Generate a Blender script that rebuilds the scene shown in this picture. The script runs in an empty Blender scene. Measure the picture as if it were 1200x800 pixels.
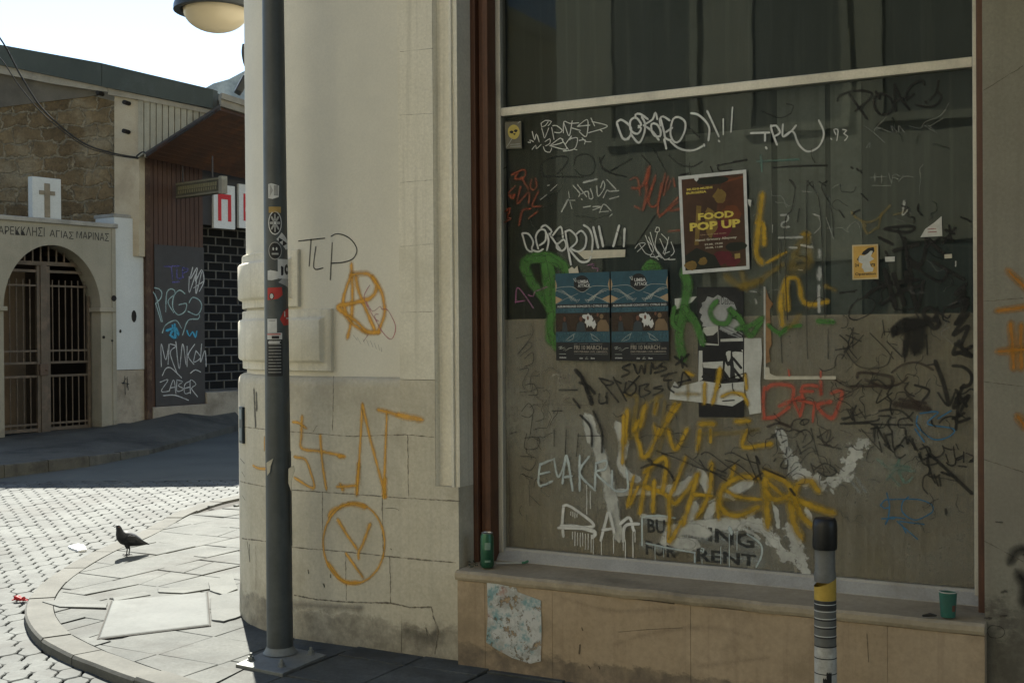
import bpy, bmesh, math, random
from mathutils import Vector, Matrix, noise
from mathutils.geometry import tessellate_polygon
random.seed(7)
R = math.radians
scene = bpy.context.scene
EXPOSURE = 1.85
COL = scene.collection

# ------------------------------------------------------------------ camera model
F = 1420.0                      # focal length in photo pixels (1200 wide)
H = 1.60
PITCH, ROLL = R(-0.40), R(0.40)
CAM = Vector((0, 0, H))
fw = Vector((0, math.cos(PITCH), math.sin(PITCH)))
rt0 = Vector((1, 0, 0)); up0 = rt0.cross(fw)
rt = rt0 * math.cos(ROLL) - up0 * math.sin(ROLL)
up = up0 * math.cos(ROLL) + rt0 * math.sin(ROLL)
def ray(px, py):
    return (fw + rt * ((px - 600) / F) - up * ((py - 400) / F))
def on_z(px, py, z=0.0):
    d = ray(px, py); t = (z - H) / d.z
    return CAM + d * t
def on_depth(px, py, Y):
    d = ray(px, py); return CAM + d * (Y / d.y)

class Frame:
    """a vertical plane with its own axes: x along it, y into it, z up"""
    def __init__(s, origin, ang):
        s.o = Vector((origin[0], origin[1], 0)); s.ang = ang
        s.ax = Vector((math.cos(ang), math.sin(ang), 0)); s.ay = Vector((-math.sin(ang), math.cos(ang), 0))
    def hit(s, px, py, D=0.0):                   # local x, z where a sight line meets the plane y = D
        d = ray(px, py); r = CAM - s.o
        t = (D - r.dot(s.ay)) / d.dot(s.ay)
        p = CAM + d * t
        return ((p - s.o).dot(s.ax), p.z)
    def world(s, x, y, z=0.0):
        return s.o + s.ax * x + s.ay * y + Vector((0, 0, z))
    def scale(s, px, py, D=0.0):                 # metres per photo pixel there
        x, z = s.hit(px, py, D); p = s.world(x, D, z)
        return (p - CAM).dot(fw) / F
TH = R(28.64)
SW = Frame((0, 5.76), -TH)                       # shop wall
CH = Frame((0, 28.03), math.atan2(.809, .588))   # chapel front
UB = Frame((-8.5, 20.25), math.atan2(-1.04, 3.8)) # gable of the old hall behind it

# ------------------------------------------------------------------ materials
def new_mat(name):
    m = bpy.data.materials.new(name); m.use_nodes = True
    nt = m.node_tree; nt.nodes.clear()
    return m, nt, nt.nodes, nt.links
def N(nt, t, **kw):
    n = nt.nodes.new(t)
    for k, v in kw.items():
        if k in n.inputs: n.inputs[k].default_value = v
        else: setattr(n, k, v)
    return n
def rgba(c): return (c[0], c[1], c[2], 1.0)
def ramp(nt, fac, stops):
    r = nt.nodes.new('ShaderNodeValToRGB'); e = r.color_ramp.elements
    while len(e) < len(stops): e.new(.5)
    for el, (p, c) in zip(e, stops):
        el.position = p; el.color = rgba(c) if hasattr(c, '__len__') else (c, c, c, 1)
    nt.links.new(fac, r.inputs[0]); return r.outputs[0]
def mixc(nt, fac, a, b, mode='MIX'):
    m = nt.nodes.new('ShaderNodeMix'); m.data_type = 'RGBA'; m.blend_type = mode
    for sock, v in ((m.inputs[0], fac), (m.inputs[6], a), (m.inputs[7], b)):
        if isinstance(v, (int, float)): sock.default_value = v
        elif isinstance(v, tuple): sock.default_value = rgba(v)
        else: nt.links.new(v, sock)
    return m.outputs[2]
def math_n(nt, op, a, b=None, clamp=False):
    m = nt.nodes.new('ShaderNodeMath'); m.operation = op; m.use_clamp = clamp
    for i, v in enumerate((a, b)):
        if v is None: continue
        if isinstance(v, (int, float)): m.inputs[i].default_value = v
        else: nt.links.new(v, m.inputs[i])
    return m.outputs[0]
def noise_n(nt, scale, detail=6, rough=.6, stretch=None, offset=0.0, dist=0.0):
    tc = nt.nodes.new('ShaderNodeTexCoord'); mp = nt.nodes.new('ShaderNodeMapping')
    nt.links.new(tc.outputs['Object'], mp.inputs[0])
    if stretch: mp.inputs['Scale'].default_value = stretch
    mp.inputs['Location'].default_value = (offset, offset * .7, offset * .3)
    n = N(nt, 'ShaderNodeTexNoise', Scale=scale, Detail=detail, Roughness=rough, Distortion=dist)
    nt.links.new(mp.outputs[0], n.inputs['Vector']); return n.outputs['Fac']
def finish(m, nt, color, rough=.8, bumpsrc=None, bump=.3, bdist=.01, metal=0.0, spec=.3):
    b = N(nt, 'ShaderNodeBsdfPrincipled', Metallic=metal); b.inputs['Specular IOR Level'].default_value = spec
    if isinstance(color, tuple): b.inputs['Base Color'].default_value = rgba(color)
    else: nt.links.new(color, b.inputs['Base Color'])
    if isinstance(rough, (int, float)): b.inputs['Roughness'].default_value = rough
    else: nt.links.new(rough, b.inputs['Roughness'])
    if bumpsrc is not None:
        bp = N(nt, 'ShaderNodeBump', Strength=bump, Distance=bdist); nt.links.new(bumpsrc, bp.inputs['Height'])
        nt.links.new(bp.outputs[0], b.inputs['Normal'])
    o = nt.nodes.new('ShaderNodeOutputMaterial'); nt.links.new(b.outputs[0], o.inputs[0]); return m
def weathered(name, c1, c2, scale=3, fine=60, dirt=None, dirt_amt=.5, dirt_scale=1.2, rough=.85, bump=.25,
              bdist=.006, stretch=None, streak=None, lowdirt=None, metal=0.0, spec=.25, speck=.35):
    """two-tone surface with fine grain, blotches of dirt, rain streaks and an uneven dirty foot"""
    m, nt, nd, lk = new_mat(name)
    a = noise_n(nt, scale, 8, .65, stretch)
    col = mixc(nt, ramp(nt, a, [(.32, 0.0), (.68, 1.0)]), c1, c2)
    g = noise_n(nt, fine, 4, .7, None, 3.1)
    col = mixc(nt, speck, col, mixc(nt, 1.0, col, ramp(nt, g, [(.3, .62), (.7, 1.25)]), 'MULTIPLY'))
    if dirt:
        d = noise_n(nt, dirt_scale, 10, .7, None, 9.7)
        f = math_n(nt, 'MULTIPLY', ramp(nt, d, [(.5, 0.0), (.66, 1.0)]), dirt_amt)
        col = mixc(nt, f, col, dirt)
    if streak:
        s = noise_n(nt, 1.0, 6, .6, (26, 26, .8), 4.4)
        f = math_n(nt, 'MULTIPLY', ramp(nt, s, [(.52, 0.0), (.72, 1.0)]), streak[1])
        col = mixc(nt, f, col, streak[0])
    if lowdirt:                                     # (colour, height, amount): splash dirt with a ragged upper edge
        tc = nt.nodes.new('ShaderNodeTexCoord'); sx = nt.nodes.new('ShaderNodeSeparateXYZ')
        lk.new(tc.outputs['Object'], sx.inputs[0])
        n2 = noise_n(nt, 3.4, 12, .78, (1, 1, 1.6), 1.3)
        h = math_n(nt, 'SUBTRACT', math_n(nt, 'MULTIPLY', n2, lowdirt[1] * 2.2), sx.outputs[2])
        f = math_n(nt, 'MULTIPLY', ramp(nt, math_n(nt, 'MULTIPLY', h, 4.0 / max(lowdirt[1], .05) * .25), [(.0, 0.0), (.2, 1.0)]), math_n(nt, 'MULTIPLY', ramp(nt, noise_n(nt, 9, 8, .75, None, 6.3), [(.35, .35), (.6, 1.0)]), lowdirt[2]))
        col = mixc(nt, f, col, lowdirt[0])
    hsum = math_n(nt, 'ADD', math_n(nt, 'MULTIPLY', a, .6), math_n(nt, 'MULTIPLY', g, .5))
    return finish(m, nt, col, rough, hsum, bump, bdist, metal, spec)
def flat(name, c, rough=.6, metal=0.0, spec=.3, var=.18, scale=30):
    m, nt, nd, lk = new_mat(name)
    n = noise_n(nt, scale, 5, .65)
    col = mixc(nt, 1.0, c, ramp(nt, n, [(.25, 1 - var), (.75, 1 + var)]), 'MULTIPLY')
    return finish(m, nt, col, rough, n, .08, .002, metal, spec)
def paint(name, c, soft=.2, cover=1.0, flake=0.0, fscale=40, rough=.55, var=.15):
    """paint film of uneven density: the stroke's own 'dens' fades it out at its edge"""
    m, nt, nd, lk = new_mat(name)
    at = N(nt, 'ShaderNodeAttribute', attribute_name='dens')
    n = noise_n(nt, fscale, 6, .7, None, 2.2)
    v = noise_n(nt, 9, 6, .7, None, 5.2); v2 = noise_n(nt, 34, 5, .7, (1, 1, .35), 7.7)
    d = math_n(nt, 'SUBTRACT', at.outputs['Fac'], math_n(nt, 'MULTIPLY', ramp(nt, n, [(.35, 0.0), (.68, 1.0)]), flake))
    a = math_n(nt, 'DIVIDE', math_n(nt, 'SUBTRACT', d, .04), soft, True)
    a = math_n(nt, 'MULTIPLY', a, math_n(nt, 'MULTIPLY', math_n(nt, 'MULTIPLY', ramp(nt, v, [(.34, .78), (.62, 1.0)]), ramp(nt, v2, [(.3, .82), (.6, 1.0)])), cover))
    col = mixc(nt, 1.0, c, ramp(nt, v, [(.3, 1 - var), (.7, 1 + var)]), 'MULTIPLY')
    b = N(nt, 'ShaderNodeBsdfPrincipled', Roughness=rough); b.inputs['Specular IOR Level'].default_value = .25
    lk.new(col, b.inputs['Base Color']); t = nt.nodes.new('ShaderNodeBsdfTransparent')
    mx = nt.nodes.new('ShaderNodeMixShader'); lk.new(a, mx.inputs[0]); lk.new(t.outputs[0], mx.inputs[1]); lk.new(b.outputs[0], mx.inputs[2])
    o = nt.nodes.new('ShaderNodeOutputMaterial'); lk.new(mx.outputs[0], o.inputs[0]); return m

# ------------------------------------------------------------------ object helpers
def link(o, parent=None):
    COL.objects.link(o)
    if parent: o.parent = parent
    return o
def tag(o, label=None, cat=None, group=None, kind=None):
    if label: o['label'] = label
    if cat: o['category'] = cat
    if group: o['group'] = group
    if kind: o['kind'] = kind
    return o
def empty(name, loc=(0, 0, 0), rz=0.0, label=None, cat=None, group=None):
    o = bpy.data.objects.new(name, None); o.empty_display_size = .1
    link(o); o.location = loc; o.rotation_euler = (0, 0, rz); return tag(o, label, cat, group)
class MB:
    """collects shapes into one mesh"""
    def __init__(s): s.v = []; s.f = []; s.d = None; s.m = []
    def add(s, vs, fs, mi=0):
        b = len(s.v); s.v += [tuple(v) for v in vs]; s.f += [tuple(i + b for i in f) for f in fs]; s.m += [mi] * len(fs)
    def box(s, a, b, mi=0, M=None):
        x0, y0, z0 = a; x1, y1, z1 = b
        vs = [(x0, y0, z0), (x1, y0, z0), (x1, y1, z0), (x0, y1, z0), (x0, y0, z1), (x1, y0, z1), (x1, y1, z1), (x0, y1, z1)]
        if M: vs = [tuple(M @ Vector(v)) for v in vs]
        s.add(vs, [(0, 3, 2, 1), (4, 5, 6, 7), (0, 1, 5, 4), (1, 2, 6, 5), (2, 3, 7, 6), (3, 0, 4, 7)], mi)
    def tube(s, pts, r, n=8, mi=0, caps=True):
        pts = [Vector(p) for p in pts]; k = len(pts)
        rs = r if hasattr(r, '__len__') else [r] * k
        rings = []; ref = None
        for i, p in enumerate(pts):
            t = (pts[min(i + 1, k - 1)] - pts[max(i - 1, 0)]).normalized()
            if ref is None: ref = Vector((0, 0, 1)) if abs(t.z) < .9 else Vector((1, 0, 0))
            a = t.cross(ref).normalized(); b = t.cross(a); ref = b.cross(t) if b.length > 0 else ref
            ref = a.cross(t).normalized()
            rings.append([p + (a * math.cos(2 * math.pi * j / n) + b * math.sin(2 * math.pi * j / n)) * rs[i] for j in range(n)])
        vs = [q for ring in rings for q in ring]; fs = []
        for i in range(k - 1):
            for j in range(n):
                fs.append((i * n + j, i * n + (j + 1) % n, (i + 1) * n + (j + 1) % n, (i + 1) * n + j))
        if caps: fs += [tuple(range(n - 1, -1, -1)), tuple((k - 1) * n + j for j in range(n))]
        s.add(vs, fs, mi)
    def lathe(s, prof, c=(0, 0, 0), n=32, mi=0, cap=True):
        vs = []; fs = []; k = len(prof)
        for r, z in prof:
            for j in range(n):
                a = 2 * math.pi * j / n; vs.append((c[0] + r * math.cos(a), c[1] + r * math.sin(a), c[2] + z))
        for i in range(k - 1):
            for j in range(n): fs.append((i * n + j, i * n + (j + 1) % n, (i + 1) * n + (j + 1) % n, (i + 1) * n + j))
        if cap: fs += [tuple(range(n - 1, -1, -1)), tuple((k - 1) * n + j for j in range(n))]
        s.add(vs, fs, mi)
    def prism(s, poly, a, b, axis='y', mi=0):
        """polygon (u,v) swept from a to b: axis y -> (u,t,v), z -> (u,v,t)"""
        n = len(poly); P = (lambda u, v, t: (u, t, v)) if axis == 'y' else (lambda u, v, t: (u, v, t))
        vs = [P(u, v, a) for u, v in poly] + [P(u, v, b) for u, v in poly]
        fs = [tuple(range(n)), tuple(range(2 * n - 1, n - 1, -1))] + [(i, i + n, (i + 1) % n + n, (i + 1) % n) for i in range(n)]
        s.add(vs, fs, mi)
    def build(s, name, mat, parent=None, smooth=False, bevel=0.0, origin=None, rz=0.0, fix=True):
        me = bpy.data.meshes.new(name)
        vs = s.v
        if origin is not None: vs = [(x - origin[0], y - origin[1], z - origin[2]) for x, y, z in vs]
        me.from_pydata(vs, [], s.f); me.validate()
        mats = mat if isinstance(mat, (list, tuple)) else [mat]
        for m in mats: me.materials.append(m)
        if len(mats) > 1 and len(me.polygons) == len(s.m):
            for p, i in zip(me.polygons, s.m): p.material_index = i
        if fix:
            bm = bmesh.new(); bm.from_mesh(me); bmesh.ops.recalc_face_normals(bm, faces=bm.faces); bm.to_mesh(me); bm.free()
        if s.d is not None:
            at = me.attributes.new('dens', 'FLOAT', 'POINT')
            for i, v in enumerate(s.d): at.data[i].value = v
        if smooth:
            for p in me.polygons: p.use_smooth = True
            try: me.set_sharp_from_angle(angle=R(40))
            except Exception: pass
        o = bpy.data.objects.new(name, me); link(o, parent)
        if origin is not None and not parent: o.location = origin
        if bevel:
            md = o.modifiers.new('bevel', 'BEVEL'); md.width = bevel; md.segments = 2; md.limit_method = 'ANGLE'; md.angle_limit = R(35)
        return o
def thing_on(frame, mb_or_list, D, name, label, cat, centre, group=None):
    """Empty standing on a frame plane at local (x, D, z)"""
    return empty(name, frame.world(centre[0], D, centre[1]), frame.ang, label, cat, group)
def struct(o): o['kind'] = 'structure'; return o

_tc = {}
def text_mesh(body, bold=0.0):
    """letters as flat faces scaled into the unit square; also returns the aspect"""
    key = (body, bold)
    if key in _tc: return _tc[key]
    cu = bpy.data.curves.new('lettering', 'FONT'); cu.body = body; cu.offset = bold; cu.resolution_u = 2
    o = bpy.data.objects.new('lettering', cu); COL.objects.link(o)
    dg = bpy.context.evaluated_depsgraph_get(); me = bpy.data.meshes.new_from_object(o.evaluated_get(dg))
    vs = [(v.co.x, v.co.y) for v in me.vertices]; fs = [tuple(p.vertices) for p in me.polygons]
    bpy.data.objects.remove(o); bpy.data.curves.remove(cu); bpy.data.meshes.remove(me)
    x0 = min(v[0] for v in vs); x1 = max(v[0] for v in vs); y0 = min(v[1] for v in vs); y1 = max(v[1] for v in vs)
    vs = [((x - x0) / (x1 - x0), (y - y0) / (y1 - y0)) for x, y in vs]
    _tc[key] = (vs, fs, (x1 - x0) / (y1 - y0)); return _tc[key]

# crops used to trace the writing: origin in the photograph and magnification
CR = dict(A=(585, 130, 7.271), B=(700, 110, 6.667), C=(860, 80, 4.286), D=(585, 190, 6.664), E=(600, 250, 5.335),
          F=(730, 180, 6.15), G=(790, 190, 5.93), H=(590, 370, 4.208), I=(780, 320, 4.443), J=(870, 200, 4.0),
          K=(660, 400, 6.665), L=(620, 480, 4.211), M=(740, 500, 4.704), N=(880, 430, 5.336), P=(980, 220, 4.0),
          Q=(980, 400, 3.335), R=(265, 260, 4.0), S=(265, 430, 4.207), T=(265, 600, 4.0), U=(400, 440, 4.444),
          V=(340, 600, 4.0), X=(1100, 260, 2.67), Y=(1080, 560, 3.333), Z=(340, 260, 4.445), c=(160, 290, 3.807), k=(0, 300, 3.639), o=(0, 0, 1))
def cv(crop, s):
    ox, oy, k = CR[crop]
    return [[(ox + float(p.split(',')[0]) / k, oy + float(p.split(',')[1]) / k) for p in st.split()] for st in s.split(';') if st.strip()]
def smooth_line(pts, step=2.2):
    if len(pts) < 2: pts = pts + [(pts[0][0] + .6, pts[0][1] + .4)]
    out = []
    P = [pts[0]] + list(pts) + [pts[-1]]
    for i in range(1, len(P) - 2):
        p0, p1, p2, p3 = P[i - 1], P[i], P[i + 1], P[i + 2]
        n = max(1, int(math.hypot(p2[0] - p1[0], p2[1] - p1[1]) / step))
        for j in range(n):
            t = j / n
            out.append(tuple(.5 * ((2 * p1[k]) + (-p0[k] + p2[k]) * t + (2 * p0[k] - 5 * p1[k] + 4 * p2[k] - p3[k]) * t * t + (-p0[k] + 3 * p1[k] - 3 * p2[k] + p3[k]) * t ** 3) for k in (0, 1)))
    out.append(tuple(pts[-1])); return out
LAYER = [0]
def ribbon(mb, line, w, D, lift):
    """one stroke of paint: a strip in local (x, y=D, z) with density 1 on its axis and 0 at its rim"""
    n = len(line); rows = []
    def dirn(i):
        a = line[max(i - 1, 0)]; b = line[min(i + 1, n - 1)]
        dx, dz = b[0] - a[0], b[1] - a[1]; l = math.hypot(dx, dz) or 1; return dx / l, dz / l
    for k in (3, 2, 1):
        a = k * math.pi / 6; dx, dz = dirn(0)
        rows.append((line[0][0] - dx * w / 2 * math.sin(a), line[0][1] - dz * w / 2 * math.sin(a), w / 2 * math.cos(a), 1 - k / 3, dx, dz))
    for i, (x, z) in enumerate(line):
        dx, dz = dirn(i); ww = w / 2 * (1 + .16 * noise.noise(Vector((x * 9, z * 9, D * 3))))
        rows.append((x, z, ww, 1.0, dx, dz))
    for k in (1, 2, 3):
        a = k * math.pi / 6; dx, dz = dirn(n - 1)
        rows.append((line[-1][0] + dx * w / 2 * math.sin(a), line[-1][1] + dz * w / 2 * math.sin(a), w / 2 * math.cos(a), 1 - k / 3, dx, dz))
    vs = []; ds = []
    for i, (x, z, h, c, dx, dz) in enumerate(rows):
        y = D - lift - i * 1.5e-6
        vs += [(x - dz * h, y, z + dx * h), (x, y, z), (x + dz * h, y, z - dx * h)]; ds += [0, c, 0]
    fs = []
    for i in range(len(rows) - 1):
        a = 3 * i; fs += [(a, a + 1, a + 4, a + 3), (a + 1, a + 2, a + 5, a + 4)]
    if mb.d is None: mb.d = []
    mb.add(vs, fs); mb.d += ds
def graffiti(frame, D, parent, mat, strokes, w, label=None, bend=None, drips=None, shift=None):
    """strokes: [(crop, 'x,y x,y; ...', width px)] or a list sharing width w"""
    LAYER[0] += 1; base = .0010 + LAYER[0] * .00011; jobs = []
    for item in strokes:
        crop, s = item[0], item[1]; ww = item[2] if len(item) > 2 else w
        for st in cv(crop, s): jobs.append((smooth_line(st), ww))
    for px, py, ln, ww in drips or []:
        jobs.append(([(px + random.uniform(-.2, .2), py + ln * t / 6) for t in range(7)], ww))
    par = list(range(len(jobs)))                     # strokes that lie close together make one piece of writing
    def find(a):
        while par[a] != a: a = par[a]
        return a
    for a in range(len(jobs)):
        for b in range(a):
            if find(a) == find(b): continue
            lim = NEAR + (jobs[a][1] + jobs[b][1]) / 2
            if any(abs(p[0] - q[0]) < lim and abs(p[1] - q[1]) < lim for p in jobs[a][0][::2] + jobs[a][0][-1:] for q in jobs[b][0][::2] + jobs[b][0][-1:]): par[find(a)] = find(b)
    groups = {}
    for k in range(len(jobs)): groups.setdefault(find(k), []).append(k)
    objs = []
    for ks in groups.values():
        mb = MB(); ln_ = 0
        for k in ks:
            pts, ww = jobs[k]; line = [frame.hit(px, py, D) for px, py in pts]; ln_ += len(pts) * ww
            ribbon(mb, line, ww * frame.scale(pts[0][0], pts[0][1], D) * WIDE, D, base + k * 1.6e-5)
        if bend: mb.v = [bend(v) for v in mb.v]
        if shift: mb.v = [(x + shift[0], y + shift[1], z + shift[2]) for x, y, z in mb.v]
        objs.append((ln_, mb.build('graffiti', mat, parent, fix=False)))
    o = max(objs, key=lambda t: t[0])[1]
    if label: o['label'] = label
    return o
NEAR, WIDE = 15.0, 1.38
# ================================================================== CORNER BUILDING
SC, RAD = -1.242, 1.0
def bend(v):
    s, y, z = v
    if s >= SC: return (s, y, z)
    ph = (SC - s) / RAD; rho = RAD - y
    if ph > math.pi / 2:
        return (SC - rho, RAD + (ph - math.pi / 2) * RAD, z)
    return (SC - rho * math.sin(ph), RAD - rho * math.cos(ph), z)
class Curved:
    """the rounded corner unrolled: x is the length along the wall"""
    o = SW.o; ang = SW.ang
    def hit(s, px, py, D=0.0):
        d = ray(px, py); r = CAM - SW.o
        rx, ry, dx, dy = r.dot(SW.ax), r.dot(SW.ay), d.dot(SW.ax), d.dot(SW.ay)
        t = (D - ry) / dy; x = rx + dx * t
        if x >= SC: return (x, CAM.z + d.z * t)
        ex, ey = rx - SC, ry - RAD; rho = RAD - D
        a = dx * dx + dy * dy; b = 2 * (ex * dx + ey * dy); c = ex * ex + ey * ey - rho * rho
        q = b * b - 4 * a * c
        t = (-b - math.sqrt(max(q, 0))) / (2 * a)
        hx, hy = ex + dx * t, ey + dy * t
        return (SC - RAD * math.atan2(-hx, -hy), CAM.z + d.z * t)
    def scale(s, px, py, D=0.0):
        d = ray(px, py); x, z = s.hit(px, py, D); p = bend((x, D, z)); w = SW.world(*p)
        return (w - CAM).dot(fw) / F
CW = Curved()
def grid_wall(mb, s0, s1, prof, ds=.05, mi=0):
    """sweep a (depth y, height z) profile along the unrolled wall"""
    n = max(1, int(abs(s1 - s0) / ds)); k = len(prof); vs = []; fs = []
    for i in range(n + 1):
        s = s0 + (s1 - s0) * i / n
        vs += [bend((s, y, z)) for y, z in prof]
    for i in range(n):
        for j in range(k - 1):
            a = i * k + j; fs.append((a, a + 1, a + k + 1, a + k))
    mb.add(vs, fs, mi)

BLD = empty('corner_building', SW.o, SW.ang, 'pale stone corner building with a rounded corner and a boarded shop window', 'building')

S467 = SW.hit(467, 250)[0]; S508 = SW.hit(508, 250)[0]; S536 = SW.hit(536, 400)[0]
ZP = 1.372                                           # top of plinth
PL = .05                                             # plaster lies this far behind the plinth face
SIDE = -1.242 - math.pi / 2 - 7.0
M_plaster = weathered('painted plaster', (.57, .535, .445), (.64, .60, .50), 1.1, 90, (.47, .45, .38), .35, .9, .8, .10, .003, speck=.18)
M_stone = weathered('limestone', (.44, .40, .305), (.55, .505, .40), 2.6, 60, (.33, .29, .215), .65, 2.3, .85, .45, .006,
                    lowdirt=((.10, .088, .068), .15, .7), streak=((.30, .27, .21), .25))
M_stone_up = weathered('upper limestone', (.57, .53, .425), (.66, .615, .505), 2.0, 70, (.47, .43, .33), .6, 2.0, .85, .25, .004, streak=((.36, .33, .26), .5))
M_joint = flat('old mortar', (.13, .11, .085), .95)
M_crack = flat('dark crack', (.035, .03, .025), .95)

mb = MB(); grid_wall(mb, SIDE, S467 + .01, [(PL, ZP - .02), (PL, 9.0)])
plaster = mb.build('plaster_wall', M_plaster, BLD, smooth=True)
# plinth: rounded weathered shoulder on top
zm = SW.hit(520, 570)[1]
mb = MB()
grid_wall(mb, SIDE, S467, [(0, -.12), (-.004, .02), (0, .2), (0, ZP - .045), (.004, ZP - .02), (.014, ZP - .004), (.03, ZP + .006), (PL + .03, ZP + .012)], .04)
mb.prism([(S467, 0), (S508, 0), (S508, .3), (S467, .3)], -.12, ZP - .002, 'z')
mb.prism([(S508, 0), (S536, 0), (S536, .3), (S508, .3)], -.12, zm, 'z')
plinth = mb.build('plinth', M_stone, BLD, smooth=True)
# left pilaster with its vertical mouldings, then the reveal beside the window
mb = MB(); mb.prism([(S467, 0), (S508, 0), (S508, .30), (S467, .30)], ZP, 9.0, 'z')
pil = mb.build('pilaster', M_stone_up, BLD, bevel=.0015)
mo = [(S508 + .0005, .30), (S508 + .0005, .004), (S508 + .005, .012), (S508 + .010, .030), (S508 + .018, .036), (S536 - .055, .036), (S536 - .046, .012), (S536 - .040, .006), (S536 - .028, .004), (S536 - .024, .016), (S536 - .018, .012), (S536, .014), (S536, .30)]
mb = MB(); mb.prism(mo, zm + .0005, 9.0, 'z'); mb.build('moulding', M_stone_up, BLD)
# rusticated blocks wrapped round the corner
def block(px_r, y0, y1, name, rim=.034, face=.002):
    sr = CW.hit(px_r, (y0 + y1) / 2, rim)[0]
    z1 = CW.hit(322, y0, rim)[1]; z0 = CW.hit(322, y1, rim)[1]
    sl = SC - 1.9
    mb = MB()
    def ring(i, y): return (sl, sr - i, z0 + i, z1 - i, y)
    steps = [(0, PL + .004), (.0, rim - .004), (.004, rim - .008), (.040, rim - .008), (.046, rim - .012), (.052, face + .006), (.062, face), ]
    prof_z = [(y, z0 + i) for i, y in steps] + [(y, z1 - i) for i, y in reversed(steps)]
    # sweep of the height profile, closed at the right by the same steps
    sm = sr - .062
    grid_wall(mb, sl, sm, prof_z, .04)
    k = len(steps)
    vs = []; fs = []
    for i, y in steps: vs += [bend((sr - i, y, z0 + i)), bend((sr - i, y, z1 - i))]
    for j in range(k - 1): fs.append((2 * j, 2 * j + 1, 2 * j + 3, 2 * j + 2))
    for j in range(k - 1):                           # corner strips between the sweep's end and the right return
        i0, y0_ = steps[j]; i1, y1_ = steps[j + 1]
        b = len(vs)
        vs += [bend((sm, y0_, z0 + i0)), bend((sr - i0, y0_, z0 + i0)), bend((sr - i1, y1_, z0 + i1)), bend((sm, y1_, z0 + i1))]; fs.append((b, b + 1, b + 2, b + 3))
        b = len(vs)
        vs += [bend((sm, y0_, z1 - i0)), bend((sr - i0, y0_, z1 - i0)), bend((sr - i1, y1_, z1 - i1)), bend((sm, y1_, z1 - i1))]; fs.append((b, b + 1, b + 2, b + 3))
    mb.add(vs, fs)
    return mb.build(name, M_stone_up, BLD, smooth=True)
block(350, 294, 360, 'quoin_block'); block(389, 363, 434, 'quoin_block')
# mortar joints of the stonework
mb = MB(); mb.d = None
def joint(frame, pts, D, w=.004, target=None, lift=.0012):
    t = target; line = []
    for a, b in zip(pts[:-1], pts[1:]):
        n = max(2, int(math.hypot(b[0] - a[0], b[1] - a[1]) / 4))
        line += [(a[0] + (b[0] - a[0]) * i / n, a[1] + (b[1] - a[1]) * i / n) for i in range(n)]
    line.append(pts[-1])
    line = [frame.hit(x + random.uniform(-.35, .35), y + random.uniform(-.25, .25), D) for x, y in line]
    ribbon(t, line, w, D, lift)
jm = MB(); pj = lambda pts, w=.006: joint(CW, pts, 0, w * 1.7, jm)
pj([(278, 499), (312, 503), (345, 506), (412, 511), (475, 509), (508, 512)]); pj([(278, 563), (310, 570), (345, 574), (405, 578), (470, 583), (540, 587)], .007)
pj([(280, 630), (312, 634), (345, 641), (405, 646), (470, 653), (534, 659)], .008)
pj([(391, 441), (390, 505)]); pj([(478, 510), (479, 583)]); pj([(378, 576), (378, 641)]); pj([(448, 580), (449, 651)], .008)
pj([(405, 648), (406, 703)]); pj([(457, 653), (458, 705)], .008); pj([(300, 640), (300, 690)], .005)
pj([(345, 697), (372, 702), (406, 705), (457, 706), (480, 711), (506, 711), (508, 722), (514, 738), (510, 765)], .010)
jm.v = [bend(v) for v in jm.v]
M_jpaint = paint('mortar line', (.15, .125, .09), .6, .85, .75, 26)
jm.build('mortar_joints', M_jpaint, plinth, fix=False)
jm = MB()
for y0, y1 in ((61, 57), (135, 133), (214, 211), (289, 286), (366, 365)):
    joint(SW, [(469, y0), (508, y1)], 0, .004, jm)
jm.build('mortar_joints', M_jpaint, pil, fix=False)
# cracks and chips
gm = M_crack
cr = MB()
M_chip = paint('stone chip', (.06, .052, .042), .5, .8, .5, 90)
graffiti(CW, 0, plinth, M_chip, [('S', '45,410 65,420', 1.2), ('S', '70,450 92,475;78,515 92,540;80,632 95,655;48,535 50,540', 1.2), ('S', '430,318 445,292 450,290', .8),
    ('T', '100,140 112,230;110,150 112,228', 2.5), ('T', '385,270 388,285;460,335 462,350;490,290 492,305', 2), ('V', '440,150 440,200;85,270 88,285;155,335 160,345;190,295 190,305;472,170 475,173', 1.6),
    ('V', '190,560 230,520 250,560;400,560 420,540', 6), ('U', '230,690 280,690 300,700', .9), ('U', '103,470 103,570', .8)], 1, 'chipped and stained spots', bend)
M_stain = paint('damp stain', (.10, .085, .07), .95, .55, .5, 14)
graffiti(CW, 0, plinth, M_stain, [('V', '60,560 130,590 200,560 330,560', 22), ('V', '560,560 650,590 680,560', 30), ('V', '20,430 160,440 330,450', 12), ('T', '90,470 150,520', 14), ('T', '100,400 130,480', 10)], 10, 'damp stain near the ground', bend)
graffiti(CW, 0, plinth, paint('soot', (.035, .03, .024), .6, .9, .3, 40), [('S', '138,112 146,290', 5), ('S', '150,130 152,210', 5)], 4, 'dark soot streak', bend)

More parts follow.
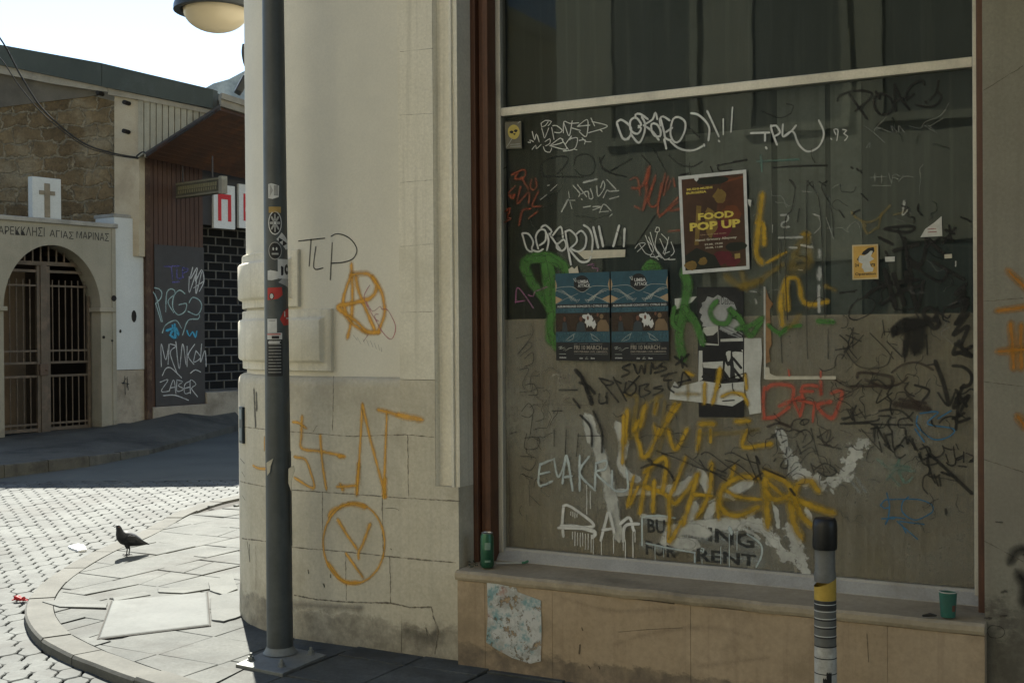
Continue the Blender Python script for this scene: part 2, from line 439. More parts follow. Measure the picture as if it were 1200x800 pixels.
# ---------------------------------------------------------------- window opening
DG, DW = .26, .14                                   # glass plane, timber face
ZL = .457                                           # ledge top at its front
sL = SW.hit(591, 300, DG)[0]; sR = SW.hit(1141.5, 300, DG)[0]
sWood0 = SW.hit(552, 300, DW)[0]; sWood1 = SW.hit(586, 300, DW)[0]
sRP = SW.hit(1152, 300, 0)[0]                        # right pillar begins
M_wood = weathered('varnished brown timber', (.072, .029, .015), (.11, .045, .023), 3, 40, (.03, .014, .009), .6, 2, .5, .25, .003, (40, 40, 1.2), spec=.4)
M_alu = weathered('dull aluminium', (.42, .40, .34), (.50, .475, .41), 4, 120, (.2, .19, .17), .5, 3, .45, .1, .002, (1, 1, .2), metal=.35, spec=.4)
M_alu_low = weathered('dusty aluminium', (.30, .29, .26), (.38, .365, .33), 4, 120, (.17, .155, .13), .6, 2.2, .6, .1, .002, metal=.15)
ZTOP = 3.9
mb = MB()
mb.box((S536, DW, ZL - .02), (sWood0 + .030, DG + .06, ZTOP)); mb.box((sWood0 + .033, DW + .03, ZL - .02), (sWood0 + .062, DG + .06, ZTOP)); mb.box((sWood0 + .062, DW + .012, ZL - .02), (sL - .028, DG + .06, ZTOP))
mb.box((sR + .029, DW - .02, ZL - .02), (sRP + .05, DG + .06, ZTOP)); mb.box((S536, DW, ZTOP), (sRP + .05, DG + .06, ZTOP + .15))
mb.build('timber_frame', M_wood, BLD, bevel=.004)
zb = SW.hit(593, 641, DG)[1]; zm0 = SW.hit(590, 137.5, DG)[1]; zm1 = SW.hit(590, 127.5, DG)[1]
zr = SW.hit(1141, 689, DG)[1]; zB = (zb + zr) / 2
print('glass bottoms', zb, zr, 'mullion', zm0, zm1, SW.hit(1140, 81, DG)[1], SW.hit(1140, 70, DG)[1], 'glass s', sL, sR)
mb = MB()
mb.box((sL - .028, DG - .03, zB - .02), (sL, DG + .03, ZTOP)); mb.box((sR, DG - .03, zB - .02), (sR + .029, DG + .03, ZTOP))
mb.box((sL, DG - .028, zm0), (sR, DG + .028, zm1)); mb.box((sL, DG - .028, ZTOP - .05), (sR, DG + .028, ZTOP))
afr = mb.build('aluminium_frame', M_alu, BLD, bevel=.003)
mb = MB(); mb.prism([(0, 0), (0, 0), (0, 0)], 0, 0)
mb = MB()
pr = [(DG - .058, ZL - .01), (DG - .052, ZL + .015), (DG - .016, zB - .012), (DG - .012, zB), (DG + .03, zB), (DG + .03, ZL - .01)]
vs = [(sL - .028, y, z) for y, z in pr] + [(sR + .029, y, z) for y, z in pr]; n = len(pr)
mb.add(vs, [tuple(range(n)), tuple(range(2 * n - 1, n - 1, -1))] + [(i, (i + 1) % n, (i + 1) % n + n, i + n) for i in range(n)])
mb.build('window_sill', M_alu_low, BLD, bevel=.002)

# glass: clear pane with a film of dust, tinted cool as a painted reflection haze
def glass_mat(name, dust, amt):
    m, nt, nd, lk = new_mat(name)
    n1 = noise_n(nt, 1.2, 7, .65); n2 = noise_n(nt, 1, 6, .65, (22, 22, .7), 3); n3 = noise_n(nt, 45, 5, .7, None, 8)
    f = math_n(nt, 'ADD', math_n(nt, 'MULTIPLY', ramp(nt, n1, [(.3, .3), (.7, 1.0)]), amt * .55), math_n(nt, 'MULTIPLY', ramp(nt, n2, [(.42, .0), (.75, 1.0)]), amt * .7))
    f = math_n(nt, 'MULTIPLY', f, ramp(nt, n3, [(.3, .75), (.7, 1.2)]))
    tr = N(nt, 'ShaderNodeBsdfTransparent'); tr.inputs[0].default_value = (.82, .84, .83, 1)
    gl = N(nt, 'ShaderNodeBsdfGlossy', Roughness=.015); gl.inputs[0].default_value = (.44, .52, .52, 1); fr = N(nt, 'ShaderNodeFresnel', IOR=1.38)
    wob = noise_n(nt, 2.2, 2, .5, None, 6); bp = N(nt, 'ShaderNodeBump', Strength=.03, Distance=.02); lk.new(wob, bp.inputs['Height']); lk.new(bp.outputs[0], gl.inputs['Normal'])
    m1 = nt.nodes.new('ShaderNodeMixShader'); lk.new(fr.outputs[0], m1.inputs[0]); lk.new(tr.outputs[0], m1.inputs[1]); lk.new(gl.outputs[0], m1.inputs[2])
    df = N(nt, 'ShaderNodeBsdfDiffuse'); df.inputs[0].default_value = rgba(dust)
    m2 = nt.nodes.new('ShaderNodeMixShader'); lk.new(f, m2.inputs[0]); lk.new(m1.outputs[0], m2.inputs[1]); lk.new(df.outputs[0], m2.inputs[2])
    o = nt.nodes.new('ShaderNodeOutputMaterial'); lk.new(m2.outputs[0], o.inputs[0]); return m
M_glass = glass_mat('dusty window glass', (.25, .28, .28), .07)
def pane(z0, z1, name='window_pane'):
    mb = MB(); mb.add([(sL, DG, z0), (sR, DG, z0), (sR, DG, z1), (sL, DG, z1)], [(0, 1, 2, 3)])
    return mb.build(name, M_glass, BLD)
glass = pane(zB, zm0); glass['label'] = 'large lower pane covered with graffiti'
g2 = pane(zm1, ZTOP - .05); g2['label'] = 'upper pane reflecting the street'
# behind the glass: a grimy board to half height, dark sheets above, a dim room
zbd = SW.hit(600, 374, DG + .05)[1]
M_board = weathered('grimy fibreboard', (.34, .285, .205), (.46, .40, .305), 1.6, 60, (.25, .215, .16), .8, 1.3, .9, .2, .003, streak=((.20, .18, .145), .5), lowdirt=None)
mb = MB(); mb.box((sL - .05, DG + .05, zB - .1), (sR + .05, DG + .065, zbd)); 
mb.build('backing_board', M_board, BLD)
M_dark = weathered('dark backing sheet', (.02, .025, .025), (.034, .041, .040), 1.2, 50, (.03, .033, .03), .7, .9, .9, .1, .003, streak=((.10, .11, .10), .35))
M_grey = weathered('grey backing sheet', (.11, .12, .115), (.15, .165, .155), 1.5, 50, (.06, .062, .056), .7, 1.2, .9, .1, .003, streak=((.05, .05, .045), .45))
mb = MB(); mb.box((sL - .05, DG + .09, zbd - .05), (sR + .05, DG + .10, ZTOP)); mb.build('dark_sheet', M_dark, BLD)
mb = MB()
for a, b, y in ((805, 905, 0), (912, 968, .004), (974, 1010, .008)):
    mb.box((SW.hit(a, 300, DG + .08)[0], DG + .07 + y, zbd - .3), (SW.hit(b, 300, DG + .08)[0], DG + .074 + y, SW.hit(900, 150 if a < 900 else 98, DG + .08)[1]))
mb.build('grey_sheet', M_grey, BLD)


# ---------------------------------------------------------------- ledge below the window
M_tan = weathered('tan limestone cladding', (.30, .222, .135), (.40, .305, .20), 1.6, 50, (.21, .158, .10), .7, 2.4, .75, .15, .003,
                  streak=((.20, .14, .09), .35), lowdirt=((.10, .08, .06), .10, .8))
M_ledge = weathered('worn ledge stone', (.28, .23, .155), (.40, .335, .235), 3, 40, (.17, .14, .095), .85, 2, .85, .3, .004)
sK0 = SW.hit(536, 720, -.06)[0]; sK1 = SW.hit(1154, 760, -.06)[0]
mb = MB(); cuts = [sK0, SW.hit(568, 720, -.06)[0], SW.hit(647, 720, -.06)[0], SW.hit(809, 740, -.06)[0], SW.hit(1040, 760, -.06)[0], sK1]
for i, (a, b) in enumerate(zip(cuts[:-1], cuts[1:])): mb.box((a + .0006, -.058 + .0006 * (i % 2), -.1), (b - .0006, .05, ZL - .047))
led = mb.build('stone_cladding', M_tan, BLD, bevel=.0007)
mb = MB()
pr = [(-.064, ZL - .044), (-.070, ZL - .030), (-.069, ZL - .010), (-.055, ZL), (.10, ZL + .004), (DG - .03, ZL + .012), (DG + .05, ZL + .012), (DG + .05, ZL - .044)]
n = len(pr); k = 40; vs = []; fs = []
for i in range(k + 1):
    s = sK0 - .008 + (sK1 - sK0 + .008) * i / k
    jig = .006 * noise.noise(Vector((s * 6, 1, 2)))
    vs += [(s, y + (jig if y < 0 else 0), z + (jig * .5 if y < 0 else 0)) for y, z in pr]
for i in range(k):
    for j in range(n): fs.append((i * n + j, i * n + (j + 1) % n, (i + 1) * n + (j + 1) % n, (i + 1) * n + j))
fs += [tuple(range(n)), tuple(k * n + j for j in range(n - 1, -1, -1))]
mb.add(vs, fs); mb.build('window_ledge', M_ledge, BLD)
graffiti(SW, -.06, led, paint('grime in a crack', (.05, .04, .03), .5, .8, .3, 60), [('o', '736,700 760,703 790,707', 1.6), ('o', '1016,742 1018,775', 1), ('o', '680,755 679,765', 2.5), ('o', '682,735 683,738;690,780 692,783;702,780 703,783', 1.6), ('o', '725,740 760,737 800,735', .6)], 1, 'chips in the stone')
graffiti(SW, -.06, led, paint('dull wipe mark', (.22, .16, .105), .95, .22, .5, 14), [('o', '720,755 770,740 830,735 880,745', 9), ('o', '660,700 720,715 790,712', 8), ('o', '820,780 900,770', 8)], 8, 'faint wipe marks')
# ---------------------------------------------------------------- right pillar
M_pil = weathered('shade-toned limestone', (.18, .168, .13), (.24, .225, .178), 2.0, 70, (.20, .175, .14), .6, 1.3, .85, .3, .004, streak=((.17, .15, .12), .5), lowdirt=((.06, .053, .043), .5, .7))  # pale stone with this side's shade put into its colour, plus streaks and dirt
mb = MB(); mb.box((sRP, -.0, -.1), (sRP + 1.6, .6, 9.0)); rp = mb.build('pillar', M_pil, BLD, bevel=.004)
jm = MB()
for y in (106, 353, 447, 538, 633): joint(SW, [(1153, y), (1199, y + (y - 390) * .1)], 0, .006, jm)
jm.build('mortar_joints', M_jpaint, rp, fix=False)
mb = MB(); mb.box((1.1, -1.5, 3.62), (7.5, .03, 3.82)); mb.box((1.1, -1.5, 3.8202), (7.5, -1.38, 4.8)); mb.build('unseen_shade_slab', M_stone_up, BLD)  # unseen slab added overhead to keep sky light off the right side
# the rest of the block: upper storey, roof, back, the wall to the right of the pillar
mb = MB()
mb.box((S536, .02, ZTOP + .15), (sRP, .5, 9.0)); mb.build('lintel_wall', M_stone_up, BLD)
mb = MB(); mb.box((sRP + 1.6, .05, -.1), (9.0, .5, 9.0)); mb.build('side_wall', M_plaster, BLD)
mb = MB(); mb.prism([(bend((SIDE, .01, 0))[0], bend((SIDE, .01, 0))[1]), (bend((SC - 1.4, .01, 0))[0], bend((SC - 1.4, .01, 0))[1]), (bend((SC - 1, .01, 0))[0], bend((SC - 1, .01, 0))[1]), (bend((SC - .5, .01, 0))[0], bend((SC - .5, .01, 0))[1]), (SC, .01), (9, .01), (9, 9)], 8.98, 9.2, 'z')
mb.build('flat_roof', M_plaster, BLD)
mb = MB(); mb.box((S536 - 1, 3.0, -.1), (9, 3.1, 8.9)); mb.build('rear_wall', M_dark, BLD)
# ================================================================== WRITING ON THE WALL
WIDE = 1.6
P_or = paint('orange spray paint', (.64, .335, .045), .75, .85, .22, 26, var=.2)
P_or2 = paint('bright orange spray paint', (.62, .31, .035), .8, .92, .2, 26, var=.2)
P_pink = paint('pink marker', (.50, .17, .19), .6, .6, .3, 50)
P_bk = paint('black marker', (.012, .012, .011), .35, .95, .12, 50)
graffiti(CW, PL, plaster, P_bk, [('Z', '45,100 180,85;110,92 100,230;135,130 125,240 172,240;220,110 210,300;215,75 250,62 310,85 348,140 330,190 280,210 220,215')], 1.35, 'thin black letters TLP', bend)
graffiti(CW, PL, plaster, P_or2, [('Z', '320,225 322,280 325,400 318,520 300,600', 6.5), ('Z', '320,270 295,340 278,410 300,500 345,545 400,575', 6.5), ('Z', '320,275 400,270 445,310 450,350 420,395 340,420 250,440 290,480 350,520 400,570 460,575', 6.5), ('Z', '345,290 365,380 440,560', 6), ('Z', '430,290 475,360 490,430 490,490 460,570', 6)], 6, 'orange spray scrawl of a letter A in a ring', bend)
graffiti(CW, PL, plaster, P_pink, [('Z', '415,330 388,380 395,420 440,500 460,515', 1.6), ('Z', '400,420 430,465 470,440 480,455 510,460 550,545 528,610 480,570 440,490 460,480', 1.6), ('Z', '385,620 405,590', 1.2)], 1.4, 'small pink marker figure', bend)
graffiti(CW, PL, plaster, paint('pencil lines', (.2, .18, .15), .6, .45, .3, 60), [('Z', '330,590 350,615;350,600 370,635;380,610 388,630;400,615 412,645;420,620 432,650;440,630 450,660;460,640 468,668;476,655 478,675', .9)], .9, 'faint grey tally marks', bend)
graffiti(CW, 0, plinth, P_or, [('S', '375,245 372,330 375,400 470,415 580,438', 5), ('S', '330,270 360,275 395,300', 4), ('S', '465,340 475,470 495,600', 4.5), ('S', '340,442 390,455 415,510 432,595 340,545', 4.5), ('S', '565,580 575,600', 6), ('S', '135,485 160,498 195,500', 4), ('S', '190,345 190,410', 2.5),
     ('U', '110,150 98,380 82,615', 4.5), ('U', '92,460 80,618', 6), ('U', '112,155 150,320 232,630', 5), ('U', '238,190 230,400 222,630', 4.5), ('U', '228,540 226,625', 7), ('U', '195,178 240,188 300,205', 6), ('U', '300,205 415,228', 8), ('U', '-20,578 75,572', 5), ('U', '-10,420 14,420', 6)], 5, 'large orange spray letters', bend)
def ell(cx, cy, rx, ry, a0=-100, n=26, sq=0): return ' '.join('%.1f,%.1f' % (cx + rx * math.cos(R(a0 + 360 * i / n)), cy + ry * math.sin(R(a0 + 360 * i / n))) for i in range(n + 1))
graffiti(CW, 0, plinth, P_or, [('o', ell(415, 636, 36, 47), 4), ('o', '386,604 390,598 410,590 428,594', 6), ('o', '385,660 402,680 420,682', 6), ('V', '225,35 265,100 312,168', 5.5), ('V', '376,55 340,150 322,185 322,215', 5), ('V', '265,195 340,300', 5)], 4, 'orange ring around a letter V', bend)
P_or3 = paint('dull orange spray paint', (.40, .17, .02), .8, .85, .15, 30)
graffiti(SW, 0, rp, P_or3, [('X', '220,155 300,235', 9), ('X', '185,278 300,262', 8), ('X', '226,320 235,455', 9), ('X', '258,325 258,455', 9), ('X', '190,405 300,395', 9), ('X', '250,610 270,640', 10)], 8, 'orange spray strokes')
graffiti(SW, 0, rp, paint('black spray', (.008, .008, .008), .95, .95, .1, 30), [('Y', '350,318 370,285 410,280 430,320', 12), ('Y', '385,380 410,420 400,480', 14)], 12, 'black spray blot')
graffiti(SW, 0, rp, M_chip, [('Y', '258,590 270,575 310,580 325,600 310,620 270,620 258,600', .9), ('Y', '315,445 330,440', 4), ('Y', '310,538 330,536', 3), ('Y', '290,170 315,172', 2), ('Y', '250,545 270,545', 3)], 1, 'dark scratches')

# ================================================================== WRITING AND PAPER ON THE GLASS
WIDE = 1.38
W = paint('white paint marker', (.60, .60, .57), .35, .92, .18, 50)
Wf = paint('worn white paint marker', (.52, .52, .49), .5, .62, .4, 60)
Wff = paint('faint white scratch', (.42, .43, .40), .6, .42, .4, 60)
K = paint('black spray paint', (.006, .006, .006), .45, 1.0, .15, 40)
Kf = paint('faint black spray', (.010, .011, .010), .6, .85, .35, 40)
Kt = paint('thin black ink', (.010, .010, .009), .4, .95, .2, 60)
GR = paint('green spray paint', (.052, .155, .032), .45, .95, .12, 20)
YE = paint('ochre spray paint', (.42, .26, .018), .7, .95, .25, 30, var=.28)
YEf = paint('thin ochre spray', (.25, .17, .025), .95, .68, .35, 20)
ORr = paint('worn orange red spray', (.36, .062, .020), .8, .72, .4, 40)
CO = paint('coral spray paint', (.44, .085, .050), .55, .82, .2, 25)
BW = paint('pale blue white paint', (.46, .52, .52), .45, .85, .35, 40)
WR = paint('white roller paint', (.47, .47, .43), .3, .92, .34, 16, var=.2)
WRf = paint('flaking white paint', (.48, .48, .44), .22, .95, .85, 22)
WRff = paint('badly flaked white paint', (.48, .48, .44), .2, .95, .95, 26)
BL = paint('blue marker', (.03, .14, .27), .4, .95, .25, 50)
TE = paint('faded teal spray', (.06, .22, .18), .8, .7, .4, 30)
PU = paint('mauve marker', (.30, .11, .24), .6, .75, .25, 50)
BR = paint('brown black paint', (.03, .016, .012), .5, .9, .3, 40)
g = lambda mat, strokes, w=2, label=None, drips=None: graffiti(SW, DG, glass, mat, strokes, w, label, None, drips)
def film_mat():
    m, nt, nd, lk = new_mat('beige board-brightening film')
    st = noise_n(nt, 1, 7, .65, (30, 30, 1.1), 2); cl = noise_n(nt, 1.5, 9, .7, None, 6); fn = noise_n(nt, 50, 5, .7, None, 9)
    a = math_n(nt, 'ADD', math_n(nt, 'MULTIPLY', ramp(nt, st, [(.3, 0.0), (.7, 1.0)]), .30), math_n(nt, 'MULTIPLY', ramp(nt, cl, [(.33, .05), (.66, 1.0)]), .55))
    a = math_n(nt, 'MULTIPLY', a, ramp(nt, fn, [(.3, .8), (.7, 1.15)]), True)
    col = mixc(nt, ramp(nt, cl, [(.38, 0.0), (.6, 1.0)]), (.24, .208, .155), (.25, .24, .20))
    b = N(nt, 'ShaderNodeBsdfPrincipled', Roughness=.8); b.inputs['Specular IOR Level'].default_value = .2; lk.new(col, b.inputs[0])
    t = nt.nodes.new('ShaderNodeBsdfTransparent'); mx = nt.nodes.new('ShaderNodeMixShader'); lk.new(a, mx.inputs[0]); lk.new(t.outputs[0], mx.inputs[1]); lk.new(b.outputs[0], mx.inputs[2])
    o = nt.nodes.new('ShaderNodeOutputMaterial'); lk.new(mx.outputs[0], o.inputs[0]); return m
zfr = SW.hit(1100, 366, DG)[1]; zfl = SW.hit(600, 375, DG)[1]
mb = MB(); y_ = DG - .0006
mb.add([(sL + .001, y_, zB + .001), (sR - .001, y_, zB + .001), (sR - .001, y_, zfr), (sL + .001, y_, zfl)], [(0, 1, 2, 3)])
fo_ = mb.build('brightening_film', film_mat(), glass, fix=False); fo_['label'] = 'beige board-brightening film over the lower half of the glass'  # dusty film added so the board behind looks more brightly lit
# ---- dark ghosts underneath
g(Kf, [('A', '380,560 360,490 400,420 500,390 585,400 560,470 490,540;380,560 520,560 720,565;640,460 660,390 740,370 800,400 820,470 790,540 700,550 650,500;900,380 870,430 890,490 1000,550;1010,480 960,510'), ('B', '20,500 40,580 110,620 230,650;110,600 270,510;440,430 540,610;350,480 400,540;560,480 640,545 740,570 820,530;700,250 800,340'),
       ('C', '140,215 230,250 285,228;265,180 300,190 285,230;200,500 470,490', 1.6), ('C', '280,560 310,600;370,590 395,570 400,600;430,570 460,590', 1.8), ('D', '20,60 60,40;300,370 420,330;600,420 760,440;700,470 880,400', 1.2)], 2, 'faint dark loops')
g(K, [('B', '640,640 715,620', 1.8), ('B', '885,570 905,610', 1.8), ('B', '940,560 1060,538 1170,515', 2.2), ('B', '945,560 952,602 1050,598', 2), ('C', '0,470 65,462', 2), ('F', '100,650 150,575 230,450', 2), ('C', '590,498 598,503;618,505 628,515;637,515 642,525', 2.2), ('C', '205,500 330,490 470,488', 1.6), ('C', '890,18 895,20', 2.4)], 2, 'black strokes')
# ---- roller paint and big white shapes
g(WR, [('L', '288,50 325,150 370,270 400,400 420,520 440,615', 16), ('L', '440,80 470,170 455,270 500,330 530,340', 12), ('L', '280,50 300,150', 8), ('L', '440,408 560,402 680,390 800,372', 10)], 12, 'broad white roller strokes')
g(WR, [('M', '245,350 335,300', 17), ('M', '385,260 425,345', 14), ('M', '540,365 590,335 645,305', 13), ('M', '320,500 345,440', 14), ('M', '450,440 420,500', 12), ('M', '210,630 300,590 420,560', 23), ('M', '290,560 420,540 560,530', 18), ('M', '280,620 330,640', 22), ('M', '60,490 130,500 200,510', 6)], 12, 'white roller patches')
g(WRf, [('M', '480,545 660,530 740,570 790,640', 24), ('M', '780,420 800,480 810,540', 8), ('M', '885,590 925,700 950,765', 26), ('M', '920,560 930,640', 8), ('M', '780,620 840,700 900,745', 18), ('M', '805,30 850,120 890,200', 18), ('N', '195,410 225,490 255,570', 10), ('M', '960,440 1000,530', 7), ('M', '720,560 800,660', 12), ('M', '430,410 500,385 560,395', 6)], 10, 'flaking white paint')
g(WRff, [('N', '250,570 290,650 350,690 430,720', 24), ('N', '585,670 640,560 695,475', 22), ('N', '530,720 580,660 640,620', 16), ('N', '430,720 500,700 550,690', 9), ('N', '500,760 520,790', 5), ('M', '640,530 720,560 770,600', 8), ('M', '400,570 420,590;620,560 700,610', 9), ('N', '620,700 660,650', 8)], 10, 'badly flaked white paint')
g(paint('grey white haze of paint', (.34, .37, .36), .9, .6, .25, 10), [('M', '400,610 520,620 690,650', 20), ('M', '380,700 540,715 710,740', 18), ('M', '80,520 200,560', 14), ('M', '70,650 220,680', 12), ('N', '620,700 680,780;660,690 720,780', 4)], 16, 'pale blotch under stencilled words')
# stencilled words
def quad_text(mb, body, quad, frame, D, lift, bold=.018, M=None):
    vs, fs, asp = text_mesh(body, bold)
    tl, tr_, br, bl = [frame.hit(x, y, D) for x, y in quad]
    out = []
    for u, v in vs:
        a = [bl[k] + (br[k] - bl[k]) * u for k in (0, 1)]; b = [tl[k] + (tr_[k] - tl[k]) * u for k in (0, 1)]
        p = [a[k] + (b[k] - a[k]) * v for k in (0, 1)]; out.append((p[0], D - lift, p[1]))
    mb.add(out, fs)
    if mb.d is not None: mb.d += [1.0] * len(out)
def cq(c, pts): return cv(c, pts)[0]
LAYER[0] += 1; mb = MB(); mb.d = []
lf = .001 + LAYER[0] * .00011
quad_text(mb, 'BU', cq('M', '88,503 188,512 190,590 90,582'), SW, DG, lf, .03); quad_text(mb, 'ILDING', cq('M', '205,515 680,590 680,672 205,592'), SW, DG, lf, .03)
STEN = paint('worn black stencil', (.02, .022, .022), .3, .85, .75, 24)
o = mb.build('stencil_words', STEN, glass, fix=False); o['label'] = 'stencilled word BUILDING'; mb = MB(); mb.d = []
quad_text(mb, 'FOR', cq('M', '78,622 250,660 250,722 80,702'), SW, DG, lf, .03); quad_text(mb, 'RENT', cq('M', '360,668 690,705 690,768 360,738'), SW, DG, lf, .03)
o = mb.build('stencil_words', STEN, glass, fix=False); o['label'] = 'stencilled words FOR RENT'
g(WR, [('M', '215,580 300,560 400,580', 17), ('M', '240,640 320,645', 14)], 12, 'white paint over the stencil')
g(BW, [('M', '60,500 60,650', 3), ('M', '60,495 150,488 240,500', 3), ('M', '85,640 200,665 350,692', 2.6), ('M', '350,690 350,745', 2.4), ('M', '385,680 395,690 400,670 390,668', 3), ('M', '640,590 710,640 720,700 690,770', 3), ('M', '545,560 550,580', 6)], 2.5, 'pale drips round the stencil',
  drips=[(768, 637, 20, 1.2), (778, 640, 12, 1), (815, 650, 10, 1), (823, 655, 6, 1.2), (855, 625, 40, 1.1), (845, 640, 20, 1), (864, 622, 22, 1)])
# ---- green letters
g(GR, [('E', '78,330 100,290 180,262 260,282 320,325 338,375', 12), ('E', '78,320 125,430 195,520 250,610 240,690 242,790', 12), ('E', '205,290 215,400 228,500 240,600', 12), ('E', '240,300 262,420 268,520 272,590', 10), ('E', '110,290 200,285', 9), ('E', '230,280 300,330', 9), ('H', '235,0 232,60 255,140 270,165', 9)], 11, 'green spray letter')
g(GR, [('E', '835,345 870,310 915,342', 10), ('E', '850,335 900,335', 9)], 10, 'green dome of paint')
# ---- collage of torn papers: separate sheets, green and ochre paint over them come next
def sheet_poly(frame, D, crop, pts, lift, name, mat, parent=None, label=None, cat=None, thick=.0006, group=None):
    P = [frame.hit(x, y, D) for x, y in cv(crop, pts)[0]]
    mb = MB(); n = len(P)
    vs = [(x, D - lift - thick, z) for x, z in P] + [(x, D - lift, z) for x, z in P]
    tri = tessellate_polygon([[Vector((x, z, 0)) for x, z in P]])
    fs = [tuple(t) for t in tri] + [tuple(i + n for i in reversed(t)) for t in tri] + [(i, (i + 1) % n, (i + 1) % n + n, i + n) for i in range(n)]
    mb.add(vs, fs); mb.d = [1.0] * (2 * n)
    if parent is not None: return mb.build(name, mat, parent)
    c = (sum(p[0] for p in P) / n, D, min(p[1] for p in P))
    o = mb.build(name, mat, None); o.data.transform(Matrix.Translation((-c[0], -c[1], -c[2])))
    o.location = frame.world(*c); o.rotation_euler = (0, 0, frame.ang)
    return tag(o, label, cat, group)
def nl(): LAYER[0] += 1; return .001 + LAYER[0] * .00011 + .0002
M_paperW = weathered('torn white paper', (.46, .46, .42), (.56, .555, .51), 4, 60, (.33, .32, .28), .6, 3, .9, .1, .001)
M_paperB = weathered('printed black paper', (.014, .014, .014), (.03, .03, .03), 5, 60, (.06, .06, .055), .4, 4, .75, .1, .001)
M_paperC = weathered('cream paper', (.46, .42, .33), (.54, .50, .40), 5, 60, None, .6, 3, .9, .1, .001)
M_brown = weathered('torn brown backing paper', (.22, .12, .055), (.32, .19, .095), 5, 50, (.08, .04, .025), .8, 5, .9, .3, .002)
M_orange = flat('orange sticker', (.50, .30, .07), .6)
class Sheet:
    """a paper sheet on a frame plane given by its four corners in the photograph; artwork is laid out in its own unit square"""
    def __init__(s, frame, D, quad, name, mat, label, cat, group=None, thick=.0008):
        s.frame, s.D, s.lift = frame, D, nl(); s.n = 0; LAYER[0] += 1
        P = [frame.hit(x, y, D) for x, y in quad]     # tl tr br bl
        s.bl = Vector(P[3]); s.br = Vector(P[2]); s.tl = Vector(P[0]); s.tr = Vector(P[1])
        s.c = s.bl + (s.br - s.bl) * .5
        s.root = empty(name, frame.world(s.c.x, D, s.c.y), frame.ang, label, cat, group)
        mb = MB(); a = [(p.x - s.c.x, -s.lift, p.y - s.c.y) for p in (s.bl, s.br, s.tr, s.tl)]
        mb.add([(x, y - thick, z) for x, y, z in a] + a, [(0, 1, 2, 3), (7, 6, 5, 4)] + [(i, (i + 1) % 4, (i + 1) % 4 + 4, i + 4) for i in range(4)])
        s.lift += thick; s.paper = mb.build('paper', mat, s.root)
    def P(s, u, v, lift):
        a = s.bl.lerp(s.br, u); b = s.tl.lerp(s.tr, u); p = a.lerp(b, v); return (p.x - s.c.x, -lift, p.y - s.c.y)
    def nxt(s): s.n += 1; return s.lift + s.n * .00004
    def poly(s, mat, polys, name='artwork', label=None):
        mb = MB(); l = s.nxt()
        for k, pl in enumerate(polys):
            P = [s.P(u, v, l + k * 2e-6) for u, v in pl]; tri = tessellate_polygon([[Vector((p[0], p[2], 0)) for p in P]])
            mb.add(P, [tuple(t) for t in tri])
        mb.d = [1.0] * len(mb.v)
        o = mb.build(name, mat, s.root, fix=False)
        if label: o['label'] = label
        return o
    def lines(s, mat, strokes, w, name='artwork', label=None):
        mb = MB(); mb.d = []; l = s.nxt()
        for k, st in enumerate(strokes):
            pts = [(x, z) for x, _, z in (s.P(u, v, 0) for u, v in smooth_line(st, .03))]
            b = len(mb.v); ribbon(mb, pts, w, 0, l + k * 2e-6)
        o = mb.build(name, mat, s.root, fix=False)
        if label: o['label'] = label
        return o
    def text(s, mat, items, name='lettering', bold=.02):
        mb = MB(); l = s.nxt()
        for body, u0, v0, u1, v1 in items:
            vs, fs, a = text_mesh(body, bold); mb.add([s.P(u0 + (u1 - u0) * u, v0 + (v1 - v0) * v, l) for u, v in vs], fs)
        mb.d = [1.0] * len(mb.v)
        return mb.build(name, mat, s.root, fix=False)
def ellp(cx, cy, rx, ry, n=20, j=0.0):
    return [(cx + rx * math.cos(2 * math.pi * i / n) * (1 + j * noise.noise(Vector((i * .9, cx * 7, cy * 5)))), cy + ry * math.sin(2 * math.pi * i / n) * (1 + j * noise.noise(Vector((i * .8, cy * 7, 3))))) for i in range(n)]
# ---- black and white torn collage
cs = Sheet(SW, DG, cq('I', '165,72 408,72 410,750 175,748'), 'torn_poster', M_paperB, 'torn black and white poster in layered scraps under green and ochre paint', 'poster')
cs.poly(paint('printed grey mist', (.34, .34, .33), .3, .9, .3, 14), [ellp(.45, .83, .40, .10, 24, .3), ellp(.3, .75, .22, .08, 18, .4), ellp(.72, .70, .24, .06, 18, .4)])
cs.lines(paint('print grey', (.25, .25, .25), .6, .8, .4, 40), [[(.5, .72), (.8, .68), (.97, .64)], [(.5, .70), (.75, .66), (.95, .62)], [(.48, .68), (.7, .64), (.9, .615)]], .012)
cs.text(M_paperB, [('de D\u00e9sol\u00e9e', .40, .865, .84, .925)], bold=.0)
cs.poly(M_paperW, [[(.02, .60), (.14, .69), (.45, .70), (.46, .55), (.36, .545), (.05, .55)], [(.50, .60), (.98, .61), (.985, .585), (.5, .58)], [(.0, .27), (0.02, .51), (.10, .52), (.1, .29)], [(.10, .42), (.55, .43), (.54, .37), (.12, .38)], [(.62, .50), (.72, .52), (.70, .30), (.58, .36)], [(.75, .50), (.98, .52), (.98, .30), (.82, .30)]], label='white scraps')
cs.poly(M_paperB, [[(.14, .57), (.13, .655), (.20, .625), (.34, .63), (.44, .66), (.45, .56)], [(.0, .535), (.1, .555), (.5, .55), (.9, .54), (.98, .50), (.5, .515), (.0, .51)]], label='cat silhouette')
cs.lines(M_paperB, [[(.1, .31), (.2, .33), (.3, .30), (.4, .33), (.55, .31), (.6, .28)], [(.6, .47), (.66, .40), (.75, .46)], [(.68, .42), (.9, .32)], [(.8, .36), (.97, .29)], [(.15, .34), (.5, .345)], [(.78, .45), (.94, .38)]], .012)
W_scr = M_paperW
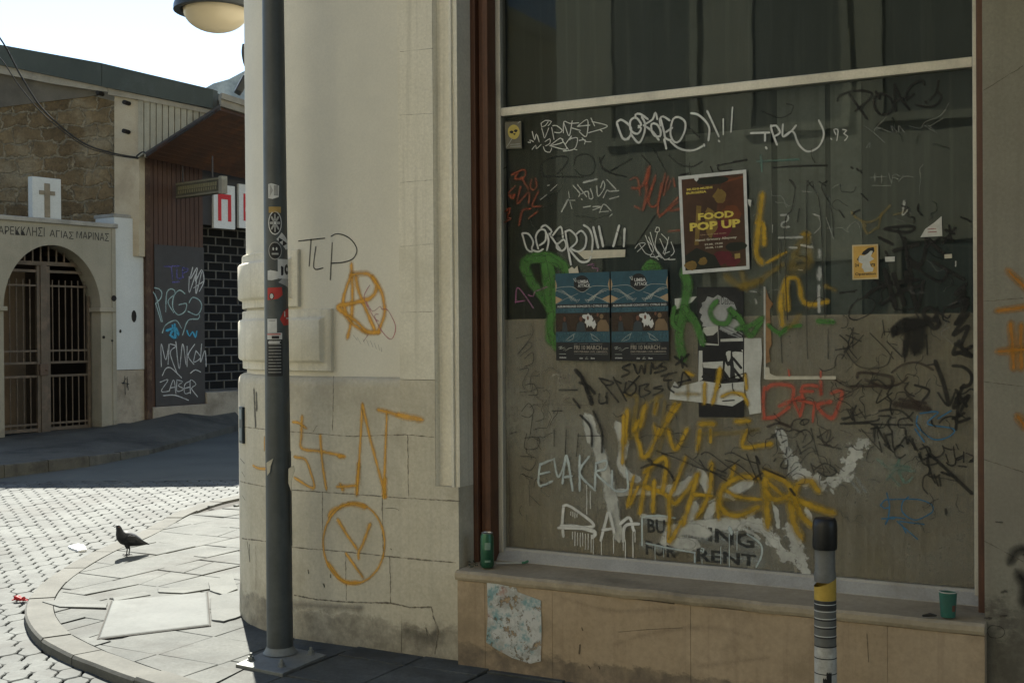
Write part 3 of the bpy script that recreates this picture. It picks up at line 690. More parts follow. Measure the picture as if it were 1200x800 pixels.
for crop, pts, lab in (('I', '22,655 30,600 50,562 70,590 190,560 300,575 410,565 412,655 350,692 180,672', 'wide torn white paper scrap at the foot of the collage'),
                       ('I', '412,338 500,338 505,420 495,560 500,725 440,735 425,650 410,560', 'grey white strip of old paste beside the collage'),
                       ('I', '50,133 165,122 140,150 100,172 52,190', 'white paper corner left of the collage')):
    sheet_poly(SW, DG, crop, pts, nl() + .0006, 'paper_scrap', W_scr, None, lab, 'paper scrap', group='paper scraps on the window')
    LAYER[0] += 5
LAYER[0] += 6
g(Kt, [('I', '260,600 290,590 280,570;350,575 355,610 390,640;300,665 360,660;300,560 420,520 380,560;205,520 250,540 300,530 330,560', 1.6)], 1.4, 'black specks over the scraps')
sheet_poly(SW, DG, 'I', '513,70 522,72 524,548 515,550', nl(), 'paper_scrap', M_paperW, None, 'narrow upright white strip on the brown torn edge', 'paper scrap', group='paper scraps on the window'); LAYER[0] += 4
sheet_poly(SW, DG, 'I', '524,78 540,130 562,160 545,190 550,290 555,370 540,400 548,460 525,470', nl(), 'paper_scrap', M_brown, None, 'brown torn strip of paper right of the collage', 'paper scrap', group='paper scraps on the window'); LAYER[0] += 4
sheet_poly(SW, DG, 'N', '92,0 118,0 122,40 160,56 534,56 534,76 92,78', nl(), 'paper_scrap', M_paperC, None, 'long cream paper strip above the coral tag', 'paper scrap', group='paper scraps on the window'); LAYER[0] += 4
sheet_poly(SW, DG, 'E', '408,240 470,232 714,227 711,273 458,287', nl(), 'paper_scrap', M_paperC, None, 'cream arrow-shaped strip above the two blue posters', 'paper scrap', group='paper scraps on the window'); LAYER[0] += 4
sheet_poly(SW, DG, 'E', '358,350 380,335 395,348 414,328 423,376 362,374', nl(), 'paper_scrap', M_paperC, None, 'small ragged cream scrap at the corner of the left blue poster', 'paper scrap', group='paper scraps on the window'); LAYER[0] += 4
# ---- green over the collage
g(GR, [('I', '100,0 118,60 100,170 75,330 92,440', 12), ('I', '60,235 130,225', 11), ('I', '100,185 160,260 195,360', 10), ('I', '50,180 40,260 80,300', 6), ('I', '265,150 235,200 262,252 320,260 345,205 330,180 390,240 420,300 450,325 500,250', 7.5), ('I', '540,272 590,310 624,300', 6), ('J', '180,770 210,735 275,725', 5), ('J', '360,705 425,708', 7), ('J', '-20,740 30,730 60,715 95,690', 7)], 9, 'green spray letters across the torn posters')
# ---- ochre over everything
WIDE = 1.62
g(YE, [('J', '95,115 82,230 68,380 92,430', 8), ('J', '75,245 100,255 105,345', 7), ('J', '118,430 205,383', 5), ('J', '310,300 290,300', 7), ('J', '208,510 182,600 190,720', 7), ('J', '215,650 212,520 262,510 282,600 320,628 395,615', 7), ('I', '285,500 275,570 250,670', 7), ('I', '207,580 205,670', 7), ('I', '300,640 345,622 405,632 430,680', 6), ('I', '420,530 425,600', 5), ('I', '110,518 140,528', 7), ('I', '375,772 432,768', 8), ('I', '185,785 250,782', 8)], 7, 'ochre spray letters')
g(YEf, [('J', '90,510 190,440', 7), ('J', '300,310 260,370 235,460 310,440 305,310', 11), ('J', '250,400 310,420', 10), ('J', '270,680 225,730', 9), ('J', '10,540 80,520', 10), ('I', '320,20 370,60 420,70 500,40', 9), ('I', '400,0 425,80', 8), ('I', '62,628 178,628', 6), ('I', '120,580 120,655', 5), ('J', '390,540 440,560', 6), ('K', '780,420 690,470', 5), ('K', '510,420 580,440 560,640', 7), ('K', '740,430 735,560;800,470 780,640;560,520 545,700', 6), ('M', '380,40 560,32 700,15', 6), ('M', '190,20 150,140', 6), ('M', '0,60 40,20', 6), ('M', '380,370 480,390 640,395', 6)], 8, 'thin ochre spray')
g(YE, [('K', '505,540 490,790', 7.5), ('K', '645,500 610,655', 8.8), ('K', '735,485 720,560', 6.2), ('K', '875,490 800,650 745,740 720,660', 7.5), ('K', '915,490 820,620', 6.2), ('M', '20,10 48,100 65,165 105,140 155,15', 6.9), ('M', '205,15 245,125 310,15', 6.9), ('M', '380,20 370,125', 6.9), ('M', '440,15 440,80', 5.0), ('M', '640,20 620,110 770,92', 7.5), ('K', '560,690 590,620', 7.5)], 5.5, 'ochre zigzag scribble')
g(YE, [('M', '100,235 75,320 52,470', 7.5), ('M', '75,250 165,175 198,190 178,350', 8.1), ('M', '75,330 150,350 190,370 240,420 300,360 370,260', 7.5), ('M', '130,300 122,460', 6.9), ('M', '300,170 240,340', 6.2), ('M', '250,300 212,400 215,500 212,630 275,525', 7.5), ('M', '365,270 330,400 290,530', 8.1), ('M', '445,205 430,370 365,495', 8.1), ('M', '350,370 440,378', 6.2), ('M', '570,215 545,310', 6.9), ('M', '690,282 610,275 520,320 490,400 520,470 600,485 700,440', 8.8), ('M', '515,345 600,385 720,400', 6.2), ('M', '480,400 484,495', 7.5), ('M', '740,290 745,400 755,540', 11.2), ('M', '740,250 850,300 885,365 790,400 745,350', 10.0), ('M', '770,315 860,395', 7.5), ('M', '1035,350 990,300 930,310 900,380 935,480 1000,540', 10.0), ('M', '905,395 1000,435 1110,470', 10.0), ('M', '880,420 900,530 935,600', 11.2), ('M', '0,420 40,330', 7.5), ('L', '470,30 465,260', 6.2), ('L', '520,330 490,470', 6.2)], 6, 'large ochre spray word WAVHOPS')
# ---- coral
WIDE = 1.5
g(CO, [('N', '100,140 130,112 200,108 265,125 268,180', 5.5), ('N', '88,130 80,220 88,315', 5.5), ('N', '88,318 160,308 240,250', 6), ('N', '185,242 240,218 330,192 312,300', 6), ('N', '265,195 310,300', 5), ('N', '300,205 420,232', 5), ('N', '325,185 330,118 425,122 440,170', 5), ('N', '440,90 445,165', 4.5), ('N', '320,152 390,150', 5), ('N', '510,160 572,148 552,235 505,318 420,240 500,215', 6), ('N', '400,220 390,340', 4), ('N', '240,20 244,50;440,30 440,60', 3.5)], 5.5, 'coral red tag')
g(ORr, [('D', '105,100 150,80 200,60 215,90 190,130 130,130 150,90', 3), ('D', '180,120 235,210', 3), ('D', '260,140 250,200 270,220 300,190 290,130', 2.6), ('D', '90,262 115,282 127,258', 4.5), ('D', '175,195 150,325 235,240 240,320', 3), ('D', '315,230 265,340 330,345', 3), ('D', '165,490 190,380 250,365', 3.2), ('D', '240,440 310,385', 2.6), ('D', '50,390 95,360 75,430 100,440 50,470', 2.4), ('D', '80,240 130,190', 1.6)], 2.8, 'worn orange tag')
g(ORr, [('F', '60,190 110,180 130,300', 3), ('F', '75,250 140,240 200,95', 4), ('F', '190,110 170,250', 6), ('F', '180,250 150,400', 3), ('F', '150,410 180,330 240,160', 3), ('F', '240,180 190,350 250,370 310,150', 3), ('F', '280,220 260,440 350,390', 3), ('F', '330,170 300,300', 3), ('F', '400,320 270,460', 3), ('F', '420,400 340,410 400,350', 3.5), ('F', '335,562 420,552', 3), ('F', '350,200 330,260;370,180 380,240', 3), ('F', '90,380 130,400', 3)], 3, 'scrubbed orange red tag')
# ---- white tags
WIDE = 1.38
g(W, [('A', '255,270 275,275 270,250 300,265;290,180 310,250 325,200 350,270 335,215;370,150 385,200 395,235 430,150;365,110 400,85 430,85 400,130 370,140 365,110;430,85 455,95 425,130;455,145 475,245;465,130 500,130 545,170 520,190 480,185;555,190 560,95 610,110 685,105;560,110 575,150 605,215 630,90;630,150 700,170;675,135 760,80 750,220 690,180;675,135 780,125;790,65 820,130;800,95 930,135 770,190;870,165 885,178'),
      ('A', '290,330 320,295 325,325 365,290;385,310 400,345 440,355 455,320;400,265 440,240 440,280 405,300;440,300 530,235 550,270 450,300;440,300 580,330 545,250;570,290 625,215 610,250;560,345 650,325 675,235 620,240;555,345 600,340 580,310;650,330 670,335;690,255 740,250 735,285;715,235 750,265 790,265')], 1.15, 'thin white two line tag')
g(W, [('B', '160,235 205,350 250,355;160,225 190,205 235,230 270,270 265,330 240,355;330,265 350,245 310,190 265,215 270,290 320,315 350,275 330,255;305,190 305,165 340,160 400,200;270,320 330,385 370,320 380,240 355,185;370,250 430,290 485,360;390,235 440,200 460,150 475,200;430,290 430,240 470,240 500,290 495,335 455,330 430,290;500,250 495,200 520,180 570,210;500,195 525,290 540,350 580,365;545,300 590,270;530,360 545,430'),
      ('B', '580,265 600,200 640,185 690,220 690,290 650,370 610,380 580,330 580,265;580,375 630,420 700,445 770,440 840,405;740,155 790,165 845,210 880,270 875,365;865,140 910,235 955,335;955,370 960,375;840,400 842,408', 2.5), ('B', '990,200 990,320;1062,110 1050,300', 1.8)], 2.7, 'bold white marker tag')
g(W, [('C', '90,328 180,325;160,330 160,365;165,400 168,405;190,290 195,320 220,385;190,295 215,290 235,325 205,345', 2.6), ('C', '250,285 250,345 290,320 315,290;260,340 300,320 330,385 375,420 430,395 455,330 430,265', 2.4), ('C', '490,355 495,360;515,335 505,310 525,310 525,335 520,365;550,310 570,315 555,330 575,345 560,365', 1.3)], 2.4, 'white marker tag ending in 93')
g(K, [('C', '525,165 535,140 590,120 650,115 695,130 680,160 615,215;585,135 670,255;740,130 710,150 710,200 745,235 790,220 800,180 780,145 740,130;715,120 735,155;815,215 810,150 810,85;810,85 840,150 885,210;800,175 855,150;870,160 870,130 900,85 950,65 960,85;870,160 905,132;1030,65 1020,120 985,160;920,185 960,195 1010,190 1045,150 1020,115;965,170 970,174')], 2.7, 'black tag ROAS')
g(Wff, [('C', '655,290 700,320 760,375;770,245 710,310 745,300;705,320 725,300 800,325 790,290 830,325 830,290 860,325;880,290 940,305 960,275 1040,240 1080,180;960,290 1025,330 980,290;985,295 1050,255;690,550 770,545;710,530 712,570;745,540 745,575;780,530 795,580 800,550 830,560;830,570 860,545 905,550;700,590 790,592', 1), ('C', '670,400 685,375 685,400', 1.4), ('H', '250,292 262,288 270,285 276,292', 1.6), ('P', '480,600 500,650 530,620;480,680 540,650;500,690 560,740;510,600 520,660;455,690 500,650 490,710', 1)], 1, 'thin white scratched letters')
g(Wf, [('D', '670,160 770,135', 3.6), ('D', '585,185 640,250 630,270;620,180 690,270;650,250 700,230 710,285 740,280 720,210;770,190 780,270 830,200 820,150 800,200;850,140 920,215;820,280 850,220 870,230;880,230 940,225;870,290 940,270;650,290 655,294', 2.2), ('D', '665,355 720,345;740,350 800,350 740,375;790,395 825,330 880,380;790,390 860,385;870,425 888,408', 2), ('D', '550,230 555,280', 1.6), ('D', '545,295 495,388', 3), ('D', '535,300 600,300;560,310 575,365', 1.6), ('D', '330,295 380,255;410,225 460,178;385,185 400,182', 1.6)], 2, 'worn white tag')
g(W, [('E', '70,130 100,225 130,240;75,125 110,130 140,180 130,225 170,240 200,225;170,220 155,150 180,105 215,110 215,170 180,200;190,90 215,75 255,115 225,140;225,230 235,170 220,120;240,130 310,230;260,140 310,85 325,150;290,195 330,165 345,205 320,235 285,215 290,190;340,120 365,105 405,140 410,180 370,220;340,115 355,215 375,320;410,130 440,110 470,150 460,215 420,240 380,225;365,225 430,300 480,300 500,270', 2.4), ('E', '455,75 490,100 510,160 505,240', 2.4), ('E', '515,90 545,215;550,85 575,205;675,80 640,205;710,100 705,205', 3)], 2.4, 'second bold white marker tag')
g(W, [('E', '775,220 800,190 840,190 790,240;800,190 840,250 870,260;840,140 880,240 920,290;870,120 900,220 940,280;850,170 880,200;910,90 900,115 925,115 925,90 910,88;915,120 900,200 925,260 900,280;940,130 980,180 950,250 990,240;930,160 960,230;920,240 960,290 990,280;985,150 960,260;860,150 890,230 870,270 930,270;1000,180 1020,240 1000,265;985,290 1025,288')], .95, 'thin white tangled tag')
g(PU, [('E', '30,560 45,465 140,590;25,555 85,545;110,510 140,520 150,490 225,462', 1.8), ('E', '480,325 520,318 505,340 545,345 540,362', 1.5)], 1.7, 'mauve letter A and squiggles')
g(Wf, [('J', '185,210 215,210 215,235 190,245 190,265 220,265', 3.4), ('J', '175,315 285,313', 3.4), ('J', '225,360 258,362', 3), ('J', '280,350 330,360', 4), ('J', '340,205 365,215', 3), ('J', '340,295 370,260 362,220', 1.4), ('J', '395,220 430,320', 1), ('J', '285,98 330,102', 1), ('J', '145,255 145,290', 1.2), ('J', '365,465 365,500', 8), ('J', '362,540 362,660', 5), ('J', '365,380 366,400', 6), ('J', '265,465 285,467', 2), ('J', '35,150 45,160', 4), ('J', '65,605 70,620;40,565 70,568', 3), ('P', '325,70 312,130 342,100', 3), ('P', '320,65 316,100', 4), ('P', '562,345 562,368', 2)], 3, 'white smudges')
# ---- black
g(Kt, [('J', '230,45 250,80 235,180 205,240 205,480 215,700;315,60 305,100 305,700 310,880;315,60 360,130 375,300 380,480 390,690;400,50 375,80 420,180 430,310;180,320 180,480;405,740 405,880;185,770 190,900;270,180 262,240;520,740 520,830', 1.3)], 1.3, 'long black vertical drips')
g(K, [('K', '530,175 470,205 525,240 465,275;560,180 590,250 620,190 640,250 650,170;690,250 700,165 720,215 780,170;720,245 815,215 770,190', 2.7), ('K', '110,230 165,300 230,480', 6), ('K', '140,320 200,345 250,400', 4), ('K', '290,410 290,480 350,470 340,430;290,285 340,340 400,320 290,285;350,400 350,480;340,350 440,470;400,280 500,460;410,300 460,325;500,320 490,390 530,420 575,380 570,330 520,310;480,400 600,270', 2.3), ('K', '610,345 680,330 640,370 690,395 610,430 605,345;775,345 710,365 790,375 710,420', 2), ('K', '775,270 890,240;830,250 790,300 850,300;830,300 830,360 870,395;870,350 920,350 945,240 1000,300;905,320 990,300', 2.6), ('K', '880,120 970,190;985,100 890,180;930,120 940,200', 3.2)], 2.5, 'black tag SWAG and a scrawled word')
g(Kt, [('H', '140,40 150,90 75,190 130,130 145,150 85,200;110,210 150,180 150,230 110,250;85,265 130,260 100,330 110,360;115,340 155,335 175,385 130,390;95,470 130,430 155,470 130,500 95,490;150,490 135,600;110,600 180,600 170,650 110,650 120,580;90,690 165,700 140,760 95,740;100,780 150,800;70,110 140,90;40,580 70,570', 1), ('H', '255,560 255,640;315,560 310,680;375,580 365,690;245,467 295,467', 1.4), ('H', '280,365 370,365', 1.8), ('H', '370,590 500,590', 1), ('L', '30,380 40,340 70,360;10,420 60,470;20,130 50,150;5,370 10,470', 1)], 1, 'column of thin black scrawl')
g(paint('red brown marker', (.07, .03, .022), .8, .5, .3, 40), [('H', '285,280 285,330;310,290 310,330;285,305 310,305;330,290 330,340;330,400 300,420 340,430;170,400 200,420', 2), ('H', '160,435 420,440', .8), ('N', '540,70 600,95 640,60;640,200 690,130;560,390 640,420 600,440', 1.6)], 1.6, 'faint red brown letters')
g(K, [('H', '385,490 435,550 440,640', 3.2), ('H', '448,470 490,570 490,670', 3), ('H', '370,270 400,330 420,380', 3), ('H', '350,410 380,450', 3)], 3, 'black drips over the white paint')
g(BW, [('L', '60,265 55,370 120,350;60,268 130,240;60,315 105,305;130,250 150,330 190,240;170,360 190,225 220,395;180,330 215,325;255,225 255,395;300,230 255,310 330,395;335,260 330,385;335,262 385,250 380,290 335,310 420,390;415,300 420,390 490,390 485,295', 3.6)], 3.6, 'pale letters EVA KRU')
g(W, [('L', '175,475 168,570', 3.4), ('L', '175,472 210,475 325,570 165,570', 3.6), ('L', '170,575 175,620', 3.6), ('L', '165,575 240,575 330,600 320,625', 5), ('L', '360,640 380,560 400,505 425,600;370,590 425,582', 3.8), ('L', '455,560 500,530 520,590', 4), ('L', '470,645 480,570 545,560', 4), ('L', '150,580 300,585', 3)], 3.6, 'dripping white letters RAM',
  drips=[(620 + x / 4.211, 480 + y / 4.211, l, 1.1) for x, y, l in ((220, 600, 8), (232, 600, 16), (245, 605, 14), (258, 605, 16), (270, 605, 15), (283, 610, 18), (297, 610, 18), (312, 615, 20), (322, 615, 22), (362, 635, 18), (422, 620, 20), (470, 640, 12), (480, 640, 22), (518, 600, 30), (212, 500, 4), (222, 502, 5), (232, 505, 6), (242, 510, 4), (290, 370, 34), (680, 600, 12), (528, 590, 14), (308, 400, 20))])
g(Kf, [('N', '285,420 350,390 390,450 330,500;380,380 420,540 440,590;420,440 500,390 480,470 420,430;430,480 570,510;310,540 380,500 410,540;400,640 470,600 540,650 480,680 420,650;430,380 450,460;290,470 320,540;350,420 330,470;470,620 500,660;380,600 400,660', 2)], 2, 'faint grey tag')
g(BR, [('N', '110,370 180,350 250,372', 3.5), ('N', '160,330 240,370', 2.5)], 3, 'brown smear')
g(Kt, [('N', '200,470 225,455;230,500 225,540;135,430 160,415;130,440 160,430', 2), ('N', '580,330 630,310;640,250 650,300 700,280;590,355 745,350;680,260 720,320;610,270 640,330;680,390 690,400', 1.6), ('N', '20,700 75,660;80,630 220,690', 2.2), ('N', '40,560 60,600', 2.6), ('N', '150,585 160,570;210,580 190,620 230,630 235,580', 2), ('N', '330,330 310,350 340,360 370,330 330,325', 1.6), ('N', '210,690 300,620', 1.2), ('M', '140,130 250,170 400,230 380,180', 1.4), ('M', '390,150 430,140 540,220 640,290', 1.4), ('M', '400,230 520,270;440,240 530,295;460,225 530,255', 1.8), ('M', '520,150 560,140 640,180 700,200', 1.4), ('M', '640,150 700,300', 1.8), ('M', '690,160 720,290', 2.4), ('M', '520,180 600,210 690,290;600,180 500,250', 1.3), ('M', '60,225 120,205 200,230 240,290', 2.8), ('M', '100,180 115,192', 4), ('M', '880,340 905,372', 3.4), ('M', '170,150 240,140;300,150 420,230', 1.2)], 1.5, 'black scribbles')
WIDE = 1.75
g(K, [('P', '275,295 385,265;320,240 350,400 360,430', 4), ('P', '430,240 400,360 340,330;430,240 520,325', 4), ('P', '240,190 330,180 370,190 330,210 230,195;205,235 265,265', 3), ('P', '140,510 220,460 390,430', 3.6), ('P', '230,390 280,560;270,410 320,540;330,400 380,560', 5), ('P', '220,545 300,490 390,460;410,440 390,555', 4), ('P', '410,400 490,440 530,390;460,350 600,430', 3), ('P', '500,260 560,190;530,180 540,240;515,200 555,215', 2.4), ('P', '400,390 350,360;370,430 340,420', 3), ('P', '120,30 150,60;15,105 40,140;20,490 90,488', 1.2)], 4, 'big black spray tag')
g(K, [('P', '610,450 560,500 605,490 540,560 620,540 560,640 620,590 550,690 620,650 590,740 640,790 570,770', 3.6), ('P', '600,470 610,560;580,520 620,520', 3), ('Q', '480,0 460,50 530,20;470,10 520,45', 4), ('Q', '460,95 500,100 530,130 525,165 490,180', 3.4), ('Q', '500,170 460,260 520,210 470,310 520,300;470,340 480,220;470,190 510,250;460,300 500,280', 3.2)], 3.4, 'tall black scribble by the frame')
g(K, [('P', '270,665 335,625 325,780;280,680 330,660', 6), ('P', '360,640 390,650 378,745', 14), ('P', '350,640 420,630', 8), ('P', '420,610 412,580 440,562 475,590 452,620 430,608', 4.5), ('P', '430,620 460,658 486,640 470,612', 4.5), ('P', '275,660 270,690', 5)], 4, 'black spray figure eight with drips', drips=[(1061, 410, 14, 1.6), (1072, 402, 14, 1.4), (1077, 404, 8, 1.2)])
g(Kt, [('P', '60,590 80,545 140,515 185,540 160,590 90,620 60,600;220,620 230,690;20,690 60,730 40,770;85,655 60,740 100,800;0,760 80,740 130,690;160,680 230,750 270,800;50,690 120,720;30,800 90,700', 1.2), ('Q', '30,20 80,90 140,105 200,90 220,40;200,0 260,60', 1.2), ('J', '460,575 540,560;545,600 510,650 505,690 540,700', 1.3), ('P', '425,690 430,780', 1.6)], 1.2, 'thin black ovals and crossed lines')
g(YEf, [('P', '75,120 130,160 190,150 255,85;130,180 150,215 190,190;215,120 200,190;120,150 140,180', 2.4), ('P', '75,110 90,140;270,130 330,110', 2)], 2.4, 'small dull yellow scribble')
g(BR, [('Q', '85,140 100,120 220,140 200,180 120,150', 3.4), ('Q', '60,175 230,170 280,140', 2.2), ('Q', '220,120 260,92 320,82 380,110', 2.4), ('Q', '235,245 360,262', 6.5), ('Q', '250,225 350,240', 3), ('Q', '280,210 330,250', 3), ('Q', '0,150 60,180 100,150', 1.6), ('Q', '0,230 90,180', 1.2)], 3, 'brown black tag')
g(K, [('Q', '390,80 420,160 440,240', 4.5), ('Q', '400,200 440,250 465,200', 2), ('Q', '310,170 365,190 340,230', 2.2), ('Q', '180,190 160,240 220,200', 1.4)], 3, 'black loops')
g(Kt, [('Q', '25,300 60,290 80,250;20,320 150,310 170,300;140,322 300,325;170,270 250,268 300,310;170,290 210,290;60,270 75,310', 1.8), ('Q', '150,340 150,370;140,340 160,335;160,330 200,400;190,360 210,410;195,365 215,360;220,350 230,420 270,375;275,350 280,400 290,370;295,390 320,425;300,380 310,420', 2.2), ('Q', '330,420 360,410 370,440 340,460 330,430;325,440 350,480 400,470 360,440', 1.8), ('Q', '340,400 360,430 365,480', 1.4), ('Q', '370,440 450,515 530,590', 3.2), ('Q', '415,510 470,530', 2.4), ('Q', '365,485 380,530 405,520;385,520 400,560;405,530 410,560', 2), ('Q', '430,440 440,470;460,410 470,460 500,450;470,400 480,420;500,430 500,470;510,435 540,450 520,470 540,465;480,485 510,488', 1.4), ('Q', '170,390 180,430;190,400 225,430', 1.6), ('Q', '430,655 432,672', 2.6), ('Q', '100,340 180,430;210,410 225,432', 1)], 1.8, 'jagged black word running downhill')
g(BL, [('Q', '330,280 400,275 360,320 460,340 440,372 380,380 320,330 320,290;310,340 345,390;400,300 450,270', 1.7)], 1.7, 'blue scribble')
g(BL, [('Q', '200,590 210,640 205,690 195,712;175,640 190,620 215,615 320,615 375,635 380,655 370,670 310,695 262,665 262,625 285,605;175,635 190,650 210,645;195,710 215,685 270,690;240,700 280,735 320,770;250,700 345,712;260,715 275,745;180,690 230,690', 1.35)], 1.35, 'blue marker drawing near the cup')
g(TE, [('Q', '165,460 220,500 250,460;200,540 240,500 270,550 300,530;220,480 290,490;210,520 250,560;250,500 310,505', 2.8), ('C', '120,470 330,460;140,440 145,520', 2)], 2.6, 'faded teal scribble')
WIDE = 1.38
rs = random.Random(21)
def scr(x0, y0, x1, y1, n, mat, w, label):
    S = []
    for k in range(n):
        x, y = rs.uniform(x0, x1), rs.uniform(y0, y1); P = []; a = rs.uniform(0, 6.3)
        for t in range(rs.randint(3, 7)):
            P.append('%.1f,%.1f' % (x, y)); a += rs.uniform(-1.3, 1.3); x += rs.uniform(3, 9) * math.cos(a); y += rs.uniform(3, 9) * math.sin(a)
        S.append(('o', ' '.join(P), w))
    g(mat, S, w, label)
scr(600, 430, 660, 620, 16, Kt, .8, 'faint thin black scribbles'); scr(980, 480, 1125, 630, 20, Kf, 1.2, 'faint dark scribbles'); scr(980, 380, 1120, 470, 16, Kf, 1.2, 'faint dark scribbles')
scr(1000, 250, 1135, 370, 14, K, 2.2, 'black strokes'); scr(1040, 430, 1140, 560, 16, K, 2.0, 'black strokes'); scr(960, 380, 1060, 520, 16, Kt, 1.2, 'thin black scribbles')
scr(700, 480, 980, 560, 22, Kt, 1.0, 'thin black scribbles'); scr(900, 470, 1000, 560, 18, BR, 1.4, 'brown scribbles'); scr(600, 150, 1130, 370, 26, Kf, 1.2, 'dark scratches'); scr(880, 200, 1130, 360, 16, Wff, .8, 'pale scratches')
# ================================================================== POSTERS AND STICKERS
P_blue = weathered('printed blue green', (.018, .060, .085), (.03, .085, .115), 5, 60, (.012, .03, .04), .5, 4, .6, .05, .001)
P_blk = flat('poster black', (.010, .011, .013), .6); P_wht = flat('poster white', (.50, .50, .48), .7); P_tan = flat('poster tan', (.34, .24, .14), .7)
P_gry = flat('poster grey print', (.26, .23, .19), .7); P_pal = paint('print pale line', (.42, .44, .40), .4, .8, .15, 50); P_mot = paint('print blue mottling', (.04, .10, .125), .4, .9, .9, 90)
def band_poster(quad, label):
    s = Sheet(SW, DG, quad, 'concert_poster', P_blue, label, 'poster', 'blue concert posters')
    s.poly(P_blk, [[(0, .60), (1, .60), (1, .645), (0, .645)], [(0, .33), (1, .33), (1, .545), (0, .545)], [(0, 0), (1, 0), (1, .21), (0, .21)], ellp(.49, .875, .145, .095, 28)])
    s.poly(P_mot, [[(.01, .55), (.99, .55), (.99, .598), (.01, .598)], [(.01, .215), (.99, .215), (.99, .325), (.01, .325)]])
    s.poly(P_tan, [[(0, .65), (.13, .70), (0, .74)], [(1, .65), (.86, .70), (1, .74)], [(0, .78), (.03, .86), (0, .93)], [(1, .78), (.97, .86), (1, .93)]])
    L = []
    for sgn in (0, 1):
        f = (lambda u: u) if not sgn else (lambda u: 1 - u)
        for k in range(6): L.append([(f(.01 + .05 * k), .80 - .012 * k), (f(.12 + .05 * k), .805 - .02 * k), (f(.22 + .035 * k), .76 - .02 * k), (f(.30 + .03 * k), .68 + .004 * k)])
        L.append([(f(.03), .655), (f(.16), .70), (f(.30), .735), (f(.42), .765)]); L.append([(f(.18), .225), (f(.26), .27), (f(.36), .31)]); L.append([(f(.22), .225), (f(.32), .25), (f(.34), .30)])
    L.append([(.0, .835), (.3, .845), (.5, .78), (.7, .845), (1, .835)])
    s.lines(P_pal, L, .0032)
    s.poly(paint('print dark leaves', (.05, .03, .018), .3, .8, .9, 60), [[(.01, .335), (.99, .335), (.99, .54), (.01, .54)]])
    s.poly(P_wht, [ellp(.62, .455, .07, .075, 18, .7), ellp(.70, .41, .05, .04, 12, .8), ellp(.56, .50, .05, .03, 12, .8)], label='bright gap between trees in the photograph')
    s.poly(flat('poster ochre coat', (.17, .115, .065), .7), [[(.76, .335), (.78, .43), (.83, .465), (.93, .46), (.98, .40), (.99, .335)], ellp(.85, .50, .035, .028, 12)])
    s.poly(flat('poster dusky figures', (.035, .045, .05), .7), [[(.38, .335), (.40, .42), (.46, .45), (.53, .43), (.56, .335)], [(.12, .335), (.13, .44), (.20, .44), (.22, .335)]])
    s.poly(flat('poster skin', (.12, .055, .035), .7), [ellp(.47, .475, .03, .03, 12), ellp(.165, .475, .022, .03, 12), ellp(.60, .485, .02, .025, 10), ellp(.78, .52, .02, .02, 10)])
    s.text(P_wht, [('UMBA', .42, .88, .62, .918), ('ATTACK', .42, .835, .65, .872), ('ALBUM RELEASE CONCERTS / CYPRUS 2023', .03, .608, .97, .632)], bold=.02)
    s.lines(P_pal, [[(.38, .90), (.34, .935), (.38, .94), (.39, .905)]], .006)
    s.text(P_gry, [('FRI 10 MARCH', .34, .125, .85, .175), ('20:30', .87, .125, .96, .148), ('DIO PERAMA LIVE, LIMASSOL', .34, .088, .96, .113)], bold=.02)
    s.text(P_wht, [('tickets', .06, .026, .19, .045), ('soldout', .44, .02, .50, .04), ('live', .65, .02, .72, .04)], bold=.02)
    s.lines(P_pal, [[(.05, .15), (.12, .165), (.06, .13), (.16, .15)], [(.14, .12), (.18, .14), (.17, .11), (.24, .14), (.30, .145)], [(.06, .075), (.18, .075)], [(.55, .02), (.575, .045), (.60, .02), (.55, .025)]], .004)
    s.lines(P_pal, [[(.34, .19), (.40, .192)], [(.44, .19), (.60, .192)], [(.64, .19), (.86, .19)], [(.34, .075), (.96, .075)]], .0016)
    return s
band_poster(cq('E', '280,378 618,366 622,922 286,918'), 'blue black concert poster, left one of the pair, overlapping the green paint')
band_poster(cq('E', '626,366 980,352 990,920 632,922'), 'blue black concert poster, right one of the pair, next to the torn collage')
# food poster
s = Sheet(SW, DG, cq('G', '38,103 508,55 532,745 68,780'), 'food_poster', P_wht, 'white-bordered brown poster with yellow words FOOD POP UP', 'poster')
In = lambda u, v: (.045 + .91 * u, .035 + .93 * v)
q = lambda pl: [In(u, v) for u, v in pl]
s.poly(weathered('poster dark brown', (.035, .018, .010), (.07, .032, .016), 5, 50, None, .5, 4, .6, .05, .001), [q([(0, 0), (1, 0), (1, 1), (0, 1)])])
s.poly(flat('poster rust', (0.072, 0.0259, 0.0115), .7, var=.4, scale=12), [q([(.55, .62), (1, .55), (1, .93), (.72, 1), (.62, .86)])])
s.poly(flat('poster orange', (0.1224, 0.036, 0.0115), .7, var=.35, scale=14), [q(ellp(.78, .57, .17, .10, 22, .25)), q([(.70, .92), (1, .95), (1, .975), (.75, .95)])])
s.poly(flat('poster red', (0.0864, 0.0115, 0.0158), .7, var=.4, scale=14), [q(ellp(.62, .42, .18, .10, 22, .3)), q(ellp(.62, .11, .17, .075, 20, .4)), q(ellp(.78, .06, .12, .05, 18, .4))])
s.poly(flat('poster olive black', (.014, .016, .010), .7), [q(ellp(.50, .955, .26, .045, 22, .2)), q([(0, .0), (0, .16), (.2, .24), (.5, .14), (.6, 0)]), q(ellp(.85, .22, .18, .05, 18, .3))])
s.poly(flat('poster ochre', (.16, .10, .025), .7, var=.35, scale=16), [q([(.17, .27), (.24, .27), (.31, .69), (.23, .70)]), q(ellp(.62, .78, .10, .075, 20, .5)), q(ellp(.10, .05, .10, .05, 14, .5)), q(ellp(.30, .09, .07, .04, 14, .5)), q(ellp(.45, .50, .10, .16, 16, .4))])
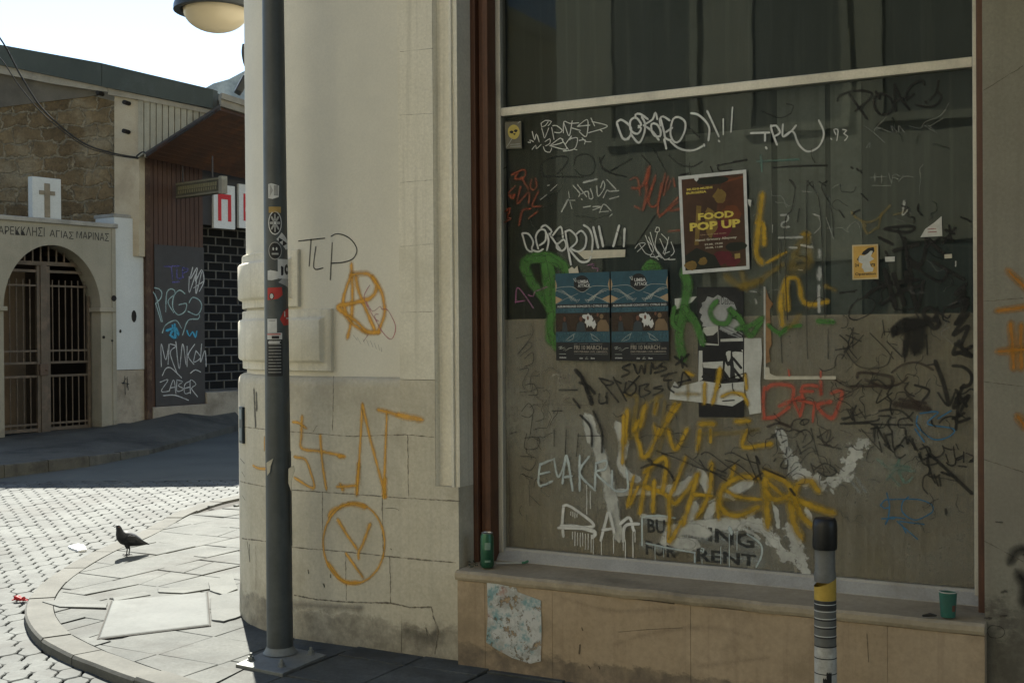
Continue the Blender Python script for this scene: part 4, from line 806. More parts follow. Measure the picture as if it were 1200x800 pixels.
M_yel = flat('poster yellow ink', (.55, .43, .08), .7)
s.text(M_yel, [('FOOD', .27, .535, .80, .605), ('POP UP', .14, .43, .89, .515)], bold=.045)
s.text(M_yel, [('MUSHI-MUSHI', .12, .845, .50, .868), ('BURGERIA', .11, .808, .41, .832)], bold=.03)
s.text(M_paperC, [('Hanoi Grocery Alleyway', .22, .315, .83, .345), ('29.08, 19:00', .35, .272, .62, .292), ('30.08, 11:00', .36, .238, .62, .258)], bold=.02)
s.text(P_tan, [('Live cook and music', .30, .378, .68, .392)], bold=.01)
s.poly(flat('poster stamp', (.28, .2, .06), .7), [[(.79, .115), (.87, .12), (.87, .17), (.79, .165)]])
s.poly(P_wht, [[(.24, .99), (.30, .995), (.30, .95), (.27, .93), (.24, .95)]], label='torn nick in the top border')
sheet_poly(SW, DG, 'J', '30,135 48,140 42,172 34,160', nl(), 'paper_scrap', M_paperW, None, 'tiny white tear beside the food poster', 'paper scrap', group='paper scraps on the window')
# orange sticker
s = Sheet(SW, DG, cq('P', '78,270 200,265 202,428 80,432'), 'warning_sticker', flat('sticker cream edge', (.50, .40, .24), .7), 'orange camera warning sticker with its middle torn white', 'sticker')
s.poly(M_orange, [[(.05, .04), (.95, .04), (.95, .96), (.05, .96)]])
s.poly(P_blk, [[(.36, .72), (.42, .80), (.62, .90), (.84, .92), (.86, .80), (.70, .66), (.62, .70), (.5, .70)], [(.18, .58), (.30, .70), (.34, .60), (.24, .54)]])
s.text(P_blk, [('24', .10, .37, .26, .46), ('urs', .64, .37, .88, .45), ('Operation', .10, .10, .90, .20)], bold=.03)
s.poly(M_paperW, [[(.24, .60), (.30, .70), (.45, .68), (.60, .74), (.72, .82), (.80, .80), (.72, .66), (.84, .58), (.66, .50), (.72, .36), (.82, .32), (.78, .22), (.46, .21), (.42, .30), (.36, .34), (.40, .46), (.26, .50)]], label='torn white middle')
# small round sticker at top left
s = Sheet(SW, DG, cq('A', '60,100 200,95 205,325 70,328'), 'round_sticker', flat('sticker clear edge', (.12, .11, .08), .5), 'small upright sticker with a yellow disc at the top left of the glass', 'sticker')
s.poly(flat('sticker yellow', (.42, .33, .08), .6), [ellp(.54, .62, .36, .27, 26)]); s.poly(P_blk, [ellp(.40, .62, .12, .05, 12, .5), ellp(.66, .66, .12, .05, 12, .5), [(.46, .56), (.6, .5), (.66, .57)]])
s.lines(P_pal, [[(.0, .03), (.2, .18), (.42, .38)], [(.3, .16), (.9, .17)], [(.3, .08), (.95, .09)], [(.8, .94), (.95, 1.0)]], .006)
# white sail-shaped sticker and two tags
s = sheet_poly(SW, DG, 'P', '497,135 500,228 398,233 420,195 462,165', nl(), 'paper_scrap', M_paperW, None, 'white sail-shaped torn paper with a line of red print', 'paper scrap', group='paper scraps on the window')
s2 = sheet_poly(SW, DG, 'P', '232,325 278,323 278,346 234,348', nl(), 'paper_label', M_paperW, None, 'small blank white label right of the orange sticker', 'label', group='small labels on the window')
s3 = sheet_poly(SW, DG, 'P', '510,314 545,311 546,330 511,333', nl(), 'paper_label', M_paperC, None, 'small pale label below the sail-shaped paper', 'label', group='small labels on the window')
LAYER[0] += 8
g(paint('red print', (.4, .08, .08), .5, .7, .5, 60), [('P', '432,196 470,193;434,210 472,208', 1.4)], 1.4, 'red print lines')
# torn paper still pasted on the tan stone
M_remn = None
def remnant_mat():
    m, nt, nd, lk = new_mat('weathered pasted paper')
    a = noise_n(nt, 5, 8, .7); b = noise_n(nt, 9, 7, .7, None, 4)
    col = mixc(nt, ramp(nt, a, [(.44, 0.0), (.52, 1.0)]), (.33, .325, .29), (.47, .465, .43))
    col = mixc(nt, ramp(nt, noise_n(nt, 6.5, 8, .72, None, 11), [(.50, 0.0), (.58, .85)]), col, (.12, .25, .255))
    col = mixc(nt, ramp(nt, b, [(.60, 0.0), (.66, .6)]), col, (.30, .14, .10))
    b_ = N(nt, 'ShaderNodeBsdfPrincipled', Roughness=.9); lk.new(col, b_.inputs[0])
    n = noise_n(nt, 24, 8, .75, None, 3); t = nt.nodes.new('ShaderNodeBsdfTransparent'); mx = nt.nodes.new('ShaderNodeMixShader')
    lk.new(ramp(nt, n, [(.42, 0.0), (.45, 1.0)]), mx.inputs[0]); lk.new(t.outputs[0], mx.inputs[1]); lk.new(b_.outputs[0], mx.inputs[2])
    o = nt.nodes.new('ShaderNodeOutputMaterial'); lk.new(mx.outputs[0], o.inputs[0]); return m
sheet_poly(SW, -.06, 'o', '571,682 585,684 605,688 607,693 618,697 634,703 635,740 634,774 622,777 600,770 582,760 570,752 572,720', .0022, 'paper_remnant', remnant_mat(), None, 'scraped square of white and teal paper pasted on the tan stone', 'paper remnant')

# ================================================================== GROUND
M_asph = weathered('worn asphalt', (.056, .060, .053), (.08, .085, .075), .5, 60, (.036, .037, .034), .5, .5, .9, .5, .006)
M_walk2 = weathered('old concrete pavement', (.046, .044, .036), (.08, .077, .062), 1.6, 50, (.020, .019, .016), .85, .9, .95, .6, .01, speck=.6)
M_paver = weathered('concrete paver', (.046, .050, .048), (.100, .107, .101), 2.2, 45, (.042, .042, .038), .7, 1.6, .75, .45, .004, speck=.7, spec=.12)
M_slab = weathered('paving slab', (.058, .062, .058), (.106, .110, .102), 2.4, 55, (.045, .044, .039), .8, 1.9, .78, .4, .004, speck=.6, spec=.10)
M_kerb = weathered('kerb stone', (.066, .066, .058), (.108, .107, .095), 3, 50, (.08, .077, .066), .5, 2, .9, .4, .004)
M_bed = flat('joint grit', (.04, .037, .031), .95)
ZR = -.05
mb = MB(); mb.add([(-150, -150, ZR - .035), (150, -150, ZR - .035), (150, 250, ZR - .035), (-150, 250, ZR - .035)], [(0, 1, 2, 3)])
struct(mb.build('ground', M_asph))
# kerb curve traced on the ground
KO = [(372, 566), (320, 572), (276, 581), (240, 589), (204, 602), (160, 625), (124, 640), (96, 653), (70, 668), (50, 682), (34, 700), (29, 715), (33, 731), (46, 747), (62, 757), (84, 768), (108, 777), (134, 787), (172, 800), (240, 822), (330, 850), (450, 885), (620, 930), (900, 1000)]
KO = [on_z(x, y, 0).to_2d() for x, y in KO]
def resample(P, step):
    Q = smooth_line([tuple(p) for p in P], .03); out = [Q[0]]; acc = 0
    for a, b in zip(Q[:-1], Q[1:]):
        l = math.hypot(b[0] - a[0], b[1] - a[1]); acc += l
        if acc >= step: out.append(b); acc = 0
    return out
KC = resample(KO, .05)
# which side is the pavement: towards the shop wall
def inner(P, w):
    out = []
    for i, p in enumerate(P):
        a = P[max(i - 2, 0)]; b = P[min(i + 2, len(P) - 1)]; dx, dy = b[0] - a[0], b[1] - a[1]; l = math.hypot(dx, dy) or 1
        out.append((p[0] - dy / l * w, p[1] + dx / l * w))
    return out
KI = inner(KC, .155)
mb = MB(); i = 0; rnd = random.Random(3)
while i < len(KC) - 3:
    n = rnd.choice([7, 8, 9, 9, 10]); j = min(i + n, len(KC) - 1); idx = list(range(i, j + 1))
    dz = rnd.uniform(-.004, .005); vs = []; fs = []
    for k, t in enumerate(idx):
        sh = .004 if k == 0 else (-.004 if k == len(idx) - 1 else 0)
        dx = (KC[min(t + 1, len(KC) - 1)][0] - KC[max(t - 1, 0)][0]); dy = (KC[min(t + 1, len(KC) - 1)][1] - KC[max(t - 1, 0)][1]); l = math.hypot(dx, dy) or 1
        o = (KC[t][0] + dx / l * sh, KC[t][1] + dy / l * sh); q_ = (KI[t][0] + dx / l * sh, KI[t][1] + dy / l * sh)
        m1 = (o[0] * .93 + q_[0] * .07, o[1] * .93 + q_[1] * .07)
        vs += [(o[0], o[1], ZR - .03), (o[0], o[1], .004 + dz - .012), (m1[0], m1[1], .006 + dz), (q_[0], q_[1], .005 + dz), (q_[0], q_[1], -.03)]
    for k in range(len(idx) - 1):
        for c in range(4): fs.append((5 * k + c, 5 * k + c + 1, 5 * k + c + 6, 5 * k + c + 5))
    e = 5 * (len(idx) - 1); fs += [(0, 1, 2, 3, 4), (e + 4, e + 3, e + 2, e + 1, e)]
    mb.add(vs, fs); i = j
struct(mb.build('kerb', M_kerb))
# pavement bed and slabs
def sh_clip(poly, clip):
    """keep the part of poly inside the convex clip polygon"""
    def inside(p, a, b): return (b[0] - a[0]) * (p[1] - a[1]) - (b[1] - a[1]) * (p[0] - a[0]) >= 0
    out = poly
    for a, b in zip(clip, clip[1:] + clip[:1]):
        src, out = out, []
        for p, q_ in zip(src, src[1:] + src[:1]):
            ip, iq = inside(p, a, b), inside(q_, a, b)
            if ip != iq:
                d = (b[0] - a[0]) * (q_[1] - p[1]) - (b[1] - a[1]) * (q_[0] - p[0])
                t = ((b[0] - a[0]) * (a[1] - p[1]) - (b[1] - a[1]) * (a[0] - p[0])) / d if abs(d) > 1e-12 else 0
                out.append((p[0] + t * (q_[0] - p[0]), p[1] + t * (q_[1] - p[1])))
            if iq: out.append(q_)
        if len(out) < 3: return []
    return out
clip_src = [p for p in inner(KC, .158)][::4]
tail = [(4.5, clip_src[-1][1]), (6.0, 3.5), (0.5, 12.5), (clip_src[0][0] + .4, clip_src[0][1] + .6)]
def hull(P):
    P = sorted(set((round(p[0], 4), round(p[1], 4)) for p in P)); cr = lambda o, a, b: (a[0] - o[0]) * (b[1] - o[1]) - (a[1] - o[1]) * (b[0] - o[0])
    lo = []
    for p in P:
        while len(lo) > 1 and cr(lo[-2], lo[-1], p) <= 0: lo.pop()
        lo.append(p)
    hi = []
    for p in reversed(P):
        while len(hi) > 1 and cr(hi[-2], hi[-1], p) <= 0: hi.pop()
        hi.append(p)
    return lo[:-1] + hi[:-1]
CLIP = hull(clip_src + tail)
mb = MB(); mb.add([(x, y, -.018) for x, y in CLIP], [tuple(range(len(CLIP)))])
struct(mb.build('pavement_bed', M_bed))
cover_px = [(132, 705), (242, 695), (245, 733), (116, 749)]
CV = [on_z(x, y, 0).to_2d() for x, y in cover_px]
mb = MB(); a_ = SW.ax.to_2d(); b_ = SW.ay.to_2d(); rnd = random.Random(11)
T = .405
for i in range(-12, 16):
    off = rnd.choice([0, 0, .2]) * T
    for j in range(-9, 22):
        c = Vector(SW.o.to_2d()) + a_ * (i * T + .1) + b_ * (j * T + off - 2)
        g_ = .0045; pl = [c + a_ * (u * (T / 2 - g_)) + b_ * (v * (T / 2 - g_)) for u, v in ((-1, -1), (1, -1), (1, 1), (-1, 1))]
        if rnd.random() < .16:                     # broken slab: two pieces
            t = rnd.uniform(.3, .7); t2 = rnd.uniform(.3, .7)
            m1 = pl[0].lerp(pl[1], t); m2 = pl[3].lerp(pl[2], t2); gp = a_ * .003
            pcs = [[pl[0], m1 - gp, m2 - gp, pl[3]], [m1 + gp, pl[1], pl[2], m2 + gp]]
        else: pcs = [pl]
        for pc in pcs:
            pc = sh_clip([tuple(p) for p in pc], CLIP)
            if len(pc) < 3: continue
            cx = sum(p[0] for p in pc) / len(pc); cy = sum(p[1] for p in pc) / len(pc)
            dz = rnd.uniform(-.004, .004); tx, ty = rnd.uniform(-.012, .012), rnd.uniform(-.012, .012)
            zf = lambda p: dz + tx * (p[0] - cx) + ty * (p[1] - cy)
            n = len(pc); ins = [(p[0] + (cx - p[0]) * .018, p[1] + (cy - p[1]) * .018) for p in pc]
            vs = [(p[0], p[1], -.03) for p in pc] + [(p[0], p[1], zf(p) - .003) for p in pc] + [(p[0], p[1], zf(p)) for p in ins]
            fs = [tuple(range(2 * n, 3 * n))] + [(k, (k + 1) % n, (k + 1) % n + n, k + n) for k in range(n)] + [(k + n, (k + 1) % n + n, (k + 1) % n + 2 * n, k + 2 * n) for k in range(n)]
            mb.add(vs, fs)
struct(mb.build('pavement', M_slab))
# pavers: long wavy hexagons laid in rows
def inside_hull(p, Hh):
    return all((b[0] - a[0]) * (p[1] - a[1]) - (b[1] - a[1]) * (p[0] - a[0]) > 0 for a, b in zip(Hh, Hh[1:] + Hh[:1]))
OUT = hull([tuple(p) for p in inner(KC, .03)][::3] + tail)
mb = MB(); rnd = random.Random(5); pw, ph = .125, .215
hexs = [(-.5, -.17), (-.42, -.36), (0, -.56), (.42, -.36), (.5, -.17), (.46, 0), (.5, .17), (.42, .36), (0, .56), (-.42, .36), (-.5, .17), (-.46, 0)]
ca, sa = math.cos(R(6)), math.sin(R(6))
for r_ in range(-6, 62):
    for c in range(-60, 32):
        x = (c + (.5 if r_ % 2 else 0)) * pw; y = r_ * ph * .735
        X = -3.4 + x * ca - y * sa; Y = 5.0 + x * sa + y * ca
        if Y > 13.9 or Y < 4.2 or X < -.55 * Y - 1.2 or X > 1.2: continue
        if inside_hull((X, Y), OUT): continue
        dz = rnd.uniform(-.0025, .0025); tx, ty = rnd.uniform(-.01, .01), rnd.uniform(-.015, .015); rot = rnd.uniform(-.03, .03)
        vs = []
        for sc_, z0 in ((.955, -.034), (.945, -.005), (.87, 0)):
            for u, v in hexs:
                uu, vv = u * pw * sc_, v * ph * sc_ * .985; uu, vv = uu - vv * rot, vv + uu * rot
                vs.append((X + uu * ca - vv * sa, Y + uu * sa + vv * ca, ZR + z0 + dz + tx * uu + ty * vv))
        n = 12
        mb.add(vs, [tuple(range(2 * n, 3 * n))] + [(k + a * n, (k + 1) % n + a * n, (k + 1) % n + (a + 1) * n, k + (a + 1) * n) for a in (0, 1) for k in range(n)])
struct(mb.build('paved_road', M_paver, fix=False))
mb = MB(); mb.add([(-9, 4, ZR - .020), (1.2, 4, ZR - .020), (1.2, 13.85, ZR - .020), (-9, 13.85, ZR - .020)], [(0, 1, 2, 3)])
struct(mb.build('paver_bed', M_bed))
mb = MB(); mb.add([(-14, 13.75, ZR + .002), (3, 13.75, ZR + .002), (3, 40, ZR + .002), (-14, 40, ZR + .002)], [(0, 1, 2, 3)])
struct(mb.build('asphalt_road', M_asph))
# pavement across the street, climbing to the right
fk = [(-9.0, 10.5, .09), (-7.5, 12.2, .09), (-5.95, 14.15, .085), (-5.36, 15.3, .07), (-5.05, 16.8, .01), (-4.74, 20.6, .06), (-4.2, 27, .1)]
bk = []
for x, y in ((-75, 530), (7, 513), (60, 507), (121, 501), (172, 492), (240, 476), (310, 465)):
    lx, _ = CH.hit(x, y, 0); p = CH.world(lx, .5); d = ray(x, y); w = CH.world(lx, 0); z = CAM.z + d.z * ((w - CAM).dot(fw)) / d.dot(fw); bk.append((p.x, p.y, z))
mb = MB(); n = len(fk); vs = []; 
for f_, b2 in zip(fk, bk): vs += [(f_[0], f_[1], ZR - .03), f_, (f_[0] * .985 + b2[0] * .015, f_[1] * .985 + b2[1] * .015, f_[2] + .006), (f_[0] * .88 + b2[0] * .12, f_[1] * .88 + b2[1] * .12, f_[2] * .88 + b2[2] * .12 + .005), b2]
fs = [(5 * k + c, 5 * k + c + 1, 5 * k + c + 6, 5 * k + c + 5) for k in range(n - 1) for c in range(4)]
mb.add(vs, fs); struct(mb.build('far_pavement', M_walk2, smooth=True))
GZ = lambda px: {0: .1}.get(px, .1)

mb = MB(); rnd = random.Random(6)
for (a, b) in zip(fk[:4], fk[1:5]):
    a, b = Vector(a), Vector(b); L_ = (b - a).length; n_ = max(1, round(L_ / .62)); d_ = (b - a) / n_; nn = Vector((-d_.y, d_.x, 0)).normalized() * .14
    for t in range(n_):
        p, q_ = a + d_ * (t + .012), a + d_ * (t + .988); dz = rnd.uniform(-.004, .008); u_ = Vector((0, 0, .016 + dz)); o_ = -nn * .06
        vs = [p + o_ + Vector((0, 0, -.2)), q_ + o_ + Vector((0, 0, -.2)), q_ + nn + Vector((0, 0, -.2)), p + nn + Vector((0, 0, -.2)), p + o_ + u_ - Vector((0, 0, .015)), q_ + o_ + u_ - Vector((0, 0, .015)), q_ + nn + u_, p + nn + u_, p + u_, q_ + u_]
        mb.add(vs, [(0, 1, 5, 4), (4, 5, 9, 8), (8, 9, 6, 7), (1, 2, 6, 9, 5), (3, 0, 4, 8, 7), (2, 3, 7, 6)])
struct(mb.build('far_kerb', weathered('worn far kerb', (.05, .049, .041), (.085, .082, .068), 2.5, 50, (.03, .029, .024), .8, 2.2, .95, .5, .008)))
fm = empty('manhole_cover', on_z(86, 519, .085), R(30), 'pale oval manhole cover in the far pavement before the chapel gate', 'manhole cover')
mb = MB(); mb.lathe([(.30, -.02), (.30, .010), (.285, .016), (.001, .016)], n=36, cap=False); mb.build('cover', flat('worn iron lid', (.10, .10, .09), .6, var=.35, scale=14), fm)
mb = MB(); mb.lathe([(.345, .004), (.345, .009), (.304, .009), (.304, .004)], n=36, cap=False); mb.build('rim', M_bed, fm)
# access cover set in the pavement
c0 = (CV[0] + CV[1] + CV[2] + CV[3]) / 4
co = empty('access_cover', (c0.x, c0.y, 0), 0, 'pale rectangular access cover set in the sunlit pavement', 'access cover')
mb = MB(); sc = lambda p, k: (p - c0) * k
mb.add([(*sc(p, 1.0), -.02) for p in CV] + [(*sc(p, 1.0), .0075) for p in CV] + [(*sc(p, .975), .011) for p in CV], [(8, 9, 10, 11)] + [(k + 4 * a, (k + 1) % 4 + 4 * a, (k + 1) % 4 + 4 * a + 4, k + 4 * a + 4) for a in (0, 1) for k in range(4)])
M_cov = weathered('worn cover plate', (.058, .064, .060), (.088, .095, .089), 2.8, 60, (.042, .045, .041), .7, 3, .8, .3, .003)
mb.build('cover_plate', M_cov, co)
mb = MB()
for a in range(4):
    p, q_ = sc(CV[a], 1.035), sc(CV[(a + 1) % 4], 1.035); p2, q2 = sc(CV[a], 1.006), sc(CV[(a + 1) % 4], 1.006)
    mb.add([(*p, .0062), (*q_, .0062), (*q2, .0062), (*p2, .0062)], [(0, 1, 2, 3)])
mb.build('cover_frame', M_bed, co)
# patch of cracked cement on the pavement, and rubble by the wall
def ground_blob(name, pts, z, mat, label, cat, thick=.006, jit=.3):
    P = [on_z(x, y, z).to_2d() for x, y in pts]; c = sum(P, Vector((0, 0))) / len(P)
    Q = []
    for k, p in enumerate(P):
        nx = P[(k + 1) % len(P)]
        for t in (0, .33, .66): v = p.lerp(nx, t) - c; Q.append(v * (1 + jit * .12 * noise.noise(Vector((v.x * 40, v.y * 40, k)))))
    n = len(Q); mb = MB(); tri = tessellate_polygon([[Vector((v.x, v.y, 0)) for v in Q]])
    mb.add([(v.x, v.y, thick + .003 * noise.noise(Vector((v.x * 20, v.y * 20, 1)))) for v in Q] + [(v.x * 1.02, v.y * 1.02, -.004) for v in Q], [tuple(t) for t in tri] + [(k, (k + 1) % n, (k + 1) % n + n, k + n) for k in range(n)])
    o = mb.build(name, mat); o.location = (c.x, c.y, z); return tag(o, label, cat) if label else struct(o)
M_cem = weathered('pale cement patch', (.078, .082, .076), (.118, .122, .113), 3, 60, (.08, .08, .072), .6, 3, .9, .5, .005)
for k, pts in enumerate([[(50, 705), (90, 700), (126, 706), (124, 712), (70, 711)], [(185, 690), (240, 686), (246, 690), (215, 695), (186, 694)], [(245, 682), (272, 672), (278, 690), (262, 697), (246, 692)], [(132, 700), (170, 693), (176, 697), (134, 704)], [(247, 700), (280, 692), (282, 722), (262, 728), (248, 726)]]):
    ground_blob('cement_patch', pts, .006, M_cem, None, None, .004)
o = ground_blob('paper_litter', [(81, 641), (92, 638), (100, 640), (101, 645), (92, 646), (84, 644)], ZR + .004, flat('litter white', (.62, .63, .62), .8), 'crumpled white paper lying on the pavers by the kerb', 'litter', .012, 3)
mb = MB()
bm_v = [];
rnd = random.Random(9)
for k in range(7):
    a = rnd.uniform(0, 6.28); mb.tube([(rnd.uniform(-.03, .03), rnd.uniform(-.02, .02), .012), (rnd.uniform(-.04, .04), rnd.uniform(-.03, .03), .03), (rnd.uniform(-.06, .06), rnd.uniform(-.03, .03), .012)], [.004, .012, .003], 6)
p = on_z(25, 705, ZR); o = mb.build('red_litter', flat('litter red', (.50, .035, .04), .6)); o.location = p; tag(o, 'crumpled red wrapper on the pavers beside the kerb', 'litter')
# rubble of broken paving near the corner
rb = on_z(264, 592, 0)
mb = MB(); rnd = random.Random(2)
for k in range(6):
    cx, cy = rnd.uniform(-.12, .3), rnd.uniform(-.12, .15); s_ = rnd.uniform(.02, .04)
    m = Matrix.Translation((cx, cy, s_ * .3)) @ Matrix.Rotation(rnd.uniform(0, 3), 4, 'Z') @ Matrix.Rotation(rnd.uniform(-.4, .4), 4, 'X')
    mb.box((-s_, -s_ * .7, -s_ * .3), (s_, s_ * .7, s_ * .35), M=m)
o = mb.build('paving_rubble', M_cem, bevel=.006); o.location = rb; tag(o, 'loose broken paving rubble lying at the foot of the rounded corner', 'rubble', kind='stuff')

# ================================================================== CHAPEL FRONT
M_cream = weathered('cream chapel plaster', (.19, .178, .135), (.245, .23, .178), 1.4, 60, (.27, .24, .185), .6, 1.2, .9, .2, .004, streak=((.26, .23, .18), .35), lowdirt=((.14, .12, .09), .25, .6))
M_whitep = weathered('whitewashed panel', (.38, .395, .38), (.44, .455, .435), 1.5, 60, (.42, .43, .41), .4, 2, .9, .1, .003)
M_irn = weathered('cream painted iron', (.062, .048, .034), (.095, .076, .054), 4, 80, (.14, .10, .07), .7, 6, .6, .2, .002)
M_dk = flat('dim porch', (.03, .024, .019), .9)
M_gstone = weathered('grey parapet cap', (.20, .195, .17), (.28, .27, .235), 2, 60, (.10, .095, .08), .7, 2.4, .95, .4, .006)
xl = CH.hit(-75, 400)[0]; xr = CH.hit(136, 400)[0]
zt = CH.hit(100, 265)[1]; zbase = -.1
ax0 = CH.hit(4.5, 400)[0]; ax1 = CH.hit(118.5, 400)[0]; acx = (ax0 + ax1) / 2; ar = (ax1 - ax0) / 2
zsp = CH.hit(60, 362)[1]; ztop_arch = CH.hit(62, 287)[1]; ary = ztop_arch - zsp
print('chapel', xl, xr, zt, ax0, ax1, zsp, ztop_arch)
cb = CH.world(acx, 0)
chap = empty('chapel_entrance', cb, CH.ang, 'cream chapel entrance wall with an arched iron gate and Greek lettering', 'chapel entrance')
class Shift:
    pass
def cshift(mb): mb.v = [(x - acx, y, z) for x, y, z in mb.v]; return mb
mb = MB(); th = .36; na = 28
arc = [(acx - ar * math.cos(math.pi * i / na), zsp + ary * math.sin(math.pi * i / na)) for i in range(na + 1)]
for y in (0, th):
    for a, b in zip(arc[:-1], arc[1:]): mb.add([(a[0], y, a[1]), (b[0], y, b[1]), (b[0], y, zt), (a[0], y, zt)], [(0, 1, 2, 3)])
    mb.add([(xl, y, zbase), (ax0, y, zbase), (ax0, y, zt), (xl, y, zt)], [(0, 1, 2, 3)]); mb.add([(ax1, y, zbase), (xr, y, zbase), (xr, y, zt), (ax1, y, zt)], [(0, 1, 2, 3)])
op = [(ax0, zbase)] + arc + [(ax1, zbase)]
for a, b in zip(op[:-1], op[1:]): mb.add([(a[0], 0, a[1]), (b[0], 0, b[1]), (b[0], th, b[1]), (a[0], th, a[1])], [(0, 1, 2, 3)])
mb.add([(xl, 0, zt), (xr, 0, zt), (xr, th, zt), (xl, th, zt)], [(0, 1, 2, 3)]); mb.add([(xr, 0, zbase), (xr, th, zbase), (xr, th, zt), (xr, 0, zt)], [(0, 1, 2, 3)])
cw = cshift(mb).build('front_wall', M_cream, chap)
mb = MB()
for a, b in ((ax0 - .55, ax0 + .04), (ax1 - .05, xr - .02)): mb.box((a, -.045, zsp - .035), (b, th * .9 if False else .30, zsp + .03))
cshift(mb).build('impost', M_cream, chap, bevel=.008)
mb = MB(); mb.box((xl, -.05, zt), (xr + .03, th + .05, zt + .07)); cshift(mb).build('parapet_cap', M_gstone, chap, bevel=.012)
# plaster border in slight relief near the right edge, and the small holes
mb = MB(); x_ = CH.hit(131.5, 400)[0]; mb.box((x_, -.012, zbase), (xr, .0, zt - .02)); cshift(mb).build('corner_strip', M_cream, chap)
# lettering
mb = MB()
def ch_text(body, quad, bold=.0):
    vs, fs, asp = text_mesh(body, bold); tl, tr_, br, bl = [CH.hit(x, y, 0) for x, y in quad]
    out = []
    for u, v in vs:
        a = [bl[k] + (br[k] - bl[k]) * u for k in (0, 1)]; b = [tl[k] + (tr_[k] - tl[k]) * u for k in (0, 1)]
        out.append((a[0] + (b[0] - a[0]) * v - acx, -.004, a[1] + (b[1] - a[1]) * v))
    mb.add(out, fs)
ch_text('\u03a0\u0391\u03a1\u0395\u039a\u039a\u039b\u0397\u03a3\u0399', [(-9, 264.5), (52, 266.5), (52, 277.5), (-9, 273.5)]); ch_text('\u0391\u0393\u0399\u0391\u03a3', [(58, 269), (86, 272), (86, 280.5), (58, 277)]); ch_text('\u039c\u0391\u03a1\u0399\u039d\u0391\u03a3', [(89.5, 271), (127.5, 273.5), (127.5, 283), (89.5, 279)])
mb.build('lettering', flat('lettering black', (.02, .018, .015), .6), chap, fix=False)
# cross plaque on the parapet
pl0 = CH.hit(40, 230)[0]; pl1 = CH.hit(73.5, 230)[0]; pz0 = zt + .07; pz1 = CH.hit(56, 208)[1]
pq = empty('cross_plaque', CH.world((pl0 + pl1) / 2, .1, pz0), CH.ang, 'upright pale slab with a recessed cross standing on the chapel parapet', 'plaque')
hw = (pl1 - pl0) / 2
mb = MB(); mb.box((-hw, -.06, 0), (hw, .06, pz1 - pz0)); mb.build('slab', M_whitep, pq, bevel=.008)
hh = pz1 - pz0; mb = MB(); mb.box((-.045, -.075, .02), (.045, -.059, hh * .86)); mb.box((-hw * .55, -.074, hh * .58), (-.046, -.0595, hh * .68)); mb.box((.046, -.074, hh * .58), (hw * .55, -.0595, hh * .68))
mb.build('cross', weathered('old bronze', (.15, .125, .085), (.21, .18, .13), 4, 50, (.08, .07, .05), .6, 5, .7, .2, .002), pq, bevel=.004)
# gate
gate = empty('iron_gate', CH.world(acx, .22, .12), CH.ang, 'cream painted iron gate of two barred leaves inside the chapel arch', 'gate')
zg = .12
def arch_z(x):                                  # inner height of the opening at x (from its middle)
    t = max(0.0, 1 - (x / ar) ** 2); return zsp + ary * math.sqrt(t)
zh = CH.hit(60, 309, .22)[1]; zpk = CH.hit(60, 328, .22)[1]; zmid = CH.hit(60, 426, .22)[1]; zmid2 = CH.hit(60, 434, .22)[1]; zb_ = CH.hit(60, 497, .22)[1]; zup = CH.hit(60, 336, .22)[1]; zlk = CH.hit(60, 412, .22)[1]
M_bars = M_irn
xm = CH.hit(52, 400, .22)[0] - acx
mb = MB()
mb.box((-ar, .02, zh - .03 - zg), (ar, .06, zh + .03 - zg))
k = -ar + .1
while k < ar - .05:
    zt_ = arch_z(k) - zg
    if zt_ > zh - zg + .05: mb.box((k - .011, .03, zh + .03 - zg), (k + .011, .052, zt_))
    k += .135
mb.build('fanlight_grille', M_bars, gate)
mb = MB(); mb.box((xm - .055, .0, 0), (xm + .055, .07, zh - .03 - zg)); mb.build('centre_post', M_bars, gate, bevel=.006)
for (a, b) in ((-ar + .03, xm - .06), (xm + .06, ar - .03)):
    mb = MB()
    mb.box((a, .015, .0), (a + .05, .06, min(arch_z(a), zh) - zg - .04)); mb.box((b - .05, .015, .0), (b, .06, min(arch_z(b), zh) - zg - .04))
    for z, h in ((.03, .05), (zb_ - zg, .03), (zmid - zg, .035), (zmid2 - zg - .10, .035), (zlk - zg, .03), (zup - zg, .028)):
        mb.box((a + .05, .024, z), (b - .05, .052, z + h))
    mb.box((a + .05, .022, zh - zg - .14), (b - .05, .054, zh - zg - .10))
    x = a + .11
    while x < b - .06:
        mb.tube([(x, .038, .05), (x, .038, zmid2 - zg - .10)], .010, 6); mb.tube([(x, .038, zmid - zg), (x, .038, min(zpk - zg, arch_z(x) - zg - .02))], [.010, .010], 6)
        x += .112
    mb.build('gate_leaf', M_bars, gate)
mb = MB(); mb.box((xm - .09, -.03, zmid2 - zg - .07), (xm + .05, .08, zmid - zg)); mb.lathe([(.03, 0), (.03, .02)], (xm + .02, -.03, zmid2 - zg), 10); mb.build('lock', weathered('rusty lock', (.06, .045, .035), (.1, .07, .05), 6, 60, None), gate, bevel=.006)
